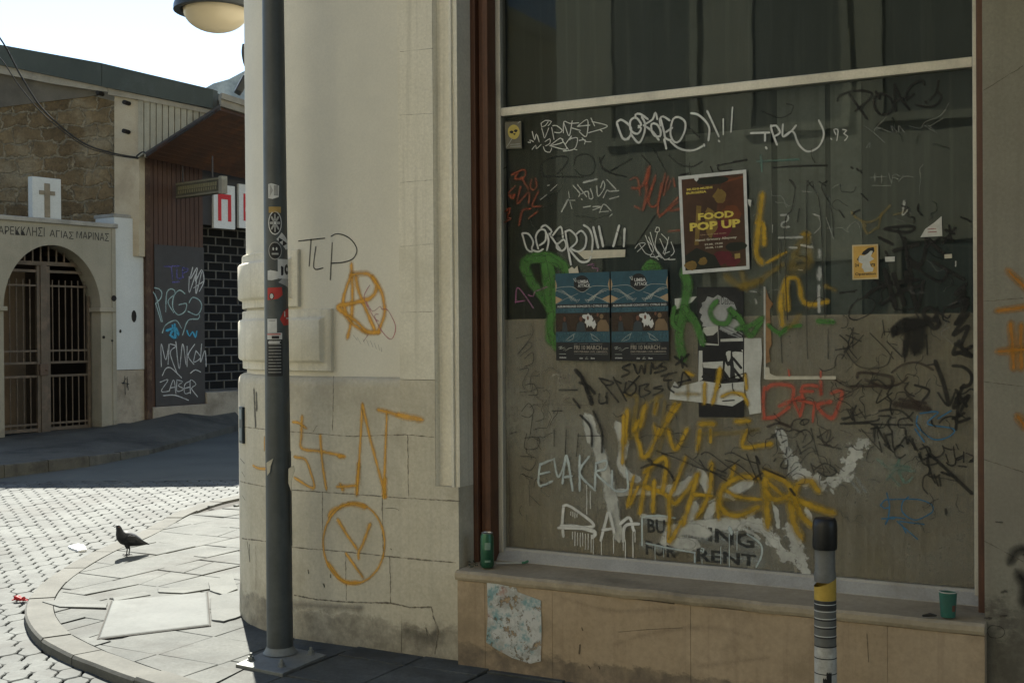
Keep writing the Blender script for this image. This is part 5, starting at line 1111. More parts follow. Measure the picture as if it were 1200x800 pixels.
# porch behind the gate
mb = MB(); dp = 1.7; zc = zt - .05
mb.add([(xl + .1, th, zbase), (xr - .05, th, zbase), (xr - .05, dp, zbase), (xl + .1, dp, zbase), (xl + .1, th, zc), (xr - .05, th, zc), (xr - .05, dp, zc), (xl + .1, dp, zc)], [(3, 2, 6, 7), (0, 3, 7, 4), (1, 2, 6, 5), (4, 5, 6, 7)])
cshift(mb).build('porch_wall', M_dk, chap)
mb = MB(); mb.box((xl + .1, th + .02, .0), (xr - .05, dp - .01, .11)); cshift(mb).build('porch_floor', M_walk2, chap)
mb = MB(); d0 = CH.hit(6, 400, .9)[0]; d1 = CH.hit(30, 400, .9)[0]; mb.box((d0 - .4, .9, .12), (d1, .96, zpk + .15)); cshift(mb).build('side_door', weathered('tan door', (.09, .065, .04), (.13, .095, .06), 2, 40, (.10, .07, .045), .5), chap)
mb = MB(); mb.box((xl + .1, th + .3, zt - .02), (xr + .2, 3.4, zt + .02)); cshift(mb).build('porch_roof', M_gstone, chap)
# white panel and stone foot to the right of the chapel wall
wx0 = xr + .005; wx1 = CH.hit(169, 400, .02)[0]; wz0 = CH.hit(152, 433, .02)[1]; wz1 = CH.hit(152, 256, .02)[1]
wp = empty('side_pier', CH.world((wx0 + wx1) / 2, .02, 0), CH.ang, 'whitewashed pier with a rough stone foot between chapel and brown shop', 'pier')
hx = (wx1 - wx0) / 2
mb = MB(); mb.box((-hx, 0, wz0), (hx, .5, wz1)); mb.build('white_panel', M_whitep, wp, bevel=.004)
M_foot = weathered('pier stone', (.22, .19, .145), (.31, .28, .22), 2, 50, (.12, .10, .075), .7, 1.8, .95, .5, .01)
mb = MB(); mb.box((-hx, .015, -.1), (hx + .06, .5, wz0 - .004)); mb.build('stone_foot', M_foot, wp, bevel=.01)
mb = MB(); mb.box((-hx, .03, wz1), (hx + .05, .55, wz1 + .06)); mb.build('pier_cap', M_gstone, wp, bevel=.01)
M_hole = flat('hole', (.015, .013, .011), .9)
mb = MB(); 
for x, y, w_, h_ in ((157, 370.5, .05, .10), (141, 388, .02, .03)):
    u, z = CH.hit(x, y, .02); u -= (wx0 + wx1) / 2; mb.lathe([(w_, 0), (w_ * .9, .006)], (0, 0, 0), 10)
    b0 = len(mb.v) - 20; mb.v[b0:] = [(u + a[0], -.001 - a[2], z + a[1] * h_ / w_) for a in mb.v[b0:]]
mb.build('hole', M_hole, wp)
mb = MB()
for x, y, w_ in ((133, 349.5, .05), (121, 395, .025), (131, 399, .018)):
    u, z = CH.hit(x, y, 0); b0 = len(mb.v); mb.lathe([(w_, 0), (w_ * .9, .006)], (0, 0, 0), 10); mb.v[b0:] = [(u - acx + a[0], -.013 - a[2], z + a[1]) for a in mb.v[b0:]]
mb.build('hole', M_hole, chap)
P_tag2 = paint('black tag paint', (.02, .018, .015), .5, .9, .2, 40)
LAYER[0] = 10
def cgraf(parent, D, mat, strokes, w, xo, label):
    return graffiti(CH, D, parent, mat, strokes, w, label, shift=(-xo, -D, 0))
cgraf(wp, .015, P_tag2, [('k', '525,545 540,520 548,570;532,512 535,590;520,540 550,545;545,515 542,560', 1.2)], 1.2, (wx0 + wx1) / 2, 'small black tag')

# ================================================================== OLD HALL BEHIND THE CHAPEL
def rubble_mat():
    m, nt, nd, lk = new_mat('coursed rubble stone')
    tc = nt.nodes.new('ShaderNodeTexCoord'); sx = nt.nodes.new('ShaderNodeSeparateXYZ'); lk.new(tc.outputs['Object'], sx.inputs[0])
    wob = noise_n(nt, 2.2, 5, .65, None, 5); wob2 = noise_n(nt, 3.1, 5, .65, None, 15)
    cx = nt.nodes.new('ShaderNodeCombineXYZ')
    lk.new(math_n(nt, 'ADD', sx.outputs[0], math_n(nt, 'MULTIPLY', wob, .55)), cx.inputs[0]); lk.new(math_n(nt, 'ADD', sx.outputs[2], math_n(nt, 'MULTIPLY', wob2, .34)), cx.inputs[1])
    br = nt.nodes.new('ShaderNodeTexBrick'); lk.new(cx.outputs[0], br.inputs['Vector'])
    for k, v in (('Scale', 1.0), ('Brick Width', .52), ('Row Height', .25), ('Mortar Size', .030), ('Mortar Smooth', .8), ('Bias', -.1)): br.inputs[k].default_value = v
    br.inputs['Color1'].default_value = (.13, .09, .045, 1); br.inputs['Color2'].default_value = (.22, .16, .085, 1); br.inputs['Mortar'].default_value = (.25, .205, .13, 1)
    a = noise_n(nt, 5, 10, .75, None, 2); b2 = noise_n(nt, 1.3, 8, .7, None, 8); f = noise_n(nt, 28, 5, .7, None, 4)
    col = mixc(nt, 1.0, br.outputs[0], ramp(nt, a, [(.3, .5), (.7, 1.35)]), 'MULTIPLY')
    col = mixc(nt, ramp(nt, b2, [(.50, 0.0), (.66, .75)]), col, (.27, .225, .145))
    col = mixc(nt, .6, col, mixc(nt, 1.0, col, ramp(nt, f, [(.3, .5), (.7, 1.35)]), 'MULTIPLY'))
    h = math_n(nt, 'ADD', math_n(nt, 'MULTIPLY', br.outputs[1], -.6), math_n(nt, 'ADD', a, math_n(nt, 'MULTIPLY', f, .4)))
    return finish(m, nt, col, .95, h, 1.0, .07, 0, .2)
M_rough = rubble_mat()
M_fasc = weathered('grey green fascia board', (.042, .048, .038), (.056, .063, .05), 1.2, 60, (.10, .11, .10), .4, 1.6, .7, .1, .003)
M_capst = weathered('eaves stone', (.21, .185, .14), (.29, .26, .20), 1.6, 50, (.12, .10, .08), .6, 2, .95, .4, .008)
M_tanw = weathered('ochre plaster pier', (.33, .275, .185), (.40, .345, .245), 1.6, 50, (.22, .175, .115), .6, 1.5, .9, .3, .005)
def uh(px, py, D=0.0): return UB.hit(px, py, D)
h0 = UB.world(uh(80, 300)[0], 0); ux = uh(80, 300)[0]
hall = empty('old_hall', h0, UB.ang, 'old rubble stone hall with a grey green fascia rising behind the chapel entrance', 'building')
def ush(mb): mb.v = [(x - ux, y, z) for x, y, z in mb.v]; return mb
def usheet(name, px_poly, D, th_, mat, lift=0):
    P = [uh(x, y, D) for x, y in px_poly]; mb = MB(); mb.prism(P, D, D + th_, 'y'); return ush(mb).build(name, mat, hall)
usheet('rubble_wall', [(-120, 68), (0, 86), (60, 100), (138, 120), (138, 300), (-120, 300)], .10, .4, M_rough)
usheet('beam_band', [(-120, 80), (0, 84), (62, 98), (113, 108), (113, 112), (64, 118), (0, 126), (-120, 140)], .08, .05, weathered('dark timber band', (.085, .072, .052), (.12, .105, .078), 2, 40, (.05, .042, .032), .6))
usheet('plaster_pier', [(134, 112), (163, 118), (163, 300), (134, 300)], .03, .4, M_tanw)
usheet('fascia', [(-150, 26), (0, 52.5), (119, 74), (119, 101), (0, 76), (-150, 46)], -.10, .14, M_fasc)
usheet('fascia', [(119.6, 74.2), (250, 105), (249, 127), (119.6, 101.5)], -.105, .14, M_fasc)
usheet('eaves_stone', [(-150, 46.5), (0, 76.5), (126, 103), (126, 108), (60, 98), (0, 86), (-150, 60)], -.04, .16, M_capst)
usheet('eaves_stone', [(126.5, 103.2), (249, 129), (249, 134), (163, 117), (126.5, 111)], -.04, .16, M_capst)
# pan-tiled cladding: ribs and pans
mb = MB(); px0 = 162
while px0 < 254:
    yt = 113 + (px0 - 162) * .215; yb = 184 - (px0 - 172) * .64 if px0 > 172 else 186
    if yb > yt + 1:
        for (a, b, d) in ((px0, px0 + 6.0, .0), (px0 + 6.0, px0 + 7.2, .025)):
            P = [uh(a, yt), uh(b, yt + (b - a) * .2), uh(b, max(yt + 1, yb - (b - a) * .64 - 1.5)), uh(a, yb - 1.5)]; mb.prism(P, d, d + .08, 'y')
    px0 += 7.2
ush(mb).build('ribbed_cladding', weathered('beige ribbed cladding', (.25, .225, .16), (.32, .295, .22), 2, 50, (.16, .135, .095), .6, 1.6, .8, .1, .004, streak=((.17, .15, .105), .4)), hall)
mb = MB()
for x, y in ((151, 121.5), (150.5, 155), (120, 110.5)):
    u, z = uh(x, y, .02); mb.tube([(u, .03, z), (u, -.12, z)], .035, 10)
ush(mb).build('drain_stub', M_hole, hall)
# roof plane behind the fascia, falling to the right like the verge
l0 = uh(-150, 30); l1 = uh(252, 108)
mb = MB(); mb.add([(l0[0], -.08, l0[1]), (l1[0], -.08, l1[1]), (l1[0], 9, l1[1] - .3), (l0[0], 9, l0[1] - .3), (l0[0], -.08, l0[1] - .1), (l1[0], -.08, l1[1] - .1), (l1[0], 9, l1[1] - .4), (l0[0], 9, l0[1] - .4)], [(0, 1, 2, 3), (4, 7, 6, 5), (0, 4, 5, 1), (1, 5, 6, 2), (2, 6, 7, 3), (3, 7, 4, 0)])
ush(mb).build('roof', M_fasc, hall)
mb = MB(); mb.box((l0[0], .5, -.1), (uh(160, 200)[0], 8.5, l1[1] - .6)); ush(mb).build('hall_body', M_rough, hall)

# ================================================================== SHOP UNDER THE BROWN CANOPY
M_brown_b = weathered('brown boards', (.045, .024, .016), (.075, .040, .026), 2, 40, (.10, .055, .034), .5, 1.2, .7, .3, .006, (14, 14, .5), streak=((.03, .018, .013), .5))
M_soff = weathered('brown soffit boards', (.032, .016, .010), (.06, .027, .014), 1.6, 30, (.11, .042, .016), .6, 1.4, .7, .3, .006)
M_pan = weathered('dark sheet panel', (.030, .027, .025), (.045, .041, .038), 2, 60, (.06, .055, .05), .4, 2, .6, .1, .003)
sx0 = CH.hit(170, 400)[0]; sxp = CH.hit(176, 400)[0]; sxg = CH.hit(239.5, 400, 0)[0]
shop = empty('shuttered_shop', CH.world(sxg, 0, .3), CH.ang, 'closed shop with a brown boarded side and brick patterned roller grille under a canopy', 'shop')
sz = .3
def csh(mb): mb.v = [(x - sxg, y, z - sz) for x, y, z in mb.v]; return mb
ztopS = CH.hit(172, 183)[1]
mb = MB(); n = 12
for i in range(n):
    a = sxp + (sxg - sxp) * i / n; b = sxp + (sxg - sxp) * (i + 1) / n - .012
    mb.box((a, .0, .1), (b, .05, ztopS))
csh(mb).build('boarding', M_brown_b, shop)
mb = MB(); mb.box((sx0, -.05, .05), (sxp - .01, .2, ztopS)); csh(mb).build('corner_post', weathered('dark rusted post', (.035, .022, .016), (.07, .04, .026), 3, 40, (.16, .12, .08), .5, 4), shop)
zp0 = CH.hit(205, 478)[1]; zp1 = CH.hit(205, 288)[1]
mb = MB(); mb.box((CH.hit(181, 400)[0], -.02, zp0 + .05), (sxg - .01, -.006, zp1)); dp_ = csh(mb).build('sheet_panel', M_pan, shop)
mb = MB(); mb.box((sxp, -.06, -.1), (sxg + .05, .1, zp0 + .04)); csh(mb).build('shop_plinth', M_foot, shop, bevel=.01)
# grille set back
GD = .35
gz0 = CH.hit(255, 456, GD)[1]; gz1 = CH.hit(255, 268, GD)[1]; gx1 = CH.hit(345, 400, GD)[0]
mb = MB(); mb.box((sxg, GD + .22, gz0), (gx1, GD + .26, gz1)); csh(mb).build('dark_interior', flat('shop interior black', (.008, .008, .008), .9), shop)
mb = MB(); rows = 19; rh = (gz1 - gz0) / rows; cw_ = CH.hit(264, 400, GD)[0] - CH.hit(246.5, 400, GD)[0]
for r_ in range(rows + 1):
    z = gz0 + r_ * rh; mb.tube([(sxg + .02, GD, z), (gx1, GD, z)], .013, 6)
    x = sxg + .05 + (cw_ / 2 if r_ % 2 else 0)
    while x < gx1 and r_ < rows: mb.box((x - .012, GD - .008, z), (x + .012, GD + .012, z + rh)); x += cw_
csh(mb).build('roller_grille', weathered('dull grille metal', (.07, .066, .054), (.105, .098, .082), 4, 60, (.07, .06, .05), .5, 5, .5, .1, .002, metal=.2), shop)
mb = MB(); mb.box((sxg, -.05, -.1), (gx1, GD + .2, gz0 - .02)); csh(mb).build('doorstep', M_foot, shop, bevel=.015)
mb = MB(); mb.box((sxg - .02, .05, gz1 + .02), (gx1, GD + .3, ztopS + .1)); csh(mb).build('shutter_housing', M_pan, shop)
# canopy
A = on_depth(171, 184.5, 19.2); B = on_depth(258, 129, 18.95); Cc = on_depth(345, 155, 20.9); Dd = CH.world(CH.hit(345, 222)[0], 0, CH.hit(345, 222)[1])
def wl(p): q_ = p - CH.world(sxg, 0, sz); return (q_.dot(CH.ax), q_.dot(CH.ay), q_.z)
mb = MB(); n = 14
for i in range(n):
    t0, t1 = i / n, (i + 1) / n - .006
    q4 = [A.lerp(B, t0), A.lerp(B, t1), Dd.lerp(Cc, t1), Dd.lerp(Cc, t0)]
    vs = [wl(p) for p in q4] + [wl(p + Vector((0, 0, .05))) for p in q4]
    mb.add(vs, [(0, 1, 2, 3), (7, 6, 5, 4)] + [(k, (k + 1) % 4, (k + 1) % 4 + 4, k + 4) for k in range(4)])
mb.build('canopy_soffit', M_soff, shop)
mb = MB(); u = Vector((0, 0, 1))
for p, q_, h_ in ((A, B, .09),):
    o_ = (p - q_).cross(u).normalized() * .05
    vs = [wl(v) for v in (p - o_ * 0, q_ - o_ * 0, q_ + o_, p + o_)] + [wl(v + u * h_) for v in (p, q_, q_ + o_, p + o_)]
    mb.add(vs, [(0, 1, 2, 3), (7, 6, 5, 4)] + [(k, (k + 1) % 4, (k + 1) % 4 + 4, k + 4) for k in range(4)])
mb.build('canopy_edge', M_pan, shop)
mb = MB()
for z0_, z1_, o0 in ((.052, .16, 0.0), (.16, .25, .05)):
    nrm = Vector((.45, -.89, 0)) * (.06 + o0)
    vs = [wl(v) for v in (B + u * z0_ + nrm, Cc + u * z0_ + nrm, Cc + u * z0_ - nrm, B + u * z0_ - nrm, B + u * z1_ + nrm, Cc + u * z1_ + nrm, Cc + u * z1_ - nrm, B + u * z1_ - nrm)]
    mb.add(vs, [(0, 3, 2, 1), (4, 5, 6, 7), (0, 1, 5, 4), (1, 2, 6, 5), (2, 3, 7, 6), (3, 0, 4, 7)])
mb.build('canopy_fascia', M_capst, shop)
mb = MB(); vs = [wl(v) for v in (A + u * .055, B + u * .055, Cc + u * .055, Dd + u * .055, A + u * .09, B + u * .09, Cc + u * .12, Dd + u * .12)]
mb.add(vs, [(0, 3, 2, 1), (4, 5, 6, 7), (1, 2, 6, 5), (2, 3, 7, 6), (3, 0, 4, 7)]); mb.build('canopy_roof', M_pan, shop)
# white letter panels
M_sgn = weathered('white sign panel', (.50, .50, .48), (.58, .58, .56), 2, 50, (.40, .39, .36), .4, 2, .6, .05, .002); M_red = flat('sign red', (.42, .020, .022), .6)
for k, (x0, x1, letter, lab) in enumerate(((250.5, 275.5, '\u03a0', 'white sign panel with a red Greek letter Pi above the grille'), (280, 307, '\u03a1', 'white sign panel with a red letter P cut off by the corner'))):
    a = CH.hit(x0, 240, GD - .35)[0]; b = CH.hit(x1, 240, GD - .35)[0]; z0_ = CH.hit((x0 + x1) / 2, 268, GD - .35)[1]; z1_ = CH.hit((x0 + x1) / 2, 217, GD - .35)[1]
    sg = empty('letter_sign', CH.world((a + b) / 2, GD - .35, z0_), CH.ang, lab, 'sign', 'red letter signs over the grille')
    w2 = (b - a) / 2; h2 = z1_ - z0_
    mb = MB(); mb.box((-w2, 0, 0), (w2, .06, h2)); mb.build('panel', M_sgn, sg, bevel=.004)
    mb = MB(); vs, fs, asp = text_mesh(letter, .035)
    mb.add([(-w2 * .62 + 1.24 * w2 * (p[0]), -.004, h2 * (.17 + .62 * p[1])) for p in vs], fs); mb.build('lettering', M_red, sg, fix=False)
# small box sign projecting on its bracket
bs0 = on_depth(209, 209, 20.2); bs1 = on_depth(263, 210, 19.4); bz = bs0.z
bx = empty('projecting_sign', bs0 + (bs1 - bs0) * .5 + Vector((0, 0, -.28)), math.atan2((bs1 - bs0).y, (bs1 - bs0).x), 'narrow dark box sign sticking out under the canopy', 'sign')
L2 = (bs1 - bs0).length / 2
mb = MB(); mb.box((-L2, -.05, .0), (L2 * .86, .05, .26)); mb.build('sign_box', weathered('dark olive sign', (.05, .045, .03), (.085, .075, .05), 5, 50, (.03, .028, .02), .5, 6), bx, bevel=.006)
mb = MB(); mb.box((L2 * .862, -.056, -.01), (L2, .056, .27)); mb.build('end_cap', M_cream, bx, bevel=.004)
mb = MB(); mb.box((-L2 - .0, -.053, .225), (L2 * .86, -.0505, .25)); mb.box((-L2, -.053, .01), (L2 * .86, -.0505, .035)); mb.build('trim', flat('sign trim', (.13, .115, .075), .5), bx)
mb = MB(); rnd = random.Random(4); 
for k in range(17): x = -L2 * .9 + k * L2 * .1; mb.box((x, -.0535, .07), (x + .035, -.0505, .12)); mb.box((x, -.0535, .13), (x + .05, -.0505, .19 + .0 * k))
mb.build('worn_print', flat('worn print', (.14, .12, .06), .6), bx)
mb = MB(); mb.tube([(-L2 * .8, 0, .26), (-L2 * .8, 0, .55)], .012, 8); mb.tube([(L2 * .5, 0, .26), (L2 * .5, 0, .62)], .012, 8); mb.build('hanger', M_pan, bx)
# tags on the dark panel
LAYER[0] = 10
P_tl = paint('pale teal chalk', (.30, .40, .385), .5, .72, .3, 50); P_wc = paint('white chalk paint', (.47, .47, .45), .5, .75, .3, 50); P_vi = paint('violet spray', (.085, .075, .22), .7, .8, .2, 40); P_cy = paint('cyan spray', (.05, .27, .40), .5, .9, .15, 40)
def sgraf(mat, strokes, w, label):
    return graffiti(CH, -.02, dp_, mat, strokes, w, label, shift=(-sxg, 0, -sz))
WIDE = 1.8
sgraf(P_vi, [('c', '125,85 190,82;155,85 160,140;180,100 182,138 210,132;205,90 205,130;205,90 232,100 205,115;160,155 190,152', 1.7)], 1.7, 'violet letters TLP')
sgraf(P_wc, [('c', '235,130 235,200 265,120 265,205 290,110;250,90 240,140 270,90 262,150 290,100 300,150 280,195;255,180 300,150', 1.5)], 1.5, 'white scribble')
sgraf(P_tl, [('c', '80,180 100,185 112,200 108,225 85,250;75,200 90,230 115,330;85,250 110,330;130,285 135,200 160,185 172,205 140,240 165,290;215,205 190,190 165,220 162,270 185,300 215,285 222,250 190,255;235,245 250,222 280,235 290,265 270,300 230,285;280,300 275,318 230,325 205,390;115,380 130,345 175,325 200,360', 1.6)], 1.6, 'pale teal tag')
sgraf(P_cy, [('c', '135,370 165,362 150,390 175,400 160,350;175,360 190,390 180,380;170,345 172,400', 3), ('c', '225,372 236,395 250,375 262,400 268,375', 2)], 2.4, 'cyan scribble')
sgraf(P_wc, [('c', '110,530 110,430 130,500 145,430 140,520;150,430 175,440 150,470 180,560;175,420 190,540 205,430 220,520;225,440 225,530;225,480 260,430 230,480 255,520;265,460 255,510 285,490 265,460;290,430 285,510 305,460 310,530', 1.35)], 1.35, 'tall white marker tag')
sgraf(P_wc, [('c', '105,600 140,590 110,640 145,640;145,640 165,590 175,650;150,625 172,622;180,590 180,640 210,630 185,615 205,598 180,590;240,595 215,610 215,650 240,645;215,628 235,622;240,650 240,590 265,610 245,628 272,665;120,660 170,658 230,680;115,570 130,540 150,535 180,560 200,580;240,560 262,545 285,555', 1.35)], 1.35, 'white marker tag ZABER')
WIDE = 1.38
# overhead cables
def cable(name, pts, r, label, group=None):
    mb = MB(); P = [on_depth(*p) for p in pts]; o = P[0]
    Q = []
    for i in range(len(P) - 1):
        for t in range(8):
            p0 = P[max(i - 1, 0)]; p1 = P[i]; p2 = P[i + 1]; p3 = P[min(i + 2, len(P) - 1)]; f = t / 8
            Q.append(.5 * ((2 * p1) + (p2 - p0) * f + (2 * p0 - 5 * p1 + 4 * p2 - p3) * f * f + (3 * p1 - p0 - 3 * p2 + p3) * f ** 3))
    Q.append(P[-1]); mb.tube([q_ - o for q_ in Q], r, 6)
    ob = mb.build(name, flat('cable rubber', (.02, .02, .02), .6), smooth=True); ob.location = o; return tag(ob, label, 'cable', group)
cable('overhead_cable', [(-40, 0, 16.5), (0, 45, 17.2), (25, 90, 17.8), (52, 130, 18.3), (95, 166, 18.9), (130, 179, 19.3), (163, 185, 19.6)], .013, 'thick black cable sagging across the rubble wall, upper of the two', 'cables across the old hall')
cable('overhead_cable', [(-40, 30, 16.5), (0, 68, 17.3), (22, 100, 17.8), (52, 135, 18.3), (95, 169, 18.9), (130, 181, 19.3), (162, 186, 19.6)], .008, 'thin black cable sagging across the rubble wall, lower of the two', 'cables across the old hall')
cable('wall_wire', [(160, 183, 19.5), (168, 178, 19.4), (176, 183, 19.35), (190, 172, 19.2), (215, 155, 19.0), (250, 131, 18.8)], .012, 'pale wire running up the canopy edge')
cable('hanging_cable', [(286, 52, 8.2), (285, 62, 8.2), (287, 74, 8.2), (291, 84, 8.2)], .012, 'short black cable hanging beside the rounded corner')
# far house beyond the canopy
fo = on_depth(262, 130, 34)
fh = empty('distant_house', (fo.x, fo.y, 0), 0, 'distant house with a grey ragged roof above the canopy', 'house')
pp = [on_depth(x, y, 34) - Vector((fo.x, fo.y, 0)) for x, y in ((236, 106), (250, 98), (268, 93), (287, 83), (300, 76), (330, 66), (350, 90), (350, 150), (236, 150))]
mb = MB(); mb.prism([(p.x, p.z) for p in pp], 0, 3, 'y'); mb.build('gable', weathered('grey render', (.25, .27, .26), (.36, .38, .36), .8, 20, (.52, .53, .47), .8, .9, .95, .5, .02), fh)
mb = MB(); mb.box((pp[0].x, .5, 0), (pp[5].x, 3, pp[7].z + .1)); mb.build('house_wall', M_capst, fh)
# ================================================================== STREET POLE, LAMP, BOLLARD
M_pole = weathered('dark grey pole paint', (.030, .036, .036), (.045, .052, .052), 2.5, 50, (.075, .085, .085), .5, 3, .5, .2, .003, (6, 6, 1), spec=.5)
M_galv = weathered('weathered base plate', (.13, .14, .135), (.20, .21, .20), 5, 60, (.08, .07, .055), .7, 6, .6, .3, .003, metal=.3)
pp0 = on_z(328.3, 768, 0)
PB = empty('street_pole', (pp0.x, pp0.y, 0), 0, 'dark grey steel street pole covered in stickers and bolted to the pavement', 'pole')
RZ = lambda z: .0655 - .0037 * z
prof = [(RZ(z), z) for z in (.02, .5, 1.0, 1.5, 2.0, 3.0, 4.0, 5.2)]
lean = lambda z: (-.0025 * z, 0)
mb = MB(); mb.lathe(prof, (0, 0, 0), 40); mb.v = [(x + lean(z)[0], y, z) for x, y, z in mb.v]
mb.build('shaft', M_pole, PB, smooth=True)
mb = MB(); mb.lathe([(.085, .018), (.078, .026), (.0665, .05)], n=32); mb.build('weld_collar', M_galv, PB, smooth=True)
q = [on_z(x, y, .012) - Vector((pp0.x, pp0.y, 0)) for x, y in ((276, 778), (331, 789), (383, 767), (327, 755))]
mb = MB(); mb.prism([(v.x, v.y) for v in q], -.01, .014, 'z'); mb.build('base_plate', M_galv, PB, bevel=.003)
c4 = sum(q, Vector()) / 4
for v in q:
    d = v * .66; mb = MB()
    mb.lathe([(.020, .014), (.020, .020)], (d.x, d.y, 0), 16); mb.lathe([(.0145, .0205), (.0145, .034)], (d.x, d.y, 0), 6); mb.lathe([(.008, .0345), (.007, .05)], (d.x, d.y, 0), 10); mb.build('bolt', M_galv, PB)
# service door strip on the far right of the shaft, seam
mb = MB(); vs = []
for z in (.55, 1.02):
    for a in (R(-24), R(-12), R(0), R(12)): vs += [((RZ(z) + .003) * math.cos(a) + lean(z)[0], (RZ(z) + .003) * math.sin(a), z)]
mb.add(vs, [(0, 1, 5, 4), (1, 2, 6, 5), (2, 3, 7, 6)]); mb.build('service_door', M_pole, PB)
# flaps of peeling paper either side
M_peel = weathered('peeling paper', (.44, .40, .31), (.52, .48, .38), 6, 60, None)
def cyl_patch(px0, px1, py0, py1, name, mat, label, cat, rad_off=.0012, poly=None, parent=None, thick=.0008, ox=None):
    """a sticker bent round the pole; poly is in its own unit square (u right, v up)"""
    zc = CAM.z - (((py0 + py1) / 2) - 391.5) / F * (pp0.y - .05)
    r_ = RZ(zc)
    cen = Vector((pp0.x + lean(zc)[0], pp0.y, 0))
    # angle for a pixel column: intersect the sight line with the cylinder in plan
    def ang(px):
        d = ray(px, (py0 + py1) / 2); dx, dy = d.x, d.y; ex, ey = -cen.x, -cen.y; a = dx * dx + dy * dy; b = 2 * (ex * dx + ey * dy); c = ex * ex + ey * ey - r_ * r_
        disc = b * b - 4 * a * c
        if disc <= 0: return math.atan2(0, 1 if px > 328 else -1) if px > 328 else math.pi
        t = (-b - math.sqrt(disc)) / (2 * a); return math.atan2(ey + dy * t, ex + dx * t)
    a0, a1 = ang(px0), ang(px1)
    if a0 > 0: a0 -= 2 * math.pi
    if a1 > 0: a1 -= 2 * math.pi
    zz = lambda py: CAM.z - (py - 391.5) / F * (pp0.y - .05)
    z0, z1 = zz(py1), zz(py0); P = poly or [(0, 0), (1, 0), (1, 1), (0, 1)]
    # dense grid clipped by the outline
    nu, nv = 12, 10; mb = MB()
    for i in range(nu):
        for j in range(nv):
            cell = sh_clip([(i / nu, j / nv), ((i + 1) / nu, j / nv), ((i + 1) / nu, (j + 1) / nv), (i / nu, (j + 1) / nv)], P)
            if len(cell) < 3: continue
            vs = []
            for u_, v_ in cell:
                a = a0 + (a1 - a0) * u_; z = z0 + (z1 - z0) * v_; rz_ = RZ(z) + rad_off; vs.append((pp0.x + lean(z)[0] + rz_ * math.cos(a), cen.y + rz_ * math.sin(a), z))
            mb.add(vs, [tuple(range(len(vs)))])
    mb.d = [1.0] * len(mb.v)
    base = Vector((cen.x, cen.y, z0)) if parent is None else parent.location
    mb.v = [(x - base.x, y - base.y, z - base.z) for x, y, z in mb.v]
    o = mb.build(name, mat, parent, fix=False)
    if parent is None: o.location = base; tag(o, label, cat, 'stickers on the street pole')
    return o
M_stw = flat('sticker white', (.46, .46, .45), .6); M_stb = flat('sticker black', (.012, .012, .013), .5); M_sty = flat('sticker mustard', (.30, .20, .06), .6); M_str = flat('sticker red ink', (.36, .035, .028), .6); M_stg = flat('sticker grey', (.27, .27, .26), .6); M_stt = paint('sticker print', (.30, .30, .29), .4, .8, .8, 120)
def stk(px0, px1, py0, py1, mat, label, poly=None, arts=()):
    o = cyl_patch(px0, px1, py0, py1, 'sticker', mat, label, 'sticker', .0012, poly)
    for k, (a, b, c, d, m, pl) in enumerate(arts): cyl_patch(px0 + (px1 - px0) * a, px0 + (px1 - px0) * b, py0 + (py1 - py0) * c, py0 + (py1 - py0) * d, 'artwork', m, None, None, .0016 + .0003 * k, pl, o)
    return o
rag = [(0, .05), (.4, .0), (.95, .12), (1, .8), (.8, 1), (.3, .92), (0, .98)]
disc = [(.5 + .5 * math.cos(2 * math.pi * i / 16), .5 + .5 * math.sin(2 * math.pi * i / 16)) for i in range(16)]
tri = [(0, 0), (1, .5), (.1, 1)]
stk(314.6, 327, 213, 233, M_stw, 'torn grey and white sticker, topmost on the pole', rag, [(.1, .45, .1, .9, M_stg, tri), (.5, .9, .2, .8, M_stt, None)])
stk(315, 329, 242, 249, M_sty, 'mustard strip above the mandala sticker on the pole')
stk(314.6, 330, 247, 275, M_stw, 'round black and white mandala sticker on the pole', disc, [(.06, .94, .05, .95, M_stb, disc)] + [(.1, .9, .1, .9, M_stg, [(.5 + .14 * math.cos(a - .5), .5 + .14 * math.sin(a - .5)), (.5 + .44 * math.cos(a - .16), .5 + .44 * math.sin(a - .16)), (.5 + .5 * math.cos(a), .5 + .5 * math.sin(a)), (.5 + .44 * math.cos(a + .16), .5 + .44 * math.sin(a + .16)), (.5 + .14 * math.cos(a + .5), .5 + .14 * math.sin(a + .5))]) for a in [R(45 * t) for t in range(8)]] + [(.42, .58, .42, .58, M_stw, disc)])
stk(324, 339, 272, 292, M_stw, 'slanted white lettering sticker beside the mandala on the pole', [(0, .6), (.7, 0), (1, .1), (1, .5), (.35, 1)], [(.15, .5, .3, .6, M_stb, tri), (.45, .8, .45, .8, M_stb, tri)])
stk(314.8, 330, 283, 304, M_stg, 'round black sticker with a smiling face on the pole', disc, [(.05, .95, .05, .95, M_stb, disc), (.3, .42, .3, .48, M_stw, disc), (.55, .67, .3, .48, M_stw, disc), (.25, .75, .62, .72, M_stg, None)])
stk(325.5, 340, 303, 326, M_stw, 'white square sticker with a black squiggle on the pole', None, [(.25, .45, .3, .85, M_stb, rag), (.52, .9, .25, .8, M_stb, disc), (.64, .78, .42, .62, M_stw, disc)])
stk(313.9, 326, 315, 328, M_stw, 'blank white torn sticker at the left edge of the pole', rag)
stk(326, 340, 326, 337, M_stg, 'grey ragged sticker remnant at the right edge of the pole', [(0, .6), (1, 0), (1, 1), (.3, 1)])
stk(313.8, 331, 336, 351, M_str, 'red sticker with a white dot on the pole', [(0, 0), (.7, .1), (1, .4), (.95, 1), (0, .95)], [(.1, .45, .45, .95, M_stb, disc), (.16, .38, .5, .9, M_stw, disc)])
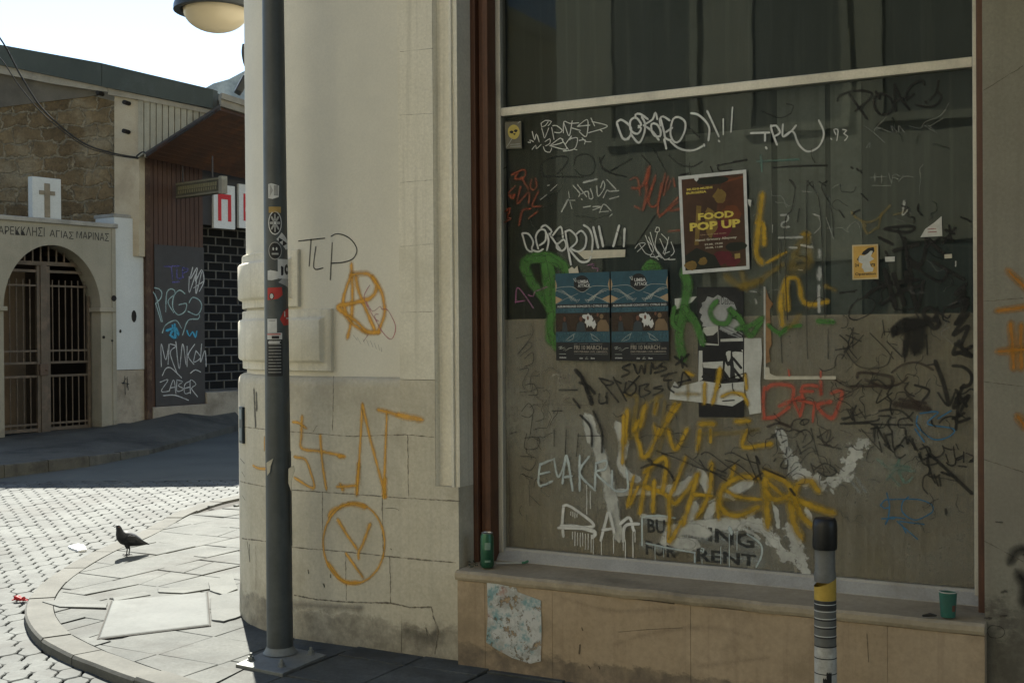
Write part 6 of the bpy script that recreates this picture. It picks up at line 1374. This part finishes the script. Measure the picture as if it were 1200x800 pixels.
stk(328, 340, 360, 381, M_str, 'red star shaped sticker at the right edge of the pole', [(0, .35), (.3, 0), (1, .05), (1, 1), (.7, .95), (.3, .8)], [(.4, .5, .2, .5, M_stw, None), (.6, .9, .55, .62, M_stw, None)])
stk(313.6, 324.5, 373, 389, M_stw, 'white square sticker below the red dot sticker on the pole', None, [(.15, .8, .1, .18, M_stg, None)])
stk(313.5, 330.5, 389.5, 397, M_stw, 'white strip sticker with a red bar on the pole', None, [(.0, .9, .12, .3, M_str, None), (.3, .8, .45, .9, M_stb, None)])
ob = stk(313.4, 331, 397, 440, M_stb, 'tall black label with rows of white print, lowest on the pole', None, [(.1, .9, .03 + .085 * k, .06 + .085 * k, M_stt, None) for k in range(11)] + [(.1, .8, .06, .11, M_stw, None)])
stk(331.5, 342, 392, 470, flat('sticker residue', (.06, .066, .066), .7), 'grey ghost of a removed sticker on the right of the pole', [(.1, 0), (.9, .1), (1, .9), (.4, 1), (0, .7)])
# torn flaps sticking out
for (x, y, pts, lab) in ((318, 550, [(312, 542), (320, 537), (317, 546), (316, 553), (313, 557)], 'small peeling cream paper flap on the left of the pole'), (341, 555, [(338, 549), (344, 545), (345, 552), (342, 560), (341, 575), (338, 566)], 'small peeling cream paper flap on the right of the pole')):
    Y = pp0.y - .066; P = [on_depth(px, py, Y) for px, py in pts]; o_ = P[0]; mb = MB()
    n = len(P); mb.add([tuple(p - o_) for p in P] + [tuple(p - o_ + Vector((.001, .004, 0))) for p in P], [tuple(range(n)), tuple(range(2 * n - 1, n - 1, -1))] + [(k, (k + 1) % n, (k + 1) % n + n, k + n) for k in range(n)])
    o = mb.build('paper_flap', M_peel); o.location = o_; tag(o, lab, 'paper flap')
# wall lamp round the corner
lp = on_depth(253, 14, 8.4)
lamp = empty('wall_lamp', lp, 0, 'round street lamp with a dark rim and cream bowl hanging beyond the corner', 'lamp')
k_ = 8.4 / F
mb = MB(); mb.lathe([(.0, .30), (.06, .29), (.10, .22), (.20, .13), (.27, .075), (46 * k_ + .012, .035), (46 * k_ + .014, .0), (46 * k_ + .004, -.004), (40 * k_ + .004, .004), (40 * k_, .02)], n=40, cap=False); mb.build('lamp_hood', flat('lamp hood dark', (.02, .023, .024), .4), lamp, smooth=True)
mb = MB(); r0 = 37.5 * k_; mb.lathe([(r0 * math.cos(a), -.148 * math.sin(a) + .008) for a in [R(t) for t in range(0, 90, 8)]] + [(.004, -.1405)], n=40, cap=False)
m, nt, nd, lk = new_mat('opal lamp bowl'); b_ = N(nt, 'ShaderNodeBsdfPrincipled', Roughness=.3); b_.inputs['Base Color'].default_value = (.62, .53, .37, 1); b_.inputs['Subsurface Weight'].default_value = .0
tl_ = N(nt, 'ShaderNodeBsdfTranslucent'); tl_.inputs[0].default_value = (.62, .53, .37, 1); mx = nt.nodes.new('ShaderNodeMixShader'); mx.inputs[0].default_value = .35; lk.new(b_.outputs[0], mx.inputs[1]); lk.new(tl_.outputs[0], mx.inputs[2]); oo = nt.nodes.new('ShaderNodeOutputMaterial'); lk.new(mx.outputs[0], oo.inputs[0])
mb.build('lamp_bowl', m, lamp, smooth=True)
wpt = SW.world(*bend((SC - math.pi / 2 - 1.6, PL, 0))[:2], 0); wv = Vector((wpt.x - lp.x, wpt.y - lp.y, .45))
mb = MB(); mb.tube([(0, 0, .28), (0, 0, .45), (wv.x * .1, wv.y * .1, .55), tuple(wv * 1.0 + Vector((0, 0, .1)))], .025, 10); mb.build('bracket', flat('lamp bracket', (.02, .023, .024), .4), lamp, smooth=True)
# flood light on the side wall
fl = on_depth(284, 99, 9.2); fo_ = empty('flood_light', fl, R(20), 'small black flood light fixed high on the side wall by the corner', 'flood light')
mb = MB(); mb.box((-.028, -.07, -.075), (.028, .07, .06), M=Matrix.Rotation(R(28), 4, 'Y')); mb.build('housing', flat('flood light black', (.012, .014, .016), .5), fo_, bevel=.01)
mb = MB(); mb.tube([(0, 0, 0), (.35, .05, .1), (.9, .1, .1)], .015, 8); mb.build('arm', flat('flood light arm', (.02, .02, .02), .5), fo_)
# little house plate on the corner, with its brass edge
s0 = CW.hit(285, 497, 0); ws = bend((s0[0], -.012, s0[1])); 
nt_ = empty('wall_plate', SW.world(*ws), SW.ang - (SC - s0[0]) / RAD * 1.0 if False else SW.ang, 'narrow dark blue plate fixed upright on the rounded corner', 'plate')
phi = (SC - s0[0]) / RAD
nt_.rotation_euler = (0, 0, SW.ang - phi)
mb = MB(); mb.box((-.04, -.003, -.105), (.04, .012, .10)); mb.build('plate', flat('plate blue black', (.012, .022, .03), .35), nt_, bevel=.003)
mb = MB(); mb.box((-.030, -.0048, .03), (.030, -.0032, .085)); mb.box((-.030, -.0048, -.09), (.030, -.0032, -.02)); mb.build('plate_panel', flat('plate grey', (.14, .18, .2), .4), nt_)
# bollard
bp_ = on_depth(966.5, 605, 4.3); br = 13.6 * 4.3 / F
bo = empty('bollard', (bp_.x, bp_.y, 0), 0, 'grey striped bollard with a black domed cap in front of the window', 'bollard')
zb = lambda py: CAM.z - (py - 386.5) / F * 4.3 
M_bg = weathered('bollard grey paint', (.10, .10, .092), (.14, .14, .128), 5, 60, (.07, .068, .06), .5, 6, .5, .15, .002)
mb = MB(); zt_ = zb(605); zc_ = zb(642)
mb.lathe([(br * 1.02, zc_), (br * 1.05, zc_ + .006), (br * 1.05, zt_ - .03), (br * 1.0, zt_ - .012), (br * .82, zt_ - .003), (.001, zt_)], n=36, cap=False); mb.lathe([(br * 1.02, zc_), (.001, zc_)], n=36, cap=False); mb.build('cap', flat('cap black plastic', (.012, .012, .012), .35, var=.3), bo, smooth=True)
mb = MB(); mb.lathe([(br * .93, -.05), (br * .93, zb(701))], n=36); mb.lathe([(br * .93, zb(680)), (br * .93, zb(670)), (br * .87, zb(668)), (br * .87, zc_)], n=36); mb.build('post', M_bg, bo, smooth=True)
mb = MB(); mb.lathe([(br * .935, zb(701)), (br * .935, zb(680.5))], n=36, cap=False)
mb.v = [(x, y, z + (.018 * (x / br) if z > zb(690) else 0)) for x, y, z in mb.v]
mb.build('yellow_band', weathered('yellow band', (.36, .24, .045), (.44, .30, .06), 6, 50, (.2, .14, .04), .5, 8), bo, smooth=True)
mb = MB(); mb.lathe([(br * .94, zb(712)), (br * .94, zb(701.5))], n=36, cap=False); mb.build('dark_band', flat('band dark', (.03, .03, .028), .6), bo, smooth=True)
mb = MB()
for y in (705, 713, 721.5, 731, 742): mb.lathe([(br * .945, zb(y + .9)), (br * .945, zb(y))], n=36, cap=False)
mb.build('white_line', flat('reflective line', (.45, .45, .43), .4), bo, smooth=True)
mb = MB()
for y in (723, 732.5, 743.5, 754): mb.lathe([(br * .9455, zb(y + 1.4)), (br * .9455, zb(y))], n=36, cap=False)
mb.build('black_line', flat('band line', (.02, .02, .02), .6), bo, smooth=True)
mb = MB(); mb.lathe([(br * .938, zb(900)), (br * .938, zb(755.6))], n=36, cap=False); mb.build('white_sleeve', weathered('scuffed white sleeve', (.36, .35, .31), (.45, .44, .40), 7, 50, (.12, .11, .09), .6, 9), bo, smooth=True)
mb = MB()
for y in (768, 786): mb.lathe([(br * .946, zb(y + 1.2)), (br * .946, zb(y))], n=36, cap=False)
mb.build('scuff_line', flat('scuff black', (.02, .02, .02), .7), bo, smooth=True)
mb = MB()                                     # dark scrape at the foot of the sleeve and a ring doodle
for (u0, u1, y0, y1) in ((-100, -72, 783, 812), (-118, -92, 790, 830)):
    for k in range(6):
        a0 = R(u0 + (u1 - u0) * k / 6); a1 = R(u0 + (u1 - u0) * (k + 1) / 6); rr = br * .95
        mb.add([(rr * math.cos(a0), rr * math.sin(a0), zb(y1)), (rr * math.cos(a1), rr * math.sin(a1), zb(y1)), (rr * math.cos(a1), rr * math.sin(a1), zb(y0 + 2 * (k % 2))), (rr * math.cos(a0), rr * math.sin(a0), zb(y0 + 2 * ((k + 1) % 2)))], [(0, 1, 2, 3)])
mb.build('scrape', flat('scrape black', (.015, .015, .014), .7), bo, fix=False)
# ================================================================== THINGS ON THE LEDGE
def on_ledge(px, py): return on_z(px, py, ZL + .009)
cp = on_ledge(571, 664.5); can = empty('drink_can', cp, 0, 'tall green drink can standing at the left end of the ledge', 'can')
M_cg = weathered('green can', (.020, .085, .045), (.03, .11, .06), 9, 60, (.06, .12, .08), .4, 14, .3, .05, .001, metal=.5, spec=.5)
mb = MB(); mb.lathe([(.024, 0), (.0305, .006), (.033, .014), (.033, .148), (.0285, .162), (.0275, .166)], n=32); mb.build('can_body', M_cg, can, smooth=True)
mb = MB(); mb.lathe([(.0278, .1662), (.0285, .169), (.0265, .1695), (.026, .166), (.001, .1655)], n=32, cap=False); mb.build('can_lid', flat('bare aluminium', (.5, .5, .5), .3, .9), can, smooth=True)
mb = MB(); a0, a1 = R(-110), R(-60)
for k in range(8):
    b0 = a0 + (a1 - a0) * k / 8; b1 = a0 + (a1 - a0) * (k + 1) / 8; rr = .0334
    mb.add([(rr * math.cos(b0), rr * math.sin(b0), .09), (rr * math.cos(b1), rr * math.sin(b1), .09), (rr * math.cos(b1), rr * math.sin(b1), .125), (rr * math.cos(b0), rr * math.sin(b0), .125)], [(0, 1, 2, 3)])
    mb.add([(rr * math.cos(b0), rr * math.sin(b0), .03), (rr * math.cos(b1), rr * math.sin(b1), .03), (rr * math.cos(b1), rr * math.sin(b1), .04), (rr * math.cos(b0), rr * math.sin(b0), .04)], [(0, 1, 2, 3)])
mb.build('can_print', flat('can pale print', (.16, .24, .18), .5), can, fix=False)
l0_ = on_z(581, 661.5, ZL + .0125); l1_ = on_z(619, 660.5, ZL + .0125); lt = empty('drinking_straw', l0_, math.atan2((l1_ - l0_).y, (l1_ - l0_).x), 'pale straw with a green tip lying on the ledge by the can', 'straw'); ll = (l1_ - l0_).length
mb = MB(); mb.tube([(0, 0, .008), (ll * .8, 0, .007)], .005, 10); mb.build('tube', flat('straw white', (.34, .34, .30), .5), lt); mb = MB(); mb.tube([(ll * .8, 0, .007), (ll * .9, .0, .008), (ll, .01, .012)], .0058, 10); mb.build('tip', flat('straw green', (.05, .16, .09), .5), lt)
# dead leaves in the corner by the can
mb = MB(); rnd = random.Random(8)
for k in range(16):
    p = on_ledge(rnd.uniform(549, 566), rnd.uniform(658, 666)) - cp; a = rnd.uniform(0, 6.28); l = rnd.uniform(.008, .02)
    mb.add([(p.x - l * math.cos(a), p.y - l * math.sin(a), .002), (p.x + .3 * l * math.sin(a), p.y - .3 * l * math.cos(a), .010), (p.x + l * math.cos(a), p.y + l * math.sin(a), .004), (p.x - .3 * l * math.sin(a), p.y + .3 * l * math.cos(a), .012)], [(0, 1, 2, 3)])
o = mb.build('leaf_litter', flat('dead leaf', (.045, .05, .03), .9)); o.location = cp; tag(o, 'dry leaf litter caught in the corner behind the can', 'leaf litter', kind='stuff')
up_ = on_ledge(1111, 722); cup = empty('paper_cup', up_, 0, 'green paper cup with a pale rim standing at the right end of the ledge', 'cup'); ck = up_.y / F
M_cup = weathered('teal green paper cup', (.030, .115, .085), (.04, .145, .105), 8, 60, (.06, .10, .08), .4, 9, .6, .05, .001)
mb = MB(); mb.lathe([(8.0 * ck, 0), (8.2 * ck, .002), (10.2 * ck, 29 * ck)], n=36, cap=False); mb.lathe([(9.9 * ck, 28.6 * ck), (7.9 * ck, .004), (.001, .004)], n=36, cap=False); mb.build('cup_body', M_cup, cup, smooth=True)
mb = MB(); mb.lathe([(10.1 * ck, 28.6 * ck), (10.6 * ck, 29.2 * ck), (10.5 * ck, 30.2 * ck), (9.9 * ck, 30 * ck), (9.8 * ck, 28.4 * ck)], n=36, cap=False); mb.build('cup_rim', flat('cup rim', (.40, .39, .35), .6), cup, smooth=True)
mb = MB(); rr = 0
for k in range(8):
    b0 = R(-80 + 30 * k / 8); b1 = R(-80 + 30 * (k + 1) / 8)
    for z0_, z1_ in ((.025, .05),):
        r0 = (8.2 + 2 * z0_ / (29 * ck)) * ck + .0006; r1 = (8.2 + 2 * z1_ / (29 * ck)) * ck + .0006
        mb.add([(r0 * math.cos(b0), r0 * math.sin(b0), z0_), (r0 * math.cos(b1), r0 * math.sin(b1), z0_), (r1 * math.cos(b1), r1 * math.sin(b1), z1_), (r1 * math.cos(b0), r1 * math.sin(b0), z1_)], [(0, 1, 2, 3)])
mb.build('cup_print', flat('cup print', (.13, .05, .035), .6), cup, fix=False)
o = sheet_poly(SW, DG - .1, 'o', '1084,721 1096,720 1100,722 1086,724', 0, 'flat_scrap', flat('dark scrap', (.03, .028, .025), .8), None, 'dark flat scrap lying on the ledge left of the cup', 'scrap') if False else None
mb = MB(); p = on_ledge(1090, 722); mb.tube([(-.03, 0, .004), (0, .004, .006), (.025, -.003, .004)], [.004, .008, .003], 8); o = mb.build('cigarette_butt', flat('dark butt', (.03, .027, .022), .8)); o.location = p; tag(o, 'dark flattened scrap lying on the ledge left of the cup', 'scrap')

# ================================================================== PIGEON
pg = on_z(149.5, 650, .006)
pig = empty('pigeon', pg, R(222), 'dark pigeon standing on the sunlit pavement near the kerb', 'pigeon'); pig.scale = (.9, .9, .9)
# rings along the spine: (x forward, z, half width, half height); head looks forward (+x)
sp = [(-.185, .085, .010, .004), (-.165, .090, .022, .008), (-.13, .098, .030, .018), (-.09, .108, .044, .036), (-.045, .120, .056, .052), (.0, .130, .060, .058), (.035, .142, .054, .056), (.060, .158, .042, .046), (.072, .178, .030, .034), (.078, .198, .023, .027), (.084, .214, .021, .023), (.092, .226, .020, .020), (.100, .233, .014, .014), (.108, .234, .006, .007)]
mb = MB(); n = 18; vs = []; fs = []
for i, (x, z, hw, hh) in enumerate(sp):
    a = sp[max(i - 1, 0)]; b = sp[min(i + 1, len(sp) - 1)]; t = Vector((b[0] - a[0], 0, b[1] - a[1])).normalized(); nv = Vector((-t.z, 0, t.x))
    for k in range(n):
        ph = 2 * math.pi * k / n; vs.append((x + nv.x * hh * math.sin(ph), hw * math.cos(ph), z + nv.z * hh * math.sin(ph)))
for i in range(len(sp) - 1):
    for k in range(n): fs.append((i * n + k, i * n + (k + 1) % n, (i + 1) * n + (k + 1) % n, (i + 1) * n + k))
fs += [tuple(range(n - 1, -1, -1)), tuple((len(sp) - 1) * n + k for k in range(n))]
mb.add(vs, fs)
for sg in (1, -1):                                 # legs with toes grow out of the belly
    mb.tube([(.002, sg * .022, .10), (.000, sg * .022, .066), (-.008, sg * .022, .046), (-.002, sg * .022, .010), (.0, sg * .022, .004)], [.020, .012, .005, .0045, .004], 8)
    for a in (-.5, 0, .5, math.pi): mb.tube([(0, sg * .022, .005), (.018 * math.cos(a), sg * .022 + .018 * math.sin(a), .006), (.032 * math.cos(a), sg * .022 + .032 * math.sin(a), .001)], [.0042, .0035, .0015], 6)
mb.tube([(.104, 0, .232), (.118, 0, .229), (.126, 0, .224)], [.006, .0045, .0012], 8)
M_pig = weathered('dark pigeon plumage', (.008, .009, .011), (.018, .019, .023), 18, 120, (.045, .05, .055), .4, 25, .6, .3, .003)
PIT = Matrix.Translation((0, 0, .095)) @ Matrix.Rotation(R(-6), 4, 'Y') @ Matrix.Translation((0, 0, -.095))
for k in range(len(sp) * n): mb.v[k] = tuple(PIT @ Vector(mb.v[k]))
for k in range(len(mb.v) - 18 - 6, len(mb.v)): mb.v[k] = tuple(PIT @ Vector(mb.v[k]))
mb.build('body', M_pig, pig, smooth=True)
for sg in (1, -1):
    mb = MB(); W_ = [(.045, .138, .006), (.02, .165, .004), (-.03, .158, .006), (-.09, .130, .008), (-.155, .100, .006), (-.175, .088, .003), (-.12, .095, .005), (-.06, .098, .006), (.0, .105, .006)]
    m_ = len(W_); out = []
    for x, z, th_ in W_:
        yb_ = .058 * math.sqrt(max(.05, 1 - ((x + .0) / .2) ** 2)); out.append((x, sg * (yb_ + .004), z))
    inn = [(x, y - sg * .010, z) for x, y, z in out]; c_ = (-.045, sg * .068, .128)
    mb.add(out + inn + [c_], [(k, (k + 1) % m_, 2 * m_) for k in range(m_)] + [(k, (k + 1) % m_, (k + 1) % m_ + m_, k + m_) for k in range(m_)]); mb.v = [tuple(PIT @ Vector(v)) for v in mb.v]; mb.build('wing', M_pig, pig, smooth=False)
    mb = MB(); mb.lathe([(.0022, -.001), (.0022, .0012), (.001, .0018)], n=10); mb.v = [(.094 + a, sg * (.0195 + c), .229 + b) for a, b, c in mb.v]; mb.v = [tuple(PIT @ Vector(v)) for v in mb.v]; mb.build('eye', flat('pigeon eye', (.35, .10, .03), .2), pig)

# ================================================================== STREET BEHIND THE CAMERA (seen in the glass, except the added dark house)
M_op = weathered('opposite sandstone', (.60, .54, .39), (.70, .63, .47), .7, 30, (.42, .36, .25), .5, .8, .9, .3, .01, streak=((.16, .14, .11), .4))
M_op2 = weathered('opposite grey render', (.60, .54, .39), (.70, .63, .47), .7, 30, (.42, .36, .25), .5, .8, .9, .3, .01)
M_shut = weathered('grey green shutters', (.16, .18, .15), (.2, .22, .19), 3, 40, None)
M_winb = flat('pale shutters', (.26, .25, .2), .6)
YO = -9.2
def opp(x0, x1, h, mat, label, wins, name='street_house', y0=YO, storey=3.2, door=True):
    r_ = empty(name, SW.world((x0 + x1) / 2, y0, ZR), SW.ang, label, 'house'); w2 = (x1 - x0) / 2
    mb = MB(); mb.box((-w2, -6, 0), (w2, 0, h)); mb.build('wall', mat, r_)
    mb = MB(); mb.box((-w2 - .1, -6.1, h), (w2 + .1, .22, h + .22)); mb.build('cornice', mat, r_)
    for (wx, wz, ww, wh, arch) in wins:
        f_ = MB(); f_.box((wx - ww / 2 - .1, .002, wz - .1), (wx + ww / 2 + .1, .08, wz)); f_.box((wx - ww / 2 - .1, .002, wz + .002), (wx - ww / 2, .06, wz + wh)); f_.box((wx + ww / 2, .002, wz + .002), (wx + ww / 2 + .1, .06, wz + wh)); f_.box((wx - ww / 2 - .1, .002, wz + wh + .002), (wx + ww / 2 + .1, .06, wz + wh + .12))
        fo2 = f_.build('window', mat, r_)
        mb = MB(); mb.box((wx - ww / 2, .004, wz), (wx + ww / 2, .02, wz + wh)); mb.build('shutter', M_winb if wz > 2 else M_shut, fo2)
    return r_
opp(-4.6, 1.4, 7.4, M_op2, 'two storey sandstone house across the street, mirrored in the shop window', [(-1.6, 0.1, 1.4, 2.7, 1), (.8, .9, 1.2, 1.6, 1), (2.1, .1, 1.1, 2.6, 1), (-1.6, 4.2, 1.1, 1.9, 1), (.3, 4.2, 1.1, 1.9, 1), (1.9, 4.2, 1.1, 1.9, 1)])
opp(-14, -6.2, 6.4, M_op, 'low sandstone house across the street beyond a gap, mirrored at the left of the glass', [(-2.2, .1, 1.4, 2.6, 1), (.6, 1, 1.2, 1.7, 1), (2.6, .1, 1.3, 2.6, 1), (-2, 4, 1, 1.6, 1), (1, 4, 1, 1.6, 1)])
opp(1.5, 13, 11.0, weathered('sky blocking house render', (.07, .066, .058), (.10, .095, .083), .7, 30, (.05, .05, .045), .5), 'tall dark grey house added unseen behind the viewer to shade the right side', [(-3.2, .1, 1.6, 2.7, 1), (-.6, .9, 1.3, 1.8, 1), (2, .1, 1.6, 2.7, 1), (-3, 4.4, 1.2, 1.9, 1), (0, 4.4, 1.2, 1.9, 1), (3, 4.4, 1.2, 1.9, 1)], y0=-6.7)  # unseen house added to cut sky and bounced light on the right

# ================================================================== LIGHT, SKY, CAMERA
SUN_AZ, SUN_EL = R(-15.5), R(42.0)                 # azimuth from +Y, negative to the left
sd = Vector((math.sin(SUN_AZ) * math.cos(SUN_EL), math.cos(SUN_AZ) * math.cos(SUN_EL), math.sin(SUN_EL)))
L = bpy.data.lights.new('sun', 'SUN'); L.energy = 5.0; L.angle = R(.5); L.color = (1.0, .965, .855)
lo = bpy.data.objects.new('sun', L); COL.objects.link(lo); lo.location = sd * 60; lo.rotation_euler = sd.to_track_quat('Z', 'Y').to_euler()
w = bpy.data.worlds.new('World'); scene.world = w; w.use_nodes = True; nt = w.node_tree; nt.nodes.clear()
sky = nt.nodes.new('ShaderNodeTexSky'); sky.sky_type = 'NISHITA'; sky.sun_disc = False; sky.sun_elevation = SUN_EL; sky.sun_rotation = SUN_AZ
sky.air_density = 1.0; sky.dust_density = .2; sky.ozone_density = 1.0
bg = nt.nodes.new('ShaderNodeBackground'); bg.inputs[1].default_value = .06; nt.links.new(sky.outputs[0], bg.inputs[0])
ou = nt.nodes.new('ShaderNodeOutputWorld'); nt.links.new(bg.outputs[0], ou.inputs[0])
cam = bpy.data.cameras.new('camera'); cam.sensor_width = 36; cam.lens = 36 * F / 1200; cam.clip_end = 600; cam.clip_start = .05
co_ = bpy.data.objects.new('camera', cam); COL.objects.link(co_)
M3 = Matrix((rt, up, -fw)).transposed().to_4x4(); M3.translation = CAM; co_.matrix_world = M3
scene.camera = co_
vs_ = scene.view_settings; vs_.view_transform = 'Standard'; vs_.look = 'None'; vs_.gamma = 1; vs_.exposure = EXPOSURE
scene.render.engine = 'CYCLES'; scene.cycles.transparent_max_bounces = 32
